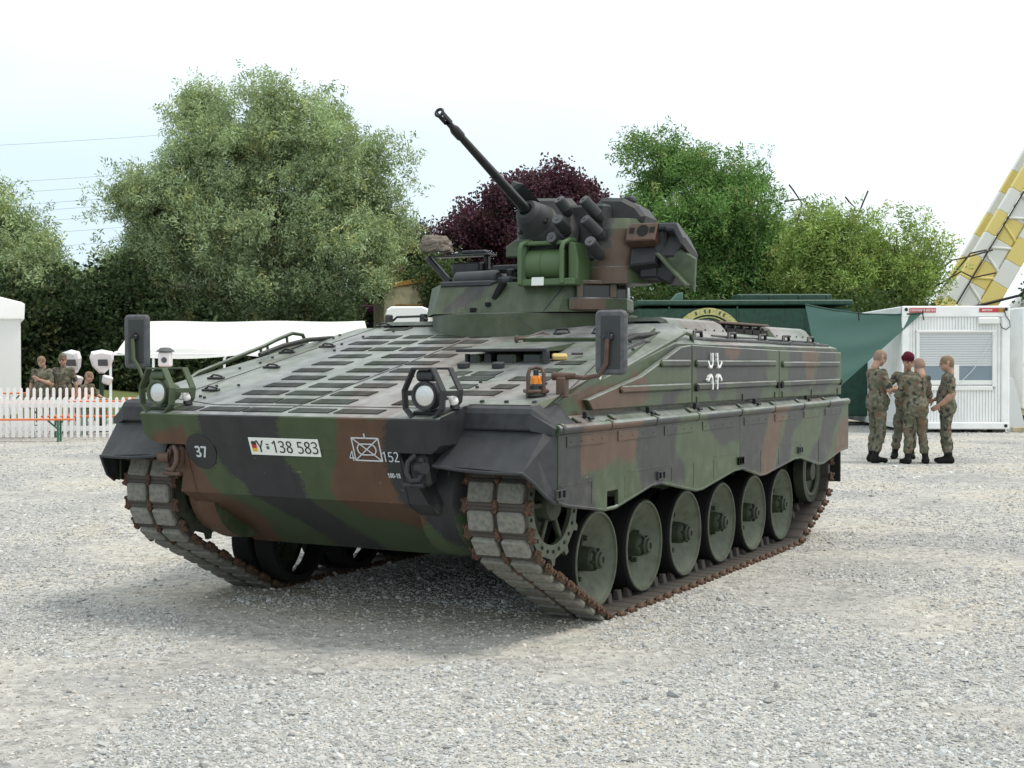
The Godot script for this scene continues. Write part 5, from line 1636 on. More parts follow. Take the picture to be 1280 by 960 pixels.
func tree(called: String, label: String, at: Vector3, lobes: Array, count: int, kind: int, tone: Vector3, size: float, gap := -0.12, group := "", trunk_r := 0.28, clump := 1.0) -> void:
	var t := thing(called, label, "tree" if called.ends_with("tree") else "bush", at, YAW, group)
	var r := RandomNumberGenerator.new()
	r.seed = hash(label)
	var fn := FastNoiseLite.new()
	fn.seed = int(r.randi() % 1000)
	fn.frequency = 0.55
	fn.fractal_octaves = 2
	var vol := []
	var sum := 0.0
	for l in lobes:
		sum += l[3] * l[4] * (l[3] + l[4]) * 0.5
		vol.append(sum)
	var mm := MultiMesh.new()
	mm.transform_format = MultiMesh.TRANSFORM_3D
	mm.use_colors = true
	mm.mesh = sprig(kind)
	mm.instance_count = count
	var buf := PackedFloat32Array()
	buf.resize(count * 16)
	var n := 0
	var tries := 0
	# boughs first, then sprigs gathered round each bough
	var boughs := []
	for k in maxi(14, count / 55):
		var pick := r.randf() * sum
		var li := 0
		while vol[li] < pick:
			li += 1
		var l: Array = lobes[li]
		var d := Vector3(r.randfn(), r.randfn(), r.randfn()).normalized()
		var rr := pow(r.randf(), 0.4) * (1.0 if r.randf() < 0.25 else 0.92)
		boughs.append([Vector3(l[0] + d.x * l[3] * rr, l[1] + d.y * l[4] * rr, l[2] + d.z * (l[3] + l[4]) * 0.45 * rr), d, r.randf_range(0.8, 1.22), r.randf_range(0.7, 1.3)])
	while n < count and tries < count * 8:
		tries += 1
		var bo: Array = boughs[r.randi() % boughs.size()]
		var d: Vector3 = bo[1]
		var q: Vector3 = bo[0] + Vector3(clampf(r.randfn(), -2.0, 2.0) * 0.42, clampf(r.randfn(), -2.0, 2.0) * 0.32, clampf(r.randfn(), -2.0, 2.0) * 0.42) * bo[3] * clump + d * clampf(r.randfn(), -1.8, 1.8) * 0.2
		if q.y < 0.25:
			continue
		var nz := fn.get_noise_3d(q.x, q.y, q.z)
		if nz < gap:
			continue
		var up := (d * 0.8 + Vector3(r.randfn(), r.randfn(), r.randfn()) * 0.5 + Vector3(0, -0.2 if kind == 0 else 0.35, 0)).normalized()
		var x := up.cross(Vector3(r.randfn(), r.randfn(), r.randfn())).normalized()
		var sc := size * r.randf_range(0.7, 1.3)
		var ba := Basis(x * sc, up * sc, x.cross(up) * sc)
		var fl: float = (1.0 + 0.35 * nz + r.randfn() * 0.13) * bo[2]
		var c := tone * maxf(0.4, fl)
		if r.randf() < 0.08:
			c = c.lerp(Vector3(c.y * 1.3, c.y * 1.3, c.y * 0.55), 0.6)
		var o := n * 16
		buf[o] = ba.x.x; buf[o + 1] = ba.y.x; buf[o + 2] = ba.z.x; buf[o + 3] = q.x
		buf[o + 4] = ba.x.y; buf[o + 5] = ba.y.y; buf[o + 6] = ba.z.y; buf[o + 7] = q.y
		buf[o + 8] = ba.x.z; buf[o + 9] = ba.y.z; buf[o + 10] = ba.z.z; buf[o + 11] = q.z
		buf[o + 12] = c.x; buf[o + 13] = c.y; buf[o + 14] = c.z; buf[o + 15] = 1.0
		n += 1
	mm.buffer = buf
	mm.visible_instance_count = n
	var mi := MultiMeshInstance3D.new()
	mi.name = "crown"
	mi.multimesh = mm
	t.add_child(mi, true)
	tag(mi, "", "", "", "stuff")
	# trunk and limbs
	var b := MB.new()
	var low := 1e9
	for l in lobes:
		low = minf(low, l[1])
	var fork := Vector3(0, low * 0.55, 0)
	b.lathe(MB.along(Vector3(0, -0.1, 0), fork), [Vector2(trunk_r * 1.5, 0), Vector2(trunk_r * 1.1, fork.y * 0.25), Vector2(trunk_r, fork.y + 0.1)], 12)
	for l in lobes:
		var e := Vector3(l[0], l[1] + l[4] * 0.35, l[2])
		var mid := fork.lerp(e, 0.5) + Vector3(r.randfn() * 0.3, 0.3, r.randfn() * 0.3)
		var q := fork.lerp(mid, 0.5) + Vector3(r.randfn() * 0.15, 0.1, r.randfn() * 0.15)
		b.cyl(fork + Vector3(0, -0.1, 0), q, trunk_r * 0.75, trunk_r * 0.5, 8)
		b.cyl(q, mid, trunk_r * 0.5, trunk_r * 0.34, 8)
		b.cyl(mid, e, trunk_r * 0.34, trunk_r * 0.1, 7)
		for k in 5:
			var s := mid.lerp(e, r.randf())
			var tw := Vector3(r.randfn(), r.randfn() * 0.6 + 0.5, r.randfn()).normalized() * minf(l[3], l[4]) * 0.85
			b.cyl(s, s + tw * 0.5 + Vector3(r.randfn(), r.randfn(), r.randfn()) * 0.08, trunk_r * 0.13, trunk_r * 0.07, 6)
			b.cyl(s + tw * 0.5, s + tw, trunk_r * 0.07, 0.008, 5)
	obj("trunk", b, M.bark, t)


func offset(lobes: Array, lat: float) -> Array:
	return lobes.map(func(l): return [l[0] - lat, l[1], l[2], l[3], l[4]])


func trees() -> void:
	tree("willow_tree", "large silvery green willow behind the white canopy roof", yd(-9.1, 0, 50), offset([
		[-10.8, 9.9, 0.00, 1.9, 1.75], [-8.38, 9.6, 0.70, 2.41, 1.88], [-6.1, 8.25, -0.35, 2.1, 2.29], [-12.78, 7.45, 0.35, 1.76, 1.82], [-14.34, 6.57, -0.70, 1.06, 2.12], [-9.99, 6.57, 0.00, 3.23, 2.59],
		[-6.47, 5.54, 0.70, 2.23, 2.12], [-12.20, 4.81, -0.35, 2.70, 1.82], [-9.11, 4.31, 0.35, 3.38, 1.32], [-4.94, 6.42, -0.70, 1.00, 2.41], [-13.52, 4.81, 0.00, 1.62, 1.32]], -9.1), 23000, 0, Vector3(0.33, 0.415, 0.25), 0.88, -0.1, "", 0.3)
	tree("willow_tree", "pale green willow at the left edge behind the white marquee", yd(-17.8, 0, 48), offset([
		[-17.77, 5.67, -0.70, 1.13, 1.47], [-19.18, 6.23, 0.00, 1.97, 1.97], [-17.21, 4.54, 0.70, 1.69, 1.41], [-15.38, 4.26, -0.35, 1.27, 0.96], [-16.36, 3.13, 0.35, 1.97, 1.41], [-17.49, 5.95, -0.70, 0.62, 0.85]], -17.8), 7000, 0, Vector3(0.3, 0.385, 0.22), 0.9)
	tree("hedge_bush", "dark hedge bush behind the three soldiers by the fence", yd(-18.0, 0.3, 46.2), [[-0.6, 1.4, 0, 1.9, 1.6], [0.9, 1.9, 0.3, 1.5, 1.7], [-1.9, 1.2, 0.4, 1.5, 1.4], [0.3, 0.7, 0.6, 2.4, 0.8]], 4200, 1, Vector3(0.045, 0.075, 0.03), 1.15, -0.3, "dark hedge bushes", 0.1)
	tree("hedge_bush", "dark hedge bush left of the green mirror on the vehicle", yd(-14.2, 0.3, 46.5), [[-0.5, 1.6, 0, 1.9, 1.7], [0.9, 2.2, 0.3, 1.5, 2.0], [-1.7, 2.1, 0.4, 1.2, 2.0], [0.3, 0.7, 0.6, 2.4, 0.8]], 4800, 1, Vector3(0.04, 0.068, 0.028), 1.15, -0.3, "dark hedge bushes", 0.1)
	tree("hedge_bush", "dark hedge bush under the big willow behind the white canopy", yd(-9.6, 0, 46.5), [[-1.3, 1.8, 0, 2.0, 1.6], [0.9, 1.9, 0.3, 1.9, 1.5], [2.7, 1.9, 0.4, 1.6, 1.4], [0.3, 0.7, 0.6, 3.2, 0.8]], 4800, 1, Vector3(0.045, 0.07, 0.03), 1.15, -0.3, "dark hedge bushes", 0.1)
	tree("hedge_bush", "dark hedge bush between the willow and the beige shed", yd(-5.6, 0, 54), [[-0.7, 2.4, 0, 1.8, 1.7], [0.6, 2.2, 0.3, 1.3, 1.7], [0.3, 0.9, 0.6, 2.0, 0.9]], 2400, 1, Vector3(0.05, 0.08, 0.032), 1.2, -0.3, "dark hedge bushes", 0.1)
	tree("beech_tree", "purple-leaved beech behind the gun barrel", yd(1.0, 0, 55), offset([
		[1.29, 5.61, -0.70, 1.94, 1.62], [1.62, 8.5, 0.00, 1.68, 1.1], [0.00, 7.23, 0.70, 1.94, 1.45], [-1.45, 6.8, -0.35, 1.15, 0.95], [3.0, 7.9, 0.35, 1.05, 1.2], [-0.97, 5.61, -0.70, 1.94, 1.29], [1.94, 6.91, 0.00, 2.26, 1.94], [0.4, 3.8, 0.2, 2.6, 1.4]], 1.0), 7000, 1, Vector3(0.115, 0.047, 0.08), 0.9, -0.05)
	tree("robinia_tree", "tall bright green feathery tree behind the missile launcher", yd(6.5, 0, 48), offset([
		[6.49, 5.10, -0.70, 2.26, 1.69], [5.36, 7.95, 0.00, 1.45, 1.35], [7.76, 7.64, 0.70, 1.47, 1.35], [4.37, 8.21, -0.35, 0.75, 1.0], [6.77, 6.23, 0.35, 2.68, 2.26], [8.89, 6.23, -0.70, 1.18, 1.41], [8.46, 4.82, 0.00, 1.97, 1.41], [4.51, 5.39, 0.70, 1.41, 1.69], [5.92, 8.8, -0.35, 0.8, 0.6], [6.3, 3.4, 0.2, 2.6, 1.2]], 6.5), 10000, 0, Vector3(0.155, 0.285, 0.09), 0.9, -0.2, "", 0.22)
	tree("curly_willow_tree", "rounded yellow-green tree with bare twigs behind the white container", yd(11.9, 0, 45), offset([
		[11.6, 4.36, -0.70, 2.1, 1.06], [10.98, 5.55, 0.00, 1.38, 1.0], [12.50, 5.3, 0.70, 1.25, 1.0], [13.1, 4.6, -0.35, 0.8, 1.0], [10.05, 5.15, 0.35, 1.19, 1.32], [11.2, 4.1, -0.70, 2.3, 1.32], [11.4, 2.8, 0, 2.2, 1.0]], 11.9), 7500, 0, Vector3(0.28, 0.39, 0.12), 0.85, -0.25, "", 0.16)
	# the bare twigs that stand out of its crown
	var owner_tree: Node3D = find_child("curly_willow_tree", false, false)
	for p in [[9.9, 6.0, 0.1, 9.65, 7.0, 8.95, 6.9], [9.75, 6.4, 0, 9.25, 7.3, 9.1, 7.45], [11.2, 6.2, 0, 11.55, 6.85, 11.7, 7.25], [11.4, 6.5, 0, 11.1, 6.9, 10.95, 7.05], [14.0, 4.9, 0.2, 14.9, 5.05, 15.8, 5.3], [14.3, 4.8, 0.1, 15.2, 4.4, 15.9, 4.55], [14.2, 4.9, 0.2, 14.5, 5.4, 14.35, 5.55], [14.6, 4.7, 0.1, 15.1, 5.2, 15.6, 5.3]]:
		var b := MB.new()
		b.tube([Vector3(p[0] - 12.4, p[1] - 0.8, -p[2]), Vector3((p[0] + p[3]) * 0.5 - 11.85, (p[1] + p[4]) * 0.5, 0.1), Vector3(p[3] - 11.9, p[4], 0.1), Vector3(p[5] - 11.9, p[6], 0.2)], 0.028, 5)
		obj("bare_twig", b, M.bark, owner_tree)
	tree("spruce_tree", "dark spruce tip between the willow and the purple beech", yd(-4.3, 0, 62), [[0, 8.2, 0, 0.3, 0.8], [0, 7.0, 0, 0.8, 0.9], [0, 5.6, 0, 1.3, 1.1], [0, 4.2, 0, 1.7, 1.2], [-1.0, 5.0, 0.4, 0.9, 1.4], [0, 2.6, 0, 1.9, 1.3]], 3000, 2, Vector3(0.05, 0.085, 0.05), 1.2, -0.25, "", 0.2)
	tree("young_tree", "small light green tree beside the beige shed", yd(-2.6, 0, 49), [[0, 3.2, 0, 0.9, 1.6], [0.6, 3.9, 0.2, 0.8, 1.0], [-0.5, 2.6, 0.2, 0.8, 1.2]], 1500, 1, Vector3(0.085, 0.13, 0.05), 0.9, -0.3, "", 0.1)
	tree("laurel_bush", "dark green bush low behind the green wagon", yd(8.8, 0, 43), [[-2.0, 2.3, 0, 2.2, 1.2], [1.2, 2.4, 0.2, 2.4, 1.2], [3.4, 2.3, 0.1, 1.7, 1.0], [-4.0, 2.3, 0.1, 1.6, 1.3]], 4200, 1, Vector3(0.06, 0.1, 0.03), 1.1, -0.35, "", 0.12)
	tree("laurel_bush", "green bush at the right edge behind the crane", yd(23.9, 0, 60), [[0, 3.6, 0, 1.2, 1.3], [1.4, 3.2, 0, 1.4, 1.4], [0.4, 1.8, 0, 1.8, 1.4]], 1500, 1, Vector3(0.06, 0.105, 0.04), 1.1, -0.3, "", 0.12)


func far_wood() -> void:
	# a low belt of trees far beyond the yard
	var r := RandomNumberGenerator.new()
	r.seed = 300
	var mm := MultiMesh.new()
	mm.transform_format = MultiMesh.TRANSFORM_3D
	mm.use_colors = true
	mm.mesh = sprig(1)
	var count := 9000
	mm.instance_count = count
	for i in count:
		var lat := r.randf_range(-95.0, 95.0)
		var top := 4.2 + 1.0 * sin(lat * 0.21) + 0.7 * sin(lat * 0.57)
		var sc := r.randf_range(1.6, 3.0)
		var b := Basis(Vector3(r.randfn(), r.randfn(), r.randfn() + 0.01).normalized(), r.randf() * TAU) * Basis.from_scale(Vector3.ONE * sc)
		mm.set_instance_transform(i, Transform3D(b, yd(lat, r.randf() * top, 122.0 + r.randfn() * 2.5)))
		var g := r.randf_range(0.7, 1.25)
		mm.set_instance_color(i, Color(0.085 * g, 0.13 * g, 0.05 * g))
	var mi := MultiMeshInstance3D.new()
	mi.name = "far_wood"
	mi.multimesh = mm
	add_child(mi, true)
	tag(mi, "low belt of far-off trees beyond the yard", "", "", "stuff")


# ---------------------------------------------------------------- things standing in the yard
func rot_box(t: Node3D, called: String, ce: Vector3, s: Vector3, m: Material, ch := 0.0, ba := Basis.IDENTITY) -> MeshInstance3D:
	var b := MB.new()
	b.box(ce, s, ba, ch)
	return obj(called, b, m, t)


func site_container() -> void:
	# end wall towards the camera, 2.44 m wide; local z comes out of the end wall
	var t := thing("site_container", "white site office container with half-closed roller shutter behind four soldiers", "container", yd(10.14, 0, 31.15), YAW - 0.03)
	var w := 2.44
	rot_box(t, "side_wall", Vector3(0, 1.48, -3.03), Vector3(w - 0.06, 2.6, 5.98), M.panel_white)
	var b := MB.new()
	for x in [-1.0, 1.0]:
		b.box(Vector3(x * (w * 0.5 - 0.09), 1.45, -0.05), Vector3(0.18, 2.7, 0.16), Basis.IDENTITY, 0.02)
		b.box(Vector3(x * (w * 0.5 - 0.07), 2.8, -3.0), Vector3(0.14, 0.2, 6.06), Basis.IDENTITY, 0.02)
		b.box(Vector3(x * (w * 0.5 - 0.07), 0.16, -3.0), Vector3(0.14, 0.16, 6.06), Basis.IDENTITY, 0.02)
	b.box(Vector3(0, 2.775, -0.04), Vector3(w, 0.25, 0.16), Basis.IDENTITY, 0.02)
	b.box(Vector3(0, 0.16, -0.04), Vector3(w, 0.16, 0.16), Basis.IDENTITY, 0.02)
	obj("steel_frame", b, M.panel_white, t)
	for k in 30:
		var x := -w * 0.5 + 0.22 + k * (w - 0.44) / 29.0
		rot_box(t, "wall_rib", Vector3(x, 1.44, -0.0275), Vector3(0.055, 2.42, 0.006), M.panel_white, 0.004)
	for k in 24:
		rot_box(t, "wall_rib", Vector3(-w * 0.5 + 0.028, 1.46, -0.3 - k * 0.24), Vector3(0.012, 2.4, 0.09), M.panel_white, 0.004)
	b = MB.new()
	for x in [-0.86, 0.86]:
		b.box(Vector3(x, 1.66, 0.01), Vector3(0.07, 1.36, 0.08), Basis.IDENTITY, 0.01)
	b.box(Vector3(0, 2.32, 0.01), Vector3(1.79, 0.06, 0.1), Basis.IDENTITY, 0.01)
	b.box(Vector3(0, 1.02, 0.01), Vector3(1.79, 0.1, 0.08), Basis.IDENTITY, 0.01)
	b.box(Vector3(0, 1.15, 0.0), Vector3(1.66, 0.1, 0.04), Basis.IDENTITY, 0.006)
	b.box(Vector3(0.02, 1.35, 0.0), Vector3(0.12, 0.4, 0.045), Basis.IDENTITY, 0.006)
	obj("window_frame", b, M.white, t)
	for x in [-0.43, 0.45]:
		rot_box(t, "window_pane", Vector3(x, 1.35, -0.01), Vector3(0.76, 0.34, 0.02), M.window)
	for k in 14:
		rot_box(t, "shutter_slat", Vector3(0, 1.55 + k * 0.055, 0.0), Vector3(1.66, 0.052, 0.022), M.shutter, 0.008)
	var s := rot_box(t, "company_sign", Vector3(-0.76, 2.8, 0.046), Vector3(0.6, 0.1, 0.008), M.red_sign)
	text("sign_text", "CONTAINER MIETEN", 0.05, Transform3D(Basis.IDENTITY, Vector3(-0.76, 2.8, 0.052)), M.white, s, true, 0.85)
	s = rot_box(t, "company_sign", Vector3(0.74, 2.8, 0.046), Vector3(0.44, 0.1, 0.008), M.red_sign)
	text("sign_text", "MIETRUF", 0.045, Transform3D(Basis.IDENTITY, Vector3(0.7, 2.8, 0.052)), M.white, s, true, 0.9)
	rot_box(t, "sign_arrow", Vector3(1.02, 2.8, 0.046), Vector3(0.14, 0.1, 0.008), M.ochre)
	rot_box(t, "junction_box", Vector3(0.72, 2.56, 0.06), Vector3(0.46, 0.15, 0.1), M.white, 0.02)
	b = MB.new()
	b.tube([Vector3(1.08, 2.8, 0.06), Vector3(1.12, 2.66, 0.07), Vector3(1.2, 2.55, 0.07), Vector3(1.21, 2.42, 0.07), Vector3(1.12, 2.36, 0.07), Vector3(1.02, 2.4, 0.07), Vector3(0.98, 2.5, 0.07)], 0.012, 6)
	obj("cable_loop", b, M.steel, t)
	b = MB.new()
	b.tube([Vector3(0.86, 2.24, 0.07), Vector3(0.5, 1.62, 0.1), Vector3(0.35, 1.42, 0.1), Vector3(-0.25, 0.82, 0.12)], 0.008, 6)
	obj("hanging_string", b, M.shutter, t)
	for x in [-1.0, 1.0]:
		rot_box(t, "container_foot", Vector3(x * 1.02, 0.04, -0.3), Vector3(0.3, 0.08, 0.4), M.steel)
	for p in [Vector3(1.13, 0.16, 0.045), Vector3(-1.13, 0.16, 0.045), Vector3(1.13, 2.82, 0.045), Vector3(-1.13, 2.82, 0.045)]:
		b = MB.new()
		b.cyl(p, p + Vector3(0, 0, 0.006), 0.04, -1, 12)
		obj("lifting_hole", b, M.gun, t)
	# the next container, further back at the right edge
	t = thing("site_container", "white site container at the right edge, standing on timber", "container", yd(14.55, 0, 35.5), YAW - 0.03)
	rot_box(t, "wall", Vector3(0, 1.72, -3.0), Vector3(2.44, 2.66, 6.0), M.panel_white, 0.03)
	for k in 26:
		rot_box(t, "wall_rib", Vector3(-1.12 + k * 0.09, 1.66, 0.002), Vector3(0.045, 2.3, 0.014), M.panel_white, 0.005)
	s = rot_box(t, "company_sign", Vector3(-0.78, 2.95, 0.008), Vector3(0.4, 0.1, 0.012), M.red_sign)
	text("sign_text", "MIETEN", 0.05, Transform3D(Basis.IDENTITY, Vector3(-0.78, 2.95, 0.0155)), M.white, s, true, 0.9)
	rot_box(t, "wall_knob", Vector3(-1.16, 1.55, 0.02), Vector3(0.08, 0.08, 0.04), M.gun, 0.02)
	rot_box(t, "timber_bearer", Vector3(0, 0.3, -0.2), Vector3(2.6, 0.16, 0.25), M.beige, 0.01)
	rot_box(t, "timber_bearer", Vector3(0, 0.11, -0.3), Vector3(2.2, 0.22, 0.3), M.bark, 0.01)
	# grey ramp board leaning against the first container's corner
	b = MB.new()
	b.prism(pz([0.0, 0.0, 0.42, 0.0, 0.12, 1.2, 0.0, 1.28]), Transform3D(Basis.IDENTITY, Vector3(0, 0.02, 0)), -0.06, 0.0, 0.006)
	var rb := thing("ramp_board", "grey triangular board leaning on the container's right corner", "board", yd(11.42, 0, 31.35), YAW - 0.03)
	obj("board", b, M.shutter, rb)
	tag(rot_timber(yd(11.75, 0.06, 31.3)), "short timber block on the gravel at the container corner", "timber")


func rot_timber(p: Vector3) -> Node3D:
	var b := MB.new()
	b.box(Vector3.ZERO, Vector3(0.5, 0.11, 0.16), Basis.IDENTITY, 0.01)
	var o := obj("timber_block", b, M.beige)
	o.position = p
	o.rotation.y = YAW - 0.3
	return o


func green_wagon() -> void:
	var t := thing("sales_wagon", "dark green steel sales wagon with yellow arched sign", "wagon", yd(6.15, 0, 36.0), YAW)
	rot_box(t, "wall", Vector3(0, 1.75, -1.2), Vector3(5.6, 2.6, 2.4), M.bottle, 0.02)
	rot_box(t, "roof_rim", Vector3(0, 3.2, -1.2), Vector3(5.72, 0.14, 2.54), M.bottle, 0.03)
	for x in [-2.0, -0.2, 1.62]:
		rot_box(t, "wall_post", Vector3(x, 1.8, 0.012), Vector3(0.05, 2.6, 0.03), M.bottle, 0.008)
	for x in [-2.3, 2.62]:
		for z in [-0.2, -2.2]:
			rot_box(t, "prop_leg", Vector3(x, 0.22, z), Vector3(0.12, 0.46, 0.12), M.gun, 0.01)
	# round sign: only its arch shows above the vehicle
	var s := MB.new()
	var c := Vector3(-0.97, 2.1, 0.03)
	for r in [[0.96, 0.78, 0.03], [0.73, 0.7, 0.02]]:
		for i in 40:
			var a0 := PI * i / 40.0
			var a1 := PI * (i + 1) / 40.0
			var d0 := Vector3(cos(a0), sin(a0), 0)
			var d1 := Vector3(cos(a1), sin(a1), 0)
			s.oquad(c + d0 * r[0] + Vector3(0, 0, r[2]), c + d1 * r[0] + Vector3(0, 0, r[2]), c + d1 * r[1] + Vector3(0, 0, r[2]), c + d0 * r[1] + Vector3(0, 0, r[2]), Vector3(0, 0, 1))
			s.oquad(c + d0 * r[0] + Vector3(0, 0, r[2]), c + d1 * r[0] + Vector3(0, 0, r[2]), c + d1 * r[0] - Vector3(0, 0, 0.02), c + d0 * r[0] - Vector3(0, 0, 0.02), d0)
	obj("arched_sign", s, M.sign_yellow, t)
	for a in [62.0, 70.0, 88.0, 96.0, 38.0, 112.0]:
		s = MB.new()
		var d := Vector3(cos(deg_to_rad(a)), sin(deg_to_rad(a)), 0)
		s.box(c + d * 0.87 + Vector3(0, 0, 0.033), Vector3(0.05, 0.1, 0.006), Basis(Vector3.BACK, deg_to_rad(a - 90)))
		obj("sign_ornament", s, M.ochre if a < 45 else M.green, t)
	s = MB.new()
	s.prism(pz([-0.16, 0, 0.16, 0, 0.16, 0.22, 0.02, 0.2]), Transform3D(Basis.IDENTITY, Vector3(-1.78, 3.26, -0.3)), -0.2, 0.2, 0.02)
	obj("roof_vent", s, M.tarp, t)
	var t2 := thing("green_skip", "dark green steel skip rising behind the wagon's right end", "skip", yd(7.9, 0, 39.5), YAW)
	rot_box(t2, "skip_wall", Vector3(0, 1.8, -0.6), Vector3(2.75, 3.6, 1.2), M.bottle, 0.03)
	for x in [-1.25, -0.4, 0.45, 1.25]:
		rot_box(t2, "skip_post", Vector3(x, 1.8, 0.02), Vector3(0.08, 3.5, 0.06), M.bottle, 0.01)
	t2 = thing("green_skip", "low dark green steel skip in the shade under the slanting tarpaulin", "skip", yd(9.0, 0, 34.6), YAW)
	rot_box(t2, "skip_wall", Vector3(-0.15, 1.2, -0.6), Vector3(1.5, 1.9, 1.0), M.bottle, 0.03)
	for x in [-0.7, 0.4]:
		rot_box(t2, "skip_leg", Vector3(x, 0.14, -0.4), Vector3(0.1, 0.28, 0.1), M.gun)
	# triangular tarpaulin stretched from the wagon to the container, sagging between its corners
	var b := MB.new()
	var A := yd(7.02, 3.0, 32.6)
	var B := yd(9.35, 2.73, 31.0)
	var C := yd(7.25, 0.72, 31.6)
	var A2 := yd(8.1, 2.84, 31.9)
	var k := 32
	var pt := func(u: float, v: float) -> Vector3:
		var e := A.lerp(B, u)
		e += (A2 - A.lerp(B, 0.47)) * 4.0 * u * (1.0 - u)
		var p := e.lerp(C, v)
		var w := u * (1.0 - u) * (1.0 - v)
		p += Vector3(0.3, -0.25, 0.5) * w * 1.3
		p += Vector3(0.48, -0.3, 0.877) * (0.1 * sin(v * 17.0 + u * 3.0) * (1.0 - v) * u * (1.0 - u) * 2.2 + 0.05 * absf(u - 0.35 - 0.2 * v) * -1.0)
		return p
	for i in k:
		for j in k:
			var q := [pt.call(float(i) / k, float(j) / k), pt.call(float(i + 1) / k, float(j) / k), pt.call(float(i + 1) / k, float(j + 1) / k), pt.call(float(i) / k, float(j + 1) / k)]
			b.oquad(q[0], q[1], q[2], q[3], Vector3(0.48, 0, 0.877))
			var d := Vector3(-0.003, 0, -0.006)
			b.oquad(q[0] + d, q[1] + d, q[2] + d, q[3] + d, Vector3(-0.48, 0, -0.877))
	var tp := thing("tarpaulin", "green tarpaulin stretched in a triangle from wagon to container", "tarpaulin")
	tp.position = Vector3.ZERO
	obj("cloth", b, M.tarp, tp)
	b = MB.new()
	b.tube([A, pt.call(0.25, 0.0), pt.call(0.5, 0.0), pt.call(0.75, 0.0), B], 0.02, 6)
	obj("hem_rope", b, M.post_green, tp)
	for q in [B, pt.call(0.45, 0.0)]:
		b = MB.new()
		b.tube([q + Vector3(0, 0.08, 0), q + Vector3(0, -0.02, 0.02), q + Vector3(0.02, -0.16, 0.02)], 0.014, 6)
		obj("tie_cord", b, M.gun, tp)


func crane() -> void:
	# lattice boom leaning to the right, yellow and white in turn
	var t := thing("crane", "yellow and white lattice crane boom leaning over the white containers", "crane", yd(20.2, 0, 60), YAW)
	var ax := Vector3(0.505, 0.863, 0).normalized()
	var sd := Vector3(0.863, -0.505, 0)
	var bot := Vector3(-1.0, 3.0, 0)
	var off := [Vector3(0, 0, 0.7) - sd * 0.75, Vector3(0, 0, 0.7) + sd * 0.75, Vector3(0, 0, -0.7) - sd * 0.75, Vector3(0, 0, -0.7) + sd * 0.75, Vector3(0, 0, 0.55)]
	for k in 5:
		for i in 12:
			var b := MB.new()
			var p = bot + off[k] + ax * (i * 1.1 + (0.5 if k % 2 else 0.0))
			b.box(p + ax * 0.55, Vector3(0.75 if k == 1 else (0.7 if k == 4 else 0.5), 1.1, 0.3), Basis(sd, ax, Vector3(0, 0, 1)), 0.03)
			obj("boom_chord", b, M.crane_yellow if (i + k) % 2 == 0 else M.crane_white, t)
	for i in 18:
		var b := MB.new()
		var y0 := i * 0.75
		var a = bot + off[0 if i % 2 else 1] + ax * y0
		var e = bot + off[1 if i % 2 else 0] + ax * (y0 + 0.75)
		b.cyl(a, e, 0.07, -1, 8)
		a = bot + off[2 if i % 2 else 3] + ax * y0
		e = bot + off[3 if i % 2 else 2] + ax * (y0 + 0.75)
		b.cyl(a, e, 0.07, -1, 8)
		obj("lattice_brace", b, M.crane_white if i % 3 else M.crane_yellow, t)
	var b := MB.new()
	b.cyl(bot + sd * -0.5 + Vector3(0, 0, 0.9) + ax * 1.0, bot + sd * -0.45 + Vector3(0, 0, 0.9) + ax * 8.2, 0.035, -1, 8)
	obj("boom_cable", b, M.gun, t)
	b = MB.new()
	b.box(Vector3(-0.6, 1.5, -0.3), Vector3(3.6, 3.0, 2.4), Basis.IDENTITY, 0.08)
	obj("crane_carrier", b, M.crane_white, t)
	b = MB.new()
	b.prism(pz([1.7, 3.0, 3.4, 3.0, 3.4, 3.9, 2.5, 4.6, 1.7, 3.9]), Transform3D.IDENTITY, -1.0, 0.6, 0.04)
	obj("crane_cab", b, M.shutter, t)
	b = MB.new()
	b.cyl(Vector3(2.1, 8.0, 0.8), Vector3(2.1, 4.2, 0.8), 0.02, -1, 6)
	b.tube([Vector3(-0.2, 4.0, 0.9), Vector3(1.8, 4.5, 0.9), Vector3(2.4, 5.0, 0.9), Vector3(2.2, 5.3, 0.9)], 0.06, 6)
	obj("hook_gear", b, M.gun, t)
	# slim white pole with a climbing frame left of the boom
	b = MB.new()
	b.box(yd(14.4, 2.6, 48), Vector3(0.28, 5.2, 0.28), Basis(Vector3.UP, YAW), 0.02)
	tag(obj("white_pole", b, M.panel_white), "slim white pole left of the crane boom", "pole")


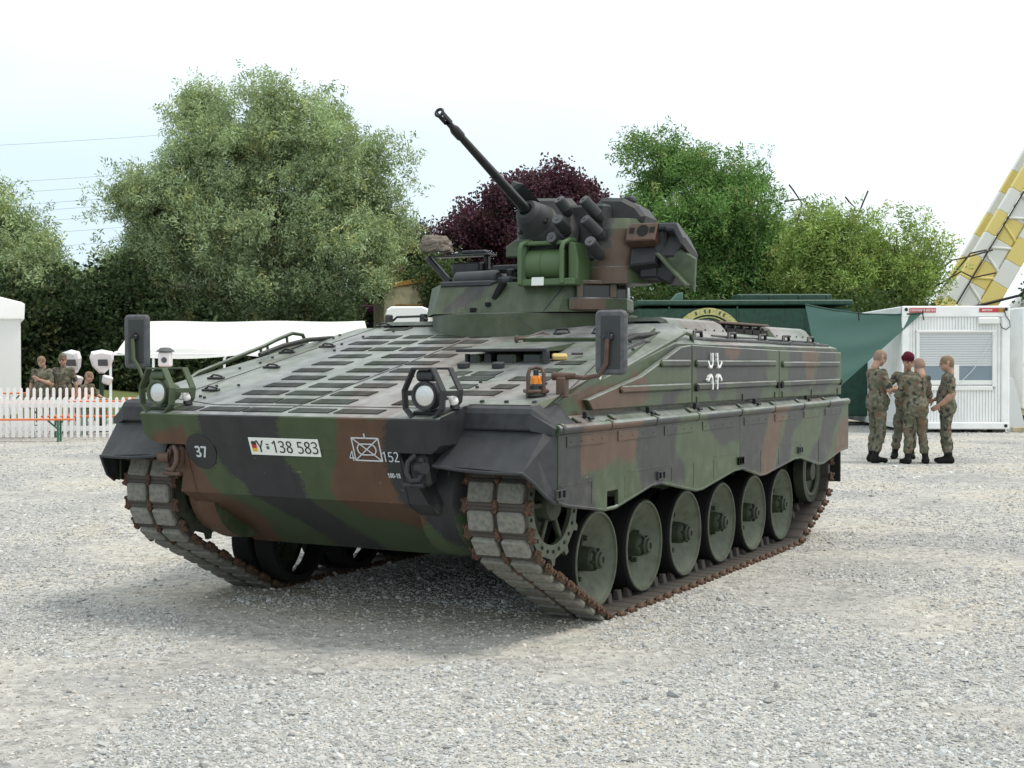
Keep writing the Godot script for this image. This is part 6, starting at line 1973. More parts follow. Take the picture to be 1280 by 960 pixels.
func pavilions() -> void:
	# white canopy on poles; the roof sags between them
	var t := thing("white_canopy", "long white canopy roof on thin poles under the willow", "canopy", yd(-7.4, 0, 38), YAW)
	var b := MB.new()
	var k := 24
	for i in k:
		var x0 := -3.15 + 6.4 * i / k
		var x1 := -3.15 + 6.4 * (i + 1) / k
		var q := []
		for x in [x0, x1]:
			var edge := 1.84 - 0.1 * absf(sin((x + 3.15) * 0.95)) + (0.06 if x < -2.4 else 0.0)
			q.append([Vector3(x, edge, 1.6), Vector3(x, 2.0 + 0.02 * sin(x * 3.0), 1.5), Vector3(x, 2.8 + 0.015 * sin(x * 2.1), -0.4), Vector3(x, 2.1, -2.3)])
		for j in 3:
			b.oquad(q[0][j], q[1][j], q[1][j + 1], q[0][j + 1], Vector3(0, 0.6, 1) if j < 2 else Vector3(0, 1, -0.5))
	obj("canopy_cloth", b, M.tent, t)
	for x in [-3.35, -2.2, -0.3, 1.6, 3.2]:
		b = MB.new()
		b.tube([Vector3(x, 0, 1.55), Vector3(x, 1.75, 1.55), Vector3(x + 0.1, 1.9, 1.5), Vector3(x + 0.3, 1.98, 1.2)], 0.035, 8)
		obj("canopy_pole", b, M.panel_white, t)
	b = MB.new()
	b.cyl(Vector3(-3.35, 1.86, 1.54), Vector3(3.2, 1.86, 1.54), 0.025, -1, 8)
	obj("canopy_rail", b, M.panel_white, t)
	# marquee at the left edge
	t = thing("white_marquee", "white marquee tent with a straight wall at the left edge", "tent", yd(-16.55, 0, 40), YAW + 0.37)
	b = MB.new()
	b.prism(pz([-2.2, 0.0, 2.0, 0.0, 2.0, 3.02, -2.2, 3.02]), Transform3D.IDENTITY, -4.0, 0.0, 0.02)
	obj("tent_wall", b, M.tent, t)
	b = MB.new()
	b.prism(pz([-2.3, 2.95, 2.1, 2.95, 2.12, 3.4, 2.02, 3.46, -0.1, 3.98, -2.3, 3.46]), Transform3D.IDENTITY, -4.1, 0.12, 0.03)
	obj("tent_roof", b, M.tent, t)
	# rounded white roof of a trailer behind the vehicle
	t = thing("white_trailer", "white round-topped trailer seen just above the vehicle's hull", "trailer", yd(-3.4, 0, 44), YAW)
	b = MB.new()
	b.prism(pz([-0.7, 0.5, 0.75, 0.5, 0.75, 3.2, 0.68, 3.38, 0.5, 3.45, -0.5, 3.45, -0.64, 3.36, -0.7, 3.15]), Transform3D(Basis.IDENTITY, Vector3.ZERO), -2.0, 0.0, 0.05)
	obj("trailer_body", b, M.white, t)
	for z in [-0.5, -1.5]:
		b = MB.new()
		for x in [-0.75, 0.55]:
			b = MB.new()
			b.cyl(Vector3(x, 0.33, z), Vector3(x + 0.25, 0.33, z), 0.33, -1, 20, 0.03)
			obj("trailer_wheel", b, M.rubber, t)
	# beige shed
	t = thing("beige_shed", "beige shed with ochre tiled roof right of the big willow", "shed", yd(-3.3, 0, 49), YAW + 0.25)
	b = MB.new()
	b.prism(pz([-1.3, 0, 1.9, 0, 1.9, 4.8, -1.3, 4.25]), Transform3D.IDENTITY, -2.6, 0.0)
	obj("wall", b, M.beige, t)
	b = MB.new()
	b.prism(pz([-1.45, 4.24, 2.05, 4.84, 2.05, 5.06, -1.45, 4.4]), Transform3D.IDENTITY, -2.8, 0.15, 0.02)
	obj("roof", b, M.ochre, t)
	rot_box(t, "door_frame", Vector3(0.3, 2.2, 0.02), Vector3(0.05, 3.6, 0.03), M.ochre)
	rot_box(t, "wall_batten", Vector3(-0.3, 3.7, 0.02), Vector3(1.2, 0.05, 0.03), M.ochre)
	# fairground ride under the willow
	t = thing("fairground_ride", "purple and orange fairground ride half hidden by the willow", "fairground ride", yd(-5.7, 0, 53), YAW)
	rot_box(t, "purple_rail", Vector3(0.4, 3.7, 0.6), Vector3(2.2, 0.28, 0.1), M.purple, 0.03)
	rot_box(t, "purple_arm", Vector3(0.6, 4.9, 0.3), Vector3(2.0, 0.25, 0.3), M.purple, 0.05, Basis(Vector3.BACK, 0.35))
	rot_box(t, "orange_panel", Vector3(-1.0, 4.0, 0.4), Vector3(1.0, 0.6, 0.1), M.orange, 0.03)
	rot_box(t, "dark_base", Vector3(0.2, 1.6, 0.2), Vector3(3.4, 3.2, 0.6), M.gun, 0.05)
	for x in [0.0, 0.45, 0.9]:
		rot_box(t, "ride_post", Vector3(x, 4.3, 0.2), Vector3(0.12, 1.2, 0.12), M.purple if x != 0.45 else M.shutter)
	# overhead power lines
	for i in 8:
		var y0 := [14.0, 11.9, 11.3, 10.6, 10.2, 9.6, 8.9, 8.1][i] as float
		b = MB.new()
		var pts := []
		for q in 13:
			var u := q / 12.0
			pts.append(yd(-40 + 27 * u, y0 + 1.6 * u - 1.0 * (1 - u) - 0.9 * u * (1 - u), 74 + 6.0 * u))
		b.tube(pts, 0.009, 4)
		tag(obj("power_line", b, M.wire), "thin grey overhead power line, number %s from the top, left of the willow" % ["one", "two", "three", "four", "five", "six", "seven", "eight"][i], "power line", "overhead power lines")


func fence_and_benches() -> void:
	var runs := [[-13.0, 28.9, -8.05, 28.9, "white picket fence in front of the orange beer benches", 0.91], [-12.6, 30.2, -9.55, 31.2, "second white picket fence slanting behind the front one", 1.08]]
	for r in runs:
		var a := yd(r[0], 0, r[1])
		var e := yd(r[2], 0, r[3])
		var len := a.distance_to(e)
		var dir := (e - a) / len
		var t := thing("picket_fence", r[4], "fence", a, atan2(-dir.z, dir.x), "white picket fences")
		for y in [0.24, 0.74]:
			rot_box(t, "fence_rail", Vector3(len * 0.5, y, -0.02), Vector3(len, 0.11, 0.025), M.picket, 0.004)
		var n := int(len / 0.135)
		var pm := MB.new()
		pm.prism(pz([-0.034, 0.05, 0.034, 0.05, 0.034, r[5] - 0.03, 0.0, r[5], -0.034, r[5] - 0.03]), Transform3D.IDENTITY, 0.0, 0.02, 0.003)
		var mesh := mesh_of([[pm, M.picket]])
		for i in n:
			var p := inst("picket", mesh, t)
			p.position = Vector3((i + 0.5) * len / n, 0, 0)
	var bench_mesh := func(t: Node3D, h: float, w: float, l: float) -> void:
		rot_box(t, "plank", Vector3(0, h, 0), Vector3(l, 0.035, w), M.orange, 0.006)
		for x in [-l * 0.5 + 0.3, l * 0.5 - 0.3]:
			var b := MB.new()
			for z in [-1.0, 1.0]:
				b.box(Vector3(x, h * 0.5, z * w * 0.36), Vector3(0.04, h, 0.03), Basis.IDENTITY, 0.004)
			b.box(Vector3(x, h * 0.35, 0), Vector3(0.03, 0.03, w * 0.7))
			b.box(Vector3(x + (0.12 if x < 0 else -0.12), h - 0.12, 0), Vector3(0.3, 0.03, 0.03), Basis(Vector3.BACK, 0.7 if x < 0 else -0.7))
			obj("folding_leg", b, M.bench_leg, t)
	for q in [[-10.2, 28.2, 0.46, 0.26, "orange beer bench standing in front of the fence", true], [-11.2, 29.7, 0.76, 0.5, "orange beer table just behind the front fence", false], [-9.2, 29.9, 0.46, 0.26, "orange beer bench close behind the fence by the lamps", true], [-8.9, 30.9, 0.76, 0.5, "orange beer table under the right-hand lamp", false],
			[-11.4, 33.2, 0.9, 0.5, "orange beer table behind the two standing soldiers", false], [-8.2, 32.8, 0.78, 0.5, "orange beer table where the seated soldier leans", false], [-7.0, 34.2, 0.78, 0.5, "orange beer table below the canopy", false]]:
		var t := thing("beer_bench" if q[5] else "beer_table", q[4], "bench" if q[5] else "table", yd(q[0], 0, q[1]), YAW + 0.05, "orange beer benches" if q[5] else "orange beer tables")
		bench_mesh.call(t, q[2], q[3], 2.2)
	# lamp posts with their white lamp heads and gas bottles under them
	for q in [[-10.67, 33.0, 0.0, "white-headed lamp on a green post beside the standing soldiers", 0], [-9.95, 33.0, 0.3, "white-headed lamp on a green post right of the seated soldier", 1], [-8.4, 33.0, 0.0, "square white lamp behind the left headlight guard", 2]]:
		var t := thing("lamp_post", q[3], "lamp post", yd(q[0], 0, q[1]), YAW, "white-headed lamps")
		var b := MB.new()
		var h: float = 1.34 if q[4] < 2 else 1.5
		b.cyl(Vector3.ZERO, Vector3(0, h, 0), 0.05, -1, 10)
		obj("post", b, M.post_green, t)
		b = MB.new()
		if q[4] < 2:
			var p := PackedVector2Array()
			for a in [[0.26, 0.28], [0.28, 0.12], [0.2, -0.1], [0.06, -0.24], [-0.06, -0.24], [-0.22, -0.06], [-0.28, 0.14], [-0.24, 0.28], [0, 0.33]]:
				p.append(Vector2(a[0], a[1]))
			b.prism(p, Transform3D(Basis(Vector3.UP, q[2] - (0.5 if q[4] == 0 else 0.0)) * Basis(Vector3.RIGHT, 0.25), Vector3(0.02, 1.62, 0.05)), -0.12, 0.08, 0.05)
		else:
			b.box(Vector3(0, 1.72, 0), Vector3(0.3, 0.36, 0.26), Basis.IDENTITY, 0.03)
		var hd := obj("lamp_head", b, M.lampshade, t)
		b = MB.new()
		if q[4] < 2:
			b.box(Vector3(0.02, 1.64, 0.155), Vector3(0.36, 0.16, 0.01), Basis(Vector3.UP, -0.5 if q[4] == 0 else 0.0) * Basis(Vector3.RIGHT, 0.25), 0.003)
			obj("lamp_window", b, M.mirror_rim, hd)
			b = MB.new()
			b.cyl(Vector3(0.12, 1.12, 0.06), Vector3(0.18, 1.32, 0.06), 0.11, 0.13, 14, 0.03)
			obj("gas_bottle", b, M.lampshade, t)
		else:
			b.lathe(Transform3D(Basis.IDENTITY, Vector3(0, 1.9, 0)), [Vector2(0.22, 0), Vector2(0.22, 0.02), Vector2(0.12, 0.1), Vector2(0, 0.11)], 8)
			b.cyl(Vector3(0, 1.7, 0.125), Vector3(0, 1.7, 0.14), 0.07, -1, 14)
			obj("lamp_cap", b, M.mirror_rim, hd)


# ---------------------------------------------------------------- people
# bones: [from, to, radius at from, radius at to, tone]; tones: 0 camouflage cloth, 1 skin, 2 boot leather, 3 hair stubble, 4 beret, 5 cap cloth, 6 dark eye, 7 short fair hair
var fleck := FastNoiseLite.new()


func tone_at(id: int, p: Vector3, seed_: float) -> Color:
	match id:
		0, 5:
			var a := fleck.get_noise_3d(p.x * 10.0 + seed_, p.y * 8.0, p.z * 10.0)
			var b := fleck.get_noise_3d(p.x * 14.0 - seed_, p.y * 12.0 + 40.0, p.z * 14.0)
			if b > 0.34: return Color(0.04, 0.042, 0.036)
			if a > 0.24: return Color(0.14, 0.1, 0.07)
			if a < -0.22: return Color(0.095, 0.1, 0.07)
			if b < -0.24: return Color(0.11, 0.112, 0.08)
			return Color(0.16, 0.152, 0.115)
		1: return Color(0.4, 0.255, 0.195)
		2: return Color(0.014, 0.014, 0.015)
		3: return Color(0.24, 0.165, 0.13)
		4: return Color(0.085, 0.01, 0.02)
		6: return Color(0.03, 0.02, 0.018)
		7: return Color(0.2, 0.145, 0.1)
	return Color(0.3, 0.3, 0.3)


func flesh(mb: MB, bones: Array, cell: float, k: float, seed_: float, wrinkle := 0.0) -> void:
	var lo := Vector3.ONE * 1e9
	var hi := -lo
	for b in bones:
		var r := maxf(b[2], b[3]) + 0.05
		lo = lo.min(b[0] - Vector3.ONE * r).min(b[1] - Vector3.ONE * r)
		hi = hi.max(b[0] + Vector3.ONE * r).max(b[1] + Vector3.ONE * r)
	var nx := int((hi.x - lo.x) / cell) + 2
	var ny := int((hi.y - lo.y) / cell) + 2
	var nz := int((hi.z - lo.z) / cell) + 2
	var sum := PackedFloat32Array()
	sum.resize(nx * ny * nz)
	var best := PackedFloat32Array()
	best.resize(nx * ny * nz)
	var ids := PackedByteArray()
	ids.resize(nx * ny * nz)
	var reach := 3.5 * k + cell * 1.8
	for b in bones:
		var a: Vector3 = b[0]
		var ab: Vector3 = b[1] - a
		var ll := maxf(ab.length_squared(), 1e-9)
		var r0: float = b[2]
		var dr: float = b[3] - b[2]
		var rm := maxf(b[2], b[3]) + reach
		var p0 := (a.min(b[1]) - Vector3.ONE * rm - lo) / cell
		var p1 := (a.max(b[1]) + Vector3.ONE * rm - lo) / cell
		for x in range(maxi(0, int(p0.x)), mini(nx, int(p1.x) + 2)):
			for y in range(maxi(0, int(p0.y)), mini(ny, int(p1.y) + 2)):
				for z in range(maxi(0, int(p0.z)), mini(nz, int(p1.z) + 2)):
					var ap := lo + Vector3(x, y, z) * cell - a
					var t := clampf(ap.dot(ab) / ll, 0.0, 1.0)
					var d := (ap - ab * t).length() - r0 - dr * t
					if d > reach:
						continue
					var w := exp(-d / k)
					var i := (x * ny + y) * nz + z
					sum[i] += w
					if w > best[i]:
						best[i] = w
						ids[i] = b[4]
	var field := PackedFloat32Array()
	field.resize(sum.size())
	for i in sum.size():
		field[i] = 0.5 if sum[i] < 1e-12 else -k * log(sum[i])
	if wrinkle > 0.0:
		for x in nx:
			for y in ny:
				for z in nz:
					var i := (x * ny + y) * nz + z
					if absf(field[i]) < 0.06 and ids[i] == 0:
						var p := lo + Vector3(x, y, z) * cell
						field[i] += wrinkle * fleck.get_noise_3d(p.x * 9.0 + 9.0 + seed_, p.y * 17.0, p.z * 9.0)
	var vert := {}
	var pos := PackedVector3Array()
	var nor := PackedVector3Array()
	var col := PackedColorArray()
	var off := []
	for c in 8:
		off.append(((c & 1) * ny + ((c >> 1) & 1)) * nz + (c >> 2))
	for x in nx - 1:
		for y in ny - 1:
			for z in nz - 1:
				var i := (x * ny + y) * nz + z
				if field[i] > cell * 2.5:
					continue
				var neg := 0
				for c in 8:
					if field[i + off[c]] < 0.0:
						neg += 1
				if neg == 0 or neg == 8:
					continue
				var v := Vector3.ZERO
				var m := 0
				for c in 8:
					for ax in 3:
						var o := c | (1 << ax)
						if o == c:
							continue
						var fa: float = field[i + off[c]]
						var fb: float = field[i + off[o]]
						if (fa < 0.0) != (fb < 0.0):
							var q := Vector3(c & 1, (c >> 1) & 1, c >> 2)
							q[ax] += fa / (fa - fb)
							v += q
							m += 1
				v /= m
				var g := Vector3.ZERO
				for c in 8:
					g += Vector3((c & 1) * 2 - 1, ((c >> 1) & 1) * 2 - 1, (c >> 2) * 2 - 1) * minf(field[i + off[c]], 0.1)
				vert[i] = pos.size()
				var p := lo + (Vector3(x, y, z) + v) * cell
				pos.append(p)
				nor.append(g.normalized())
				var id := ids[i]
				var top := 0.0
				for c in 8:
					if best[i + off[c]] > top:
						top = best[i + off[c]]
						id = ids[i + off[c]]
				col.append(tone_at(id, p, seed_))
	for i in vert:
		var f0: float = field[i]
		for ax in 3:
			var d0: int = [ny * nz, nz, 1][ax]
			var d1: int = [nz, 1, ny * nz][ax]
			var d2: int = [1, ny * nz, nz][ax]
			# the edge from this cell's low corner along ax
			if (f0 < 0.0) == (field[i + d0] < 0.0):
				continue
			if not (vert.has(i - d1) and vert.has(i - d2) and vert.has(i - d1 - d2)):
				continue
			var q := [vert[i], vert[i - d1], vert[i - d1 - d2], vert[i - d2]]
			if f0 > 0.0:
				q.reverse()
			for tr in [[0, 1, 2], [0, 2, 3]]:
				var e := [q[tr[0]], q[tr[1]], q[tr[2]]]
				# orient by the gradient
				var fn := (pos[e[1]] - pos[e[0]]).cross(pos[e[2]] - pos[e[0]])
				if fn.dot(nor[e[0]] + nor[e[1]] + nor[e[2]]) < 0.0:
					e = [e[0], e[2], e[1]]
				for w in [0, 2, 1]:
					mb.v.append(pos[e[w]])
					mb.n.append(nor[e[w]])
					mb.c.append(col[e[w]])


# a hand from the wrist, fingers along dir, palm facing side; curl bends the fingers
func hand(wrist: Vector3, dir: Vector3, palm: Vector3, curl: float, thumb_side: float) -> Array:
	dir = dir.normalized()
	palm = (palm - dir * palm.dot(dir)).normalized()
	var across := dir.cross(palm) * thumb_side
	var out := []
	var kn := wrist + dir * 0.09
	for i in 4:
		var o := across * (0.03 - 0.02 * i)
		out.append([wrist + o * 0.55 + dir * 0.015, kn + o, 0.017, 0.014, 1])
		var l: float = [0.038, 0.043, 0.04, 0.032][i]
		var d := dir
		var p := kn + o
		for s in 3:
			d = (d * cos(curl * 0.55) + palm * sin(curl * 0.55)).normalized()
			var pn = p + d * l * [1.0, 0.72, 0.55][s]
			out.append([p, pn, 0.0098 - 0.0008 * s, 0.009 - 0.0008 * s, 1])
			p = pn
			palm = (palm - d * palm.dot(d)).normalized()
		palm = (-dir * 0.0 + palm).normalized()
	var tb := wrist + dir * 0.03 + across * 0.03
	var tm := tb + (dir * 0.6 + across * 0.75 + palm * 0.25).normalized() * 0.04
	out.append([wrist + dir * 0.02, tb, 0.018, 0.015, 1])
	out.append([tb, tm, 0.014, 0.011, 1])
	out.append([tm, tm + (dir + palm * 0.3).normalized() * 0.032, 0.0105, 0.009, 1])
	return out


func head_bones(c: Vector3, yaw: float, pitch: float, hat: int) -> Array:
	var ba := Basis(Vector3.UP, yaw) * Basis(Vector3.RIGHT, pitch)
	var f := func(x: float, y: float, z: float) -> Vector3: return c + ba * Vector3(x, y, z)
	var hair := 3 if hat == 0 else (7 if hat == 7 else 3)
	var h := [
		[f.call(0, 0.035, -0.018), f.call(0, 0.04, 0.015), 0.088, 0.084, hair],
		[f.call(0, -0.01, -0.035), f.call(0, 0.0, -0.03), 0.078, 0.08, hair],
		[f.call(0, 0.0, 0.03), f.call(0, -0.05, 0.038), 0.068, 0.056, 1],
		[f.call(0, -0.08, 0.048), f.call(0, -0.095, 0.05), 0.042, 0.036, 1],
		[f.call(-0.035, -0.055, 0.02), f.call(0.035, -0.055, 0.02), 0.045, 0.045, 1],
		[f.call(0, 0.012, 0.09), f.call(0, -0.025, 0.112), 0.009, 0.015, 1],
		[f.call(-0.032, 0.022, 0.084), f.call(0.032, 0.022, 0.084), 0.014, 0.014, 1],
		[f.call(-0.02, -0.06, 0.084), f.call(0.02, -0.06, 0.084), 0.009, 0.009, 6 if false else 1],
		[f.call(-0.032, 0.004, 0.09), f.call(-0.03, 0.004, 0.091), 0.0085, 0.0085, 6],
		[f.call(0.032, 0.004, 0.09), f.call(0.03, 0.004, 0.091), 0.0085, 0.0085, 6],
		[f.call(-0.086, 0.015, -0.012), f.call(-0.083, -0.03, 0.0), 0.016, 0.01, 1],
		[f.call(0.086, 0.015, -0.012), f.call(0.083, -0.03, 0.0), 0.016, 0.01, 1],
		[f.call(0, -0.06, -0.02), f.call(0, -0.17, -0.035), 0.058, 0.062, 1]]
	if hat == 4:   # beret pulled down to one side
		h += [[f.call(-0.02, 0.085, -0.01), f.call(-0.075, 0.06, 0.01), 0.075, 0.05, 4], [f.call(0.0, 0.07, 0.03), f.call(0.0, 0.07, -0.05), 0.088, 0.082, 4], [f.call(-0.04, 0.06, 0.078), f.call(0.04, 0.06, 0.078), 0.02, 0.02, 4]]
	elif hat == 5:  # field cap with a peak
		h += [[f.call(0, 0.075, -0.03), f.call(0, 0.085, 0.03), 0.088, 0.08, 5], [f.call(-0.05, 0.045, 0.11), f.call(0.05, 0.045, 0.11), 0.012, 0.012, 5], [f.call(-0.04, 0.05, 0.09), f.call(0.04, 0.05, 0.09), 0.02, 0.02, 5]]
	return h


# pose: dictionary of joints in the person's own frame, facing +z, feet at y = 0
func person(label: String, at: Vector3, turn: float, h: float, pose: Dictionary, group: String) -> void:
	var t := thing("person", label, "person", at, turn, group)
	var s := h / 1.8
	var d := {
		"pelvis": Vector3(0, 0.97, 0), "waist": Vector3(0, 1.12, 0.01), "chest": Vector3(0, 1.33, 0.0), "neck": Vector3(0, 1.49, -0.02), "head": Vector3(0, 1.675, 0.02),
		"sh_l": Vector3(0.185, 1.43, -0.01), "sh_r": Vector3(-0.185, 1.43, -0.01), "el_l": Vector3(0.25, 1.15, -0.02), "el_r": Vector3(-0.25, 1.15, -0.02), "wr_l": Vector3(0.25, 0.9, 0.06), "wr_r": Vector3(-0.25, 0.9, 0.06),
		"hip_l": Vector3(0.095, 0.93, 0), "hip_r": Vector3(-0.095, 0.93, 0), "kn_l": Vector3(0.115, 0.51, 0.02), "kn_r": Vector3(-0.115, 0.51, 0.02), "an_l": Vector3(0.125, 0.1, -0.03), "an_r": Vector3(-0.125, 0.1, -0.03),
		"toe_l": Vector3(0.15, 0.035, 0.15), "toe_r": Vector3(-0.15, 0.035, 0.15), "head_yaw": 0.0, "head_pitch": 0.15, "hat": 0, "sleeve": 0.5, "hand_l": Vector3(0, -1, 0.3), "hand_r": Vector3(0, -1, 0.3), "palm_l": Vector3(-1, 0, 0), "palm_r": Vector3(1, 0, 0), "curl": 0.8, "belly": 0.0}
	for k in pose:
		d[k] = pose[k]
	for k in d:
		if d[k] is Vector3 and not (k.begins_with("hand") or k.begins_with("palm")):
			d[k] *= s
	var P: Vector3 = d.pelvis
	var C: Vector3 = d.chest
	var W: Vector3 = d.waist
	var legs := [[P + Vector3(-0.07, -0.03, 0) * s, P + Vector3(0.07, -0.03, 0) * s, 0.118 * s, 0.118 * s, 0]]
	var bones := [
		[P + Vector3(-0.075, 0.02, 0) * s, P + Vector3(0.075, 0.02, 0) * s, 0.12 * s, 0.12 * s, 0], [P + Vector3(0, 0, -0.035) * s, W, 0.12 * s, 0.118 * s, 0],
		[W + Vector3(-0.06, 0, 0) * s, C + Vector3(-0.075, 0, 0) * s, 0.107 * s, 0.112 * s, 0], [W + Vector3(0.06, 0, 0) * s, C + Vector3(0.075, 0, 0) * s, 0.107 * s, 0.112 * s, 0],
		[W + Vector3(0, -0.02, 0.03 + d.belly) * s, C + Vector3(0, -0.02, 0.03) * s, 0.1 * s, 0.1 * s, 0],
		[C, d.neck, 0.115 * s, 0.06 * s, 0], [C + Vector3(0, 0.07, -0.02) * s, d.sh_l, 0.085 * s, 0.068 * s, 0], [C + Vector3(0, 0.07, -0.02) * s, d.sh_r, 0.085 * s, 0.068 * s, 0],
		[W + Vector3(-0.075, -0.14, 0) * s, W + Vector3(0.075, -0.14, 0) * s, 0.14 * s, 0.14 * s, 0], [W + Vector3(-0.07, -0.1, 0.0) * s, W + Vector3(0.07, -0.1, 0.0) * s, 0.128 * s, 0.128 * s, 0]]
	for e in ["l", "r"]:
		var sh: Vector3 = d["sh_" + e]
		var el: Vector3 = d["el_" + e]
		var wr: Vector3 = d["wr_" + e]
		if d.sleeve > 0.9:
			bones += [[sh, el, 0.064 * s, 0.055 * s, 0], [el, wr.lerp(el, 0.12), 0.054 * s, 0.042 * s, 0], [wr.lerp(el, 0.1), wr, 0.028 * s, 0.026 * s, 1]]
		else:
			bones += [[sh, sh.lerp(el, 0.78), 0.066 * s, 0.062 * s, 0], [sh.lerp(el, 0.8), el, 0.043 * s, 0.041 * s, 1], [el, el.lerp(wr, 0.3), 0.04 * s, 0.044 * s, 1], [el.lerp(wr, 0.3), wr, 0.043 * s, 0.027 * s, 1]]
		var hp: Vector3 = d["hip_" + e]
		var kn: Vector3 = d["kn_" + e]
		var an: Vector3 = d["an_" + e]
		var toe: Vector3 = d["toe_" + e]
		var cuff := kn.lerp(an, 0.66)
		legs += [[hp, kn, 0.1 * s, 0.074 * s, 0], [kn, kn.lerp(an, 0.35), 0.072 * s, 0.074 * s, 0], [kn.lerp(an, 0.35), cuff, 0.074 * s, 0.062 * s, 0], [cuff + Vector3(0, -0.005, 0), cuff + Vector3(0, 0.01, 0), 0.072 * s, 0.075 * s, 0],
			[kn.lerp(an, 0.7), an, 0.052 * s, 0.05 * s, 2], [an + Vector3(0, -0.035, -0.02) * s, toe, 0.053 * s, 0.04 * s, 2], [an + Vector3(0, -0.05, -0.03) * s, an + Vector3(0, -0.05, 0.02) * s, 0.05 * s, 0.05 * s, 2]]
		# pocket flap on the thigh
		var out := 0.075 if e == "l" else -0.075
		legs.append([hp.lerp(kn, 0.55) + Vector3(out, 0.04, 0) * s, hp.lerp(kn, 0.8) + Vector3(out, 0, 0) * s, 0.035 * s, 0.035 * s, 0])
	for b in legs:   # nothing sinks into the ground
		for q in 2:
			b[q].y = maxf(b[q].y, b[2 + q] * 0.98) if b[4] == 2 else b[q].y
	var mb := MB.new()
	var sd := float(hash(label) % 100)
	bones.append([P + Vector3(-0.075, -0.06, 0.0) * s, P + Vector3(0.075, -0.06, 0.0) * s, 0.138 * s, 0.138 * s, 0])
	flesh(mb, bones, 0.0165, 0.013, sd, 0.017)
	flesh(mb, legs, 0.0165, 0.011, sd + 3.0, 0.017)
	flesh(mb, head_bones(d.head, d.head_yaw, d.head_pitch, d.hat), 0.0075, 0.008, sd)
	for e in ["l", "r"]:
		var wr: Vector3 = d["wr_" + e]
		flesh(mb, hand(wr, d["hand_" + e], d["palm_" + e], d.curl, 1.0 if e == "l" else -1.0), 0.0062, 0.004, sd)
	var o := obj("body", mb, M.person, t)
	o.set_meta("kind", "thing")


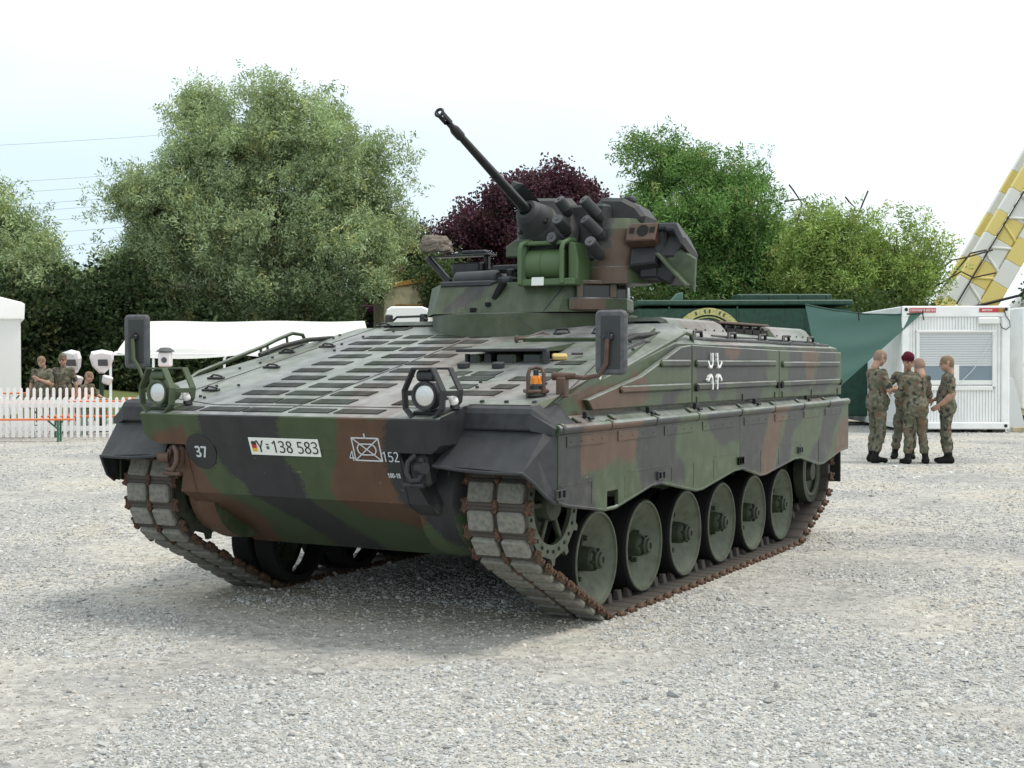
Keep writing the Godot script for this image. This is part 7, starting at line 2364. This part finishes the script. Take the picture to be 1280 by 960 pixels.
func people() -> void:
	fleck.frequency = 0.6
	fleck.fractal_octaves = 2
	fleck.seed = 6
	var g := "soldiers talking by the containers"
	person("shaven-headed soldier with bare forearms, standing closest to the vehicle and looking at his hands", yd(5.9, 0, 22.0), YAW + 1.85, 1.82, {
		"el_l": Vector3(0.26, 1.17, 0.06), "wr_l": Vector3(0.11, 1.17, 0.3), "el_r": Vector3(-0.26, 1.17, 0.06), "wr_r": Vector3(-0.11, 1.17, 0.29), "hand_l": Vector3(-0.7, 0.1, 0.6), "hand_r": Vector3(0.7, 0.1, 0.6), "palm_l": Vector3(0, -0.4, -1), "palm_r": Vector3(0, -0.4, -1), "curl": 1.1,
		"head": Vector3(0, 1.675, 0.05), "head_pitch": 0.35, "toe_l": Vector3(0.17, 0.035, 0.14), "kn_r": Vector3(-0.12, 0.5, 0.0), "an_r": Vector3(-0.13, 0.1, -0.12), "toe_r": Vector3(-0.15, 0.035, 0.06)}, g)
	person("soldier in a maroon beret facing the camera", yd(6.62, 0, 22.75), YAW - 0.25, 1.76, {
		"sleeve": 1.0, "hat": 4, "el_l": Vector3(0.3, 1.2, 0.03), "wr_l": Vector3(0.22, 1.05, 0.22), "el_r": Vector3(-0.36, 1.22, 0.02), "wr_r": Vector3(-0.3, 1.16, 0.24), "hand_l": Vector3(-0.5, 0.0, 0.8), "hand_r": Vector3(-0.2, 0, 1),
		"head_pitch": 0.2, "head_yaw": 0.2, "kn_r": Vector3(-0.16, 0.5, 0.02), "an_r": Vector3(-0.22, 0.1, -0.02), "toe_r": Vector3(-0.26, 0.035, 0.14), "an_l": Vector3(0.05, 0.1, -0.05), "toe_l": Vector3(0.08, 0.035, 0.12), "kn_l": Vector3(0.06, 0.5, 0.02)}, g)
	person("soldier turning his back to the camera with folded arms", yd(6.42, 0, 21.65), YAW + PI + 0.12, 1.69, {
		"sleeve": 1.0, "el_l": Vector3(0.28, 1.16, 0.09), "wr_l": Vector3(0.02, 1.2, 0.24), "el_r": Vector3(-0.28, 1.15, 0.09), "wr_r": Vector3(-0.02, 1.15, 0.22), "hand_l": Vector3(-1, 0.05, 0.1), "hand_r": Vector3(1, 0.15, 0.05), "palm_l": Vector3(0, 0, -1), "palm_r": Vector3(0, 0, -1), "curl": 0.5,
		"head": Vector3(-0.08, 1.66, 0.06), "neck": Vector3(-0.03, 1.49, -0.02), "head_pitch": 0.4, "an_l": Vector3(0.15, 0.1, -0.02), "an_r": Vector3(-0.16, 0.1, -0.03), "toe_l": Vector3(0.2, 0.035, 0.13), "toe_r": Vector3(-0.2, 0.035, 0.14), "belly": 0.02}, g)
	person("fair cropped soldier seen from the side, hands at his belt, in front of the shutter", yd(6.96, 0, 21.8), YAW - 1.75, 1.72, {
		"hat": 7, "el_l": Vector3(0.27, 1.16, -0.06), "wr_l": Vector3(0.2, 0.98, 0.15), "el_r": Vector3(-0.26, 1.16, -0.02), "wr_r": Vector3(-0.1, 1.05, 0.21), "hand_l": Vector3(-0.4, -0.6, 0.7), "hand_r": Vector3(0.3, -0.2, 0.9), "palm_l": Vector3(-1, 0, 0), "curl": 0.7,
		"chest": Vector3(0, 1.33, -0.02), "head": Vector3(0, 1.675, 0.0), "head_pitch": 0.1, "belly": 0.035}, g)
	g = "soldiers resting by the picket fence"
	person("fair soldier with one hand raised to his chest behind the fence", yd(-11.05, 0, 32.0), YAW - 0.15, 1.8, {
		"hat": 7, "el_l": Vector3(0.27, 1.14, 0.05), "wr_l": Vector3(0.06, 1.25, 0.26), "hand_l": Vector3(-0.8, 0.4, 0.3), "palm_l": Vector3(0, 0, -1), "el_r": Vector3(-0.28, 1.16, -0.05), "wr_r": Vector3(-0.3, 0.9, 0.0), "head_pitch": 0.35, "curl": 1.0}, g)
	person("soldier in a field cap behind the fence", yd(-10.72, 0, 32.5), YAW + 0.1, 1.84, {"hat": 5, "head_pitch": 0.2, "el_l": Vector3(0.28, 1.16, -0.05), "wr_l": Vector3(0.3, 0.9, 0.0)}, g)
	# seated on a bench, leaning on the table
	person("soldier sitting side-on between the two lamps", yd(-10.05, 0, 32.2), YAW + 1.3, 1.78, {
		"hat": 7, "pelvis": Vector3(0, 0.6, -0.1), "waist": Vector3(0, 0.76, -0.08), "chest": Vector3(0, 0.98, -0.03), "neck": Vector3(0, 1.14, 0.0), "head": Vector3(0, 1.325, 0.05), "sh_l": Vector3(0.185, 1.08, 0.0), "sh_r": Vector3(-0.185, 1.08, 0.0),
		"el_l": Vector3(0.24, 0.86, 0.12), "wr_l": Vector3(0.16, 0.8, 0.36), "el_r": Vector3(-0.24, 0.86, 0.12), "wr_r": Vector3(-0.14, 0.8, 0.38), "hand_l": Vector3(-0.2, -0.1, 1), "hand_r": Vector3(0.2, -0.1, 1), "palm_l": Vector3(0, -1, 0), "palm_r": Vector3(0, -1, 0), "curl": 0.4,
		"hip_l": Vector3(0.1, 0.56, -0.06), "hip_r": Vector3(-0.1, 0.56, -0.06), "kn_l": Vector3(0.13, 0.54, 0.36), "kn_r": Vector3(-0.13, 0.54, 0.36), "an_l": Vector3(0.13, 0.1, 0.3), "an_r": Vector3(-0.13, 0.1, 0.3), "toe_l": Vector3(0.15, 0.035, 0.46), "toe_r": Vector3(-0.15, 0.035, 0.46)}, g)
	var t := thing("beer_bench", "orange beer bench under the seated soldier", "bench", yd(-10.05, 0, 32.2), YAW + 1.3, "orange beer benches")
	rot_box(t, "plank", Vector3(0, 0.43, -0.1), Vector3(2.0, 0.035, 0.26), M.orange, 0.006)
	for x in [-0.8, 0.8]:
		rot_box(t, "folding_leg", Vector3(x, 0.21, -0.1), Vector3(0.04, 0.42, 0.2), M.bench_leg, 0.006)


func sky_picture() -> ImageTexture:
	# bright thin overcast: pale cyan low down, nearly white above, with faint veils of cloud
	var w := 1024
	var h := 512
	var im := Image.create(w, h, false, Image.FORMAT_RGBF)
	var n := FastNoiseLite.new()
	n.frequency = 0.9
	n.fractal_octaves = 5
	for y in h:
		var el := PI * (0.5 - (y + 0.5) / h)
		for x in w:
			var az := TAU * (x + 0.5) / w
			var d := Vector3(sin(az) * cos(el), sin(el), -cos(az) * cos(el))
			var c: Vector3
			if el < 0.0:
				c = Vector3(0.42, 0.42, 0.41)
			else:
				var v := n.get_noise_3d(d.x * 1.4, d.y * 4.0, d.z * 1.4)
				var s := clampf(sin(el) * 1.5, 0.0, 1.0)
				c = Vector3(0.62, 0.755, 0.83).lerp(Vector3(0.95, 1.0, 1.01), clampf(s * 1.7 + 0.22 + 0.7 * v + 1.3 * (d.x * 0.877 - d.z * 0.48), 0.0, 1.0))
			im.set_pixel(x, y, Color(c.x, c.y, c.z))
	return ImageTexture.create_from_image(im)


func _ready() -> void:
	# camera
	var cam := Camera3D.new()
	cam.name = "camera"
	cam.fov = 31.51
	cam.near = 0.1
	cam.far = 900.0
	cam.transform = Transform3D(Basis(Vector3.UP, YAW) * Basis(Vector3.RIGHT, -0.0156) * Basis(Vector3.BACK, -0.0018), EYE)
	add_child(cam)
	cam.current = true
	# sky
	var we := WorldEnvironment.new()
	we.name = "environment"
	var env := Environment.new()
	env.background_mode = Environment.BG_SKY
	var sky := Sky.new()
	var pm := PanoramaSkyMaterial.new()
	pm.panorama = sky_picture()
	sky.sky_material = pm
	env.sky = sky
	env.background_energy_multiplier = 0.86
	env.tonemap_mode = Environment.TONE_MAPPER_LINEAR
	env.tonemap_exposure = 1.5
	env.sdfgi_enabled = true
	env.ssao_enabled = true
	env.ssil_enabled = true
	we.environment = env
	add_child(we)
	# veiled sun, high behind the vehicle's left shoulder
	var sun := DirectionalLight3D.new()
	sun.name = "sun"
	sun.light_energy = 0.5
	sun.light_angular_distance = 14.0
	sun.light_color = Color(1.0, 0.97, 0.92)
	sun.shadow_enabled = true
	add_child(sun)
	var to_sun := Vector3(0.5, 1.2, -0.22).normalized()
	sun.transform = Transform3D(Basis.looking_at(-to_sun, Vector3.UP), to_sun * 50.0)
	make_materials()
	M.green_mid = mat("sight_green_paint", lin(0.075, 0.13, 0.055), 0.55)
	M.disc = mat("disc_black", lin(0.016, 0.017, 0.018), 0.6)
	M.gun_camo = M.darkgrey.duplicate()
	M.gun_camo.resource_name = "cradle_grey_paint"
	M.gun_camo.albedo_color = lin(0.028, 0.032, 0.034)
	ground()
	far_wood()
	trees()
	pavilions()
	site_container()
	green_wagon()
	crane()
	vehicle()
	fence_and_benches()
	people()
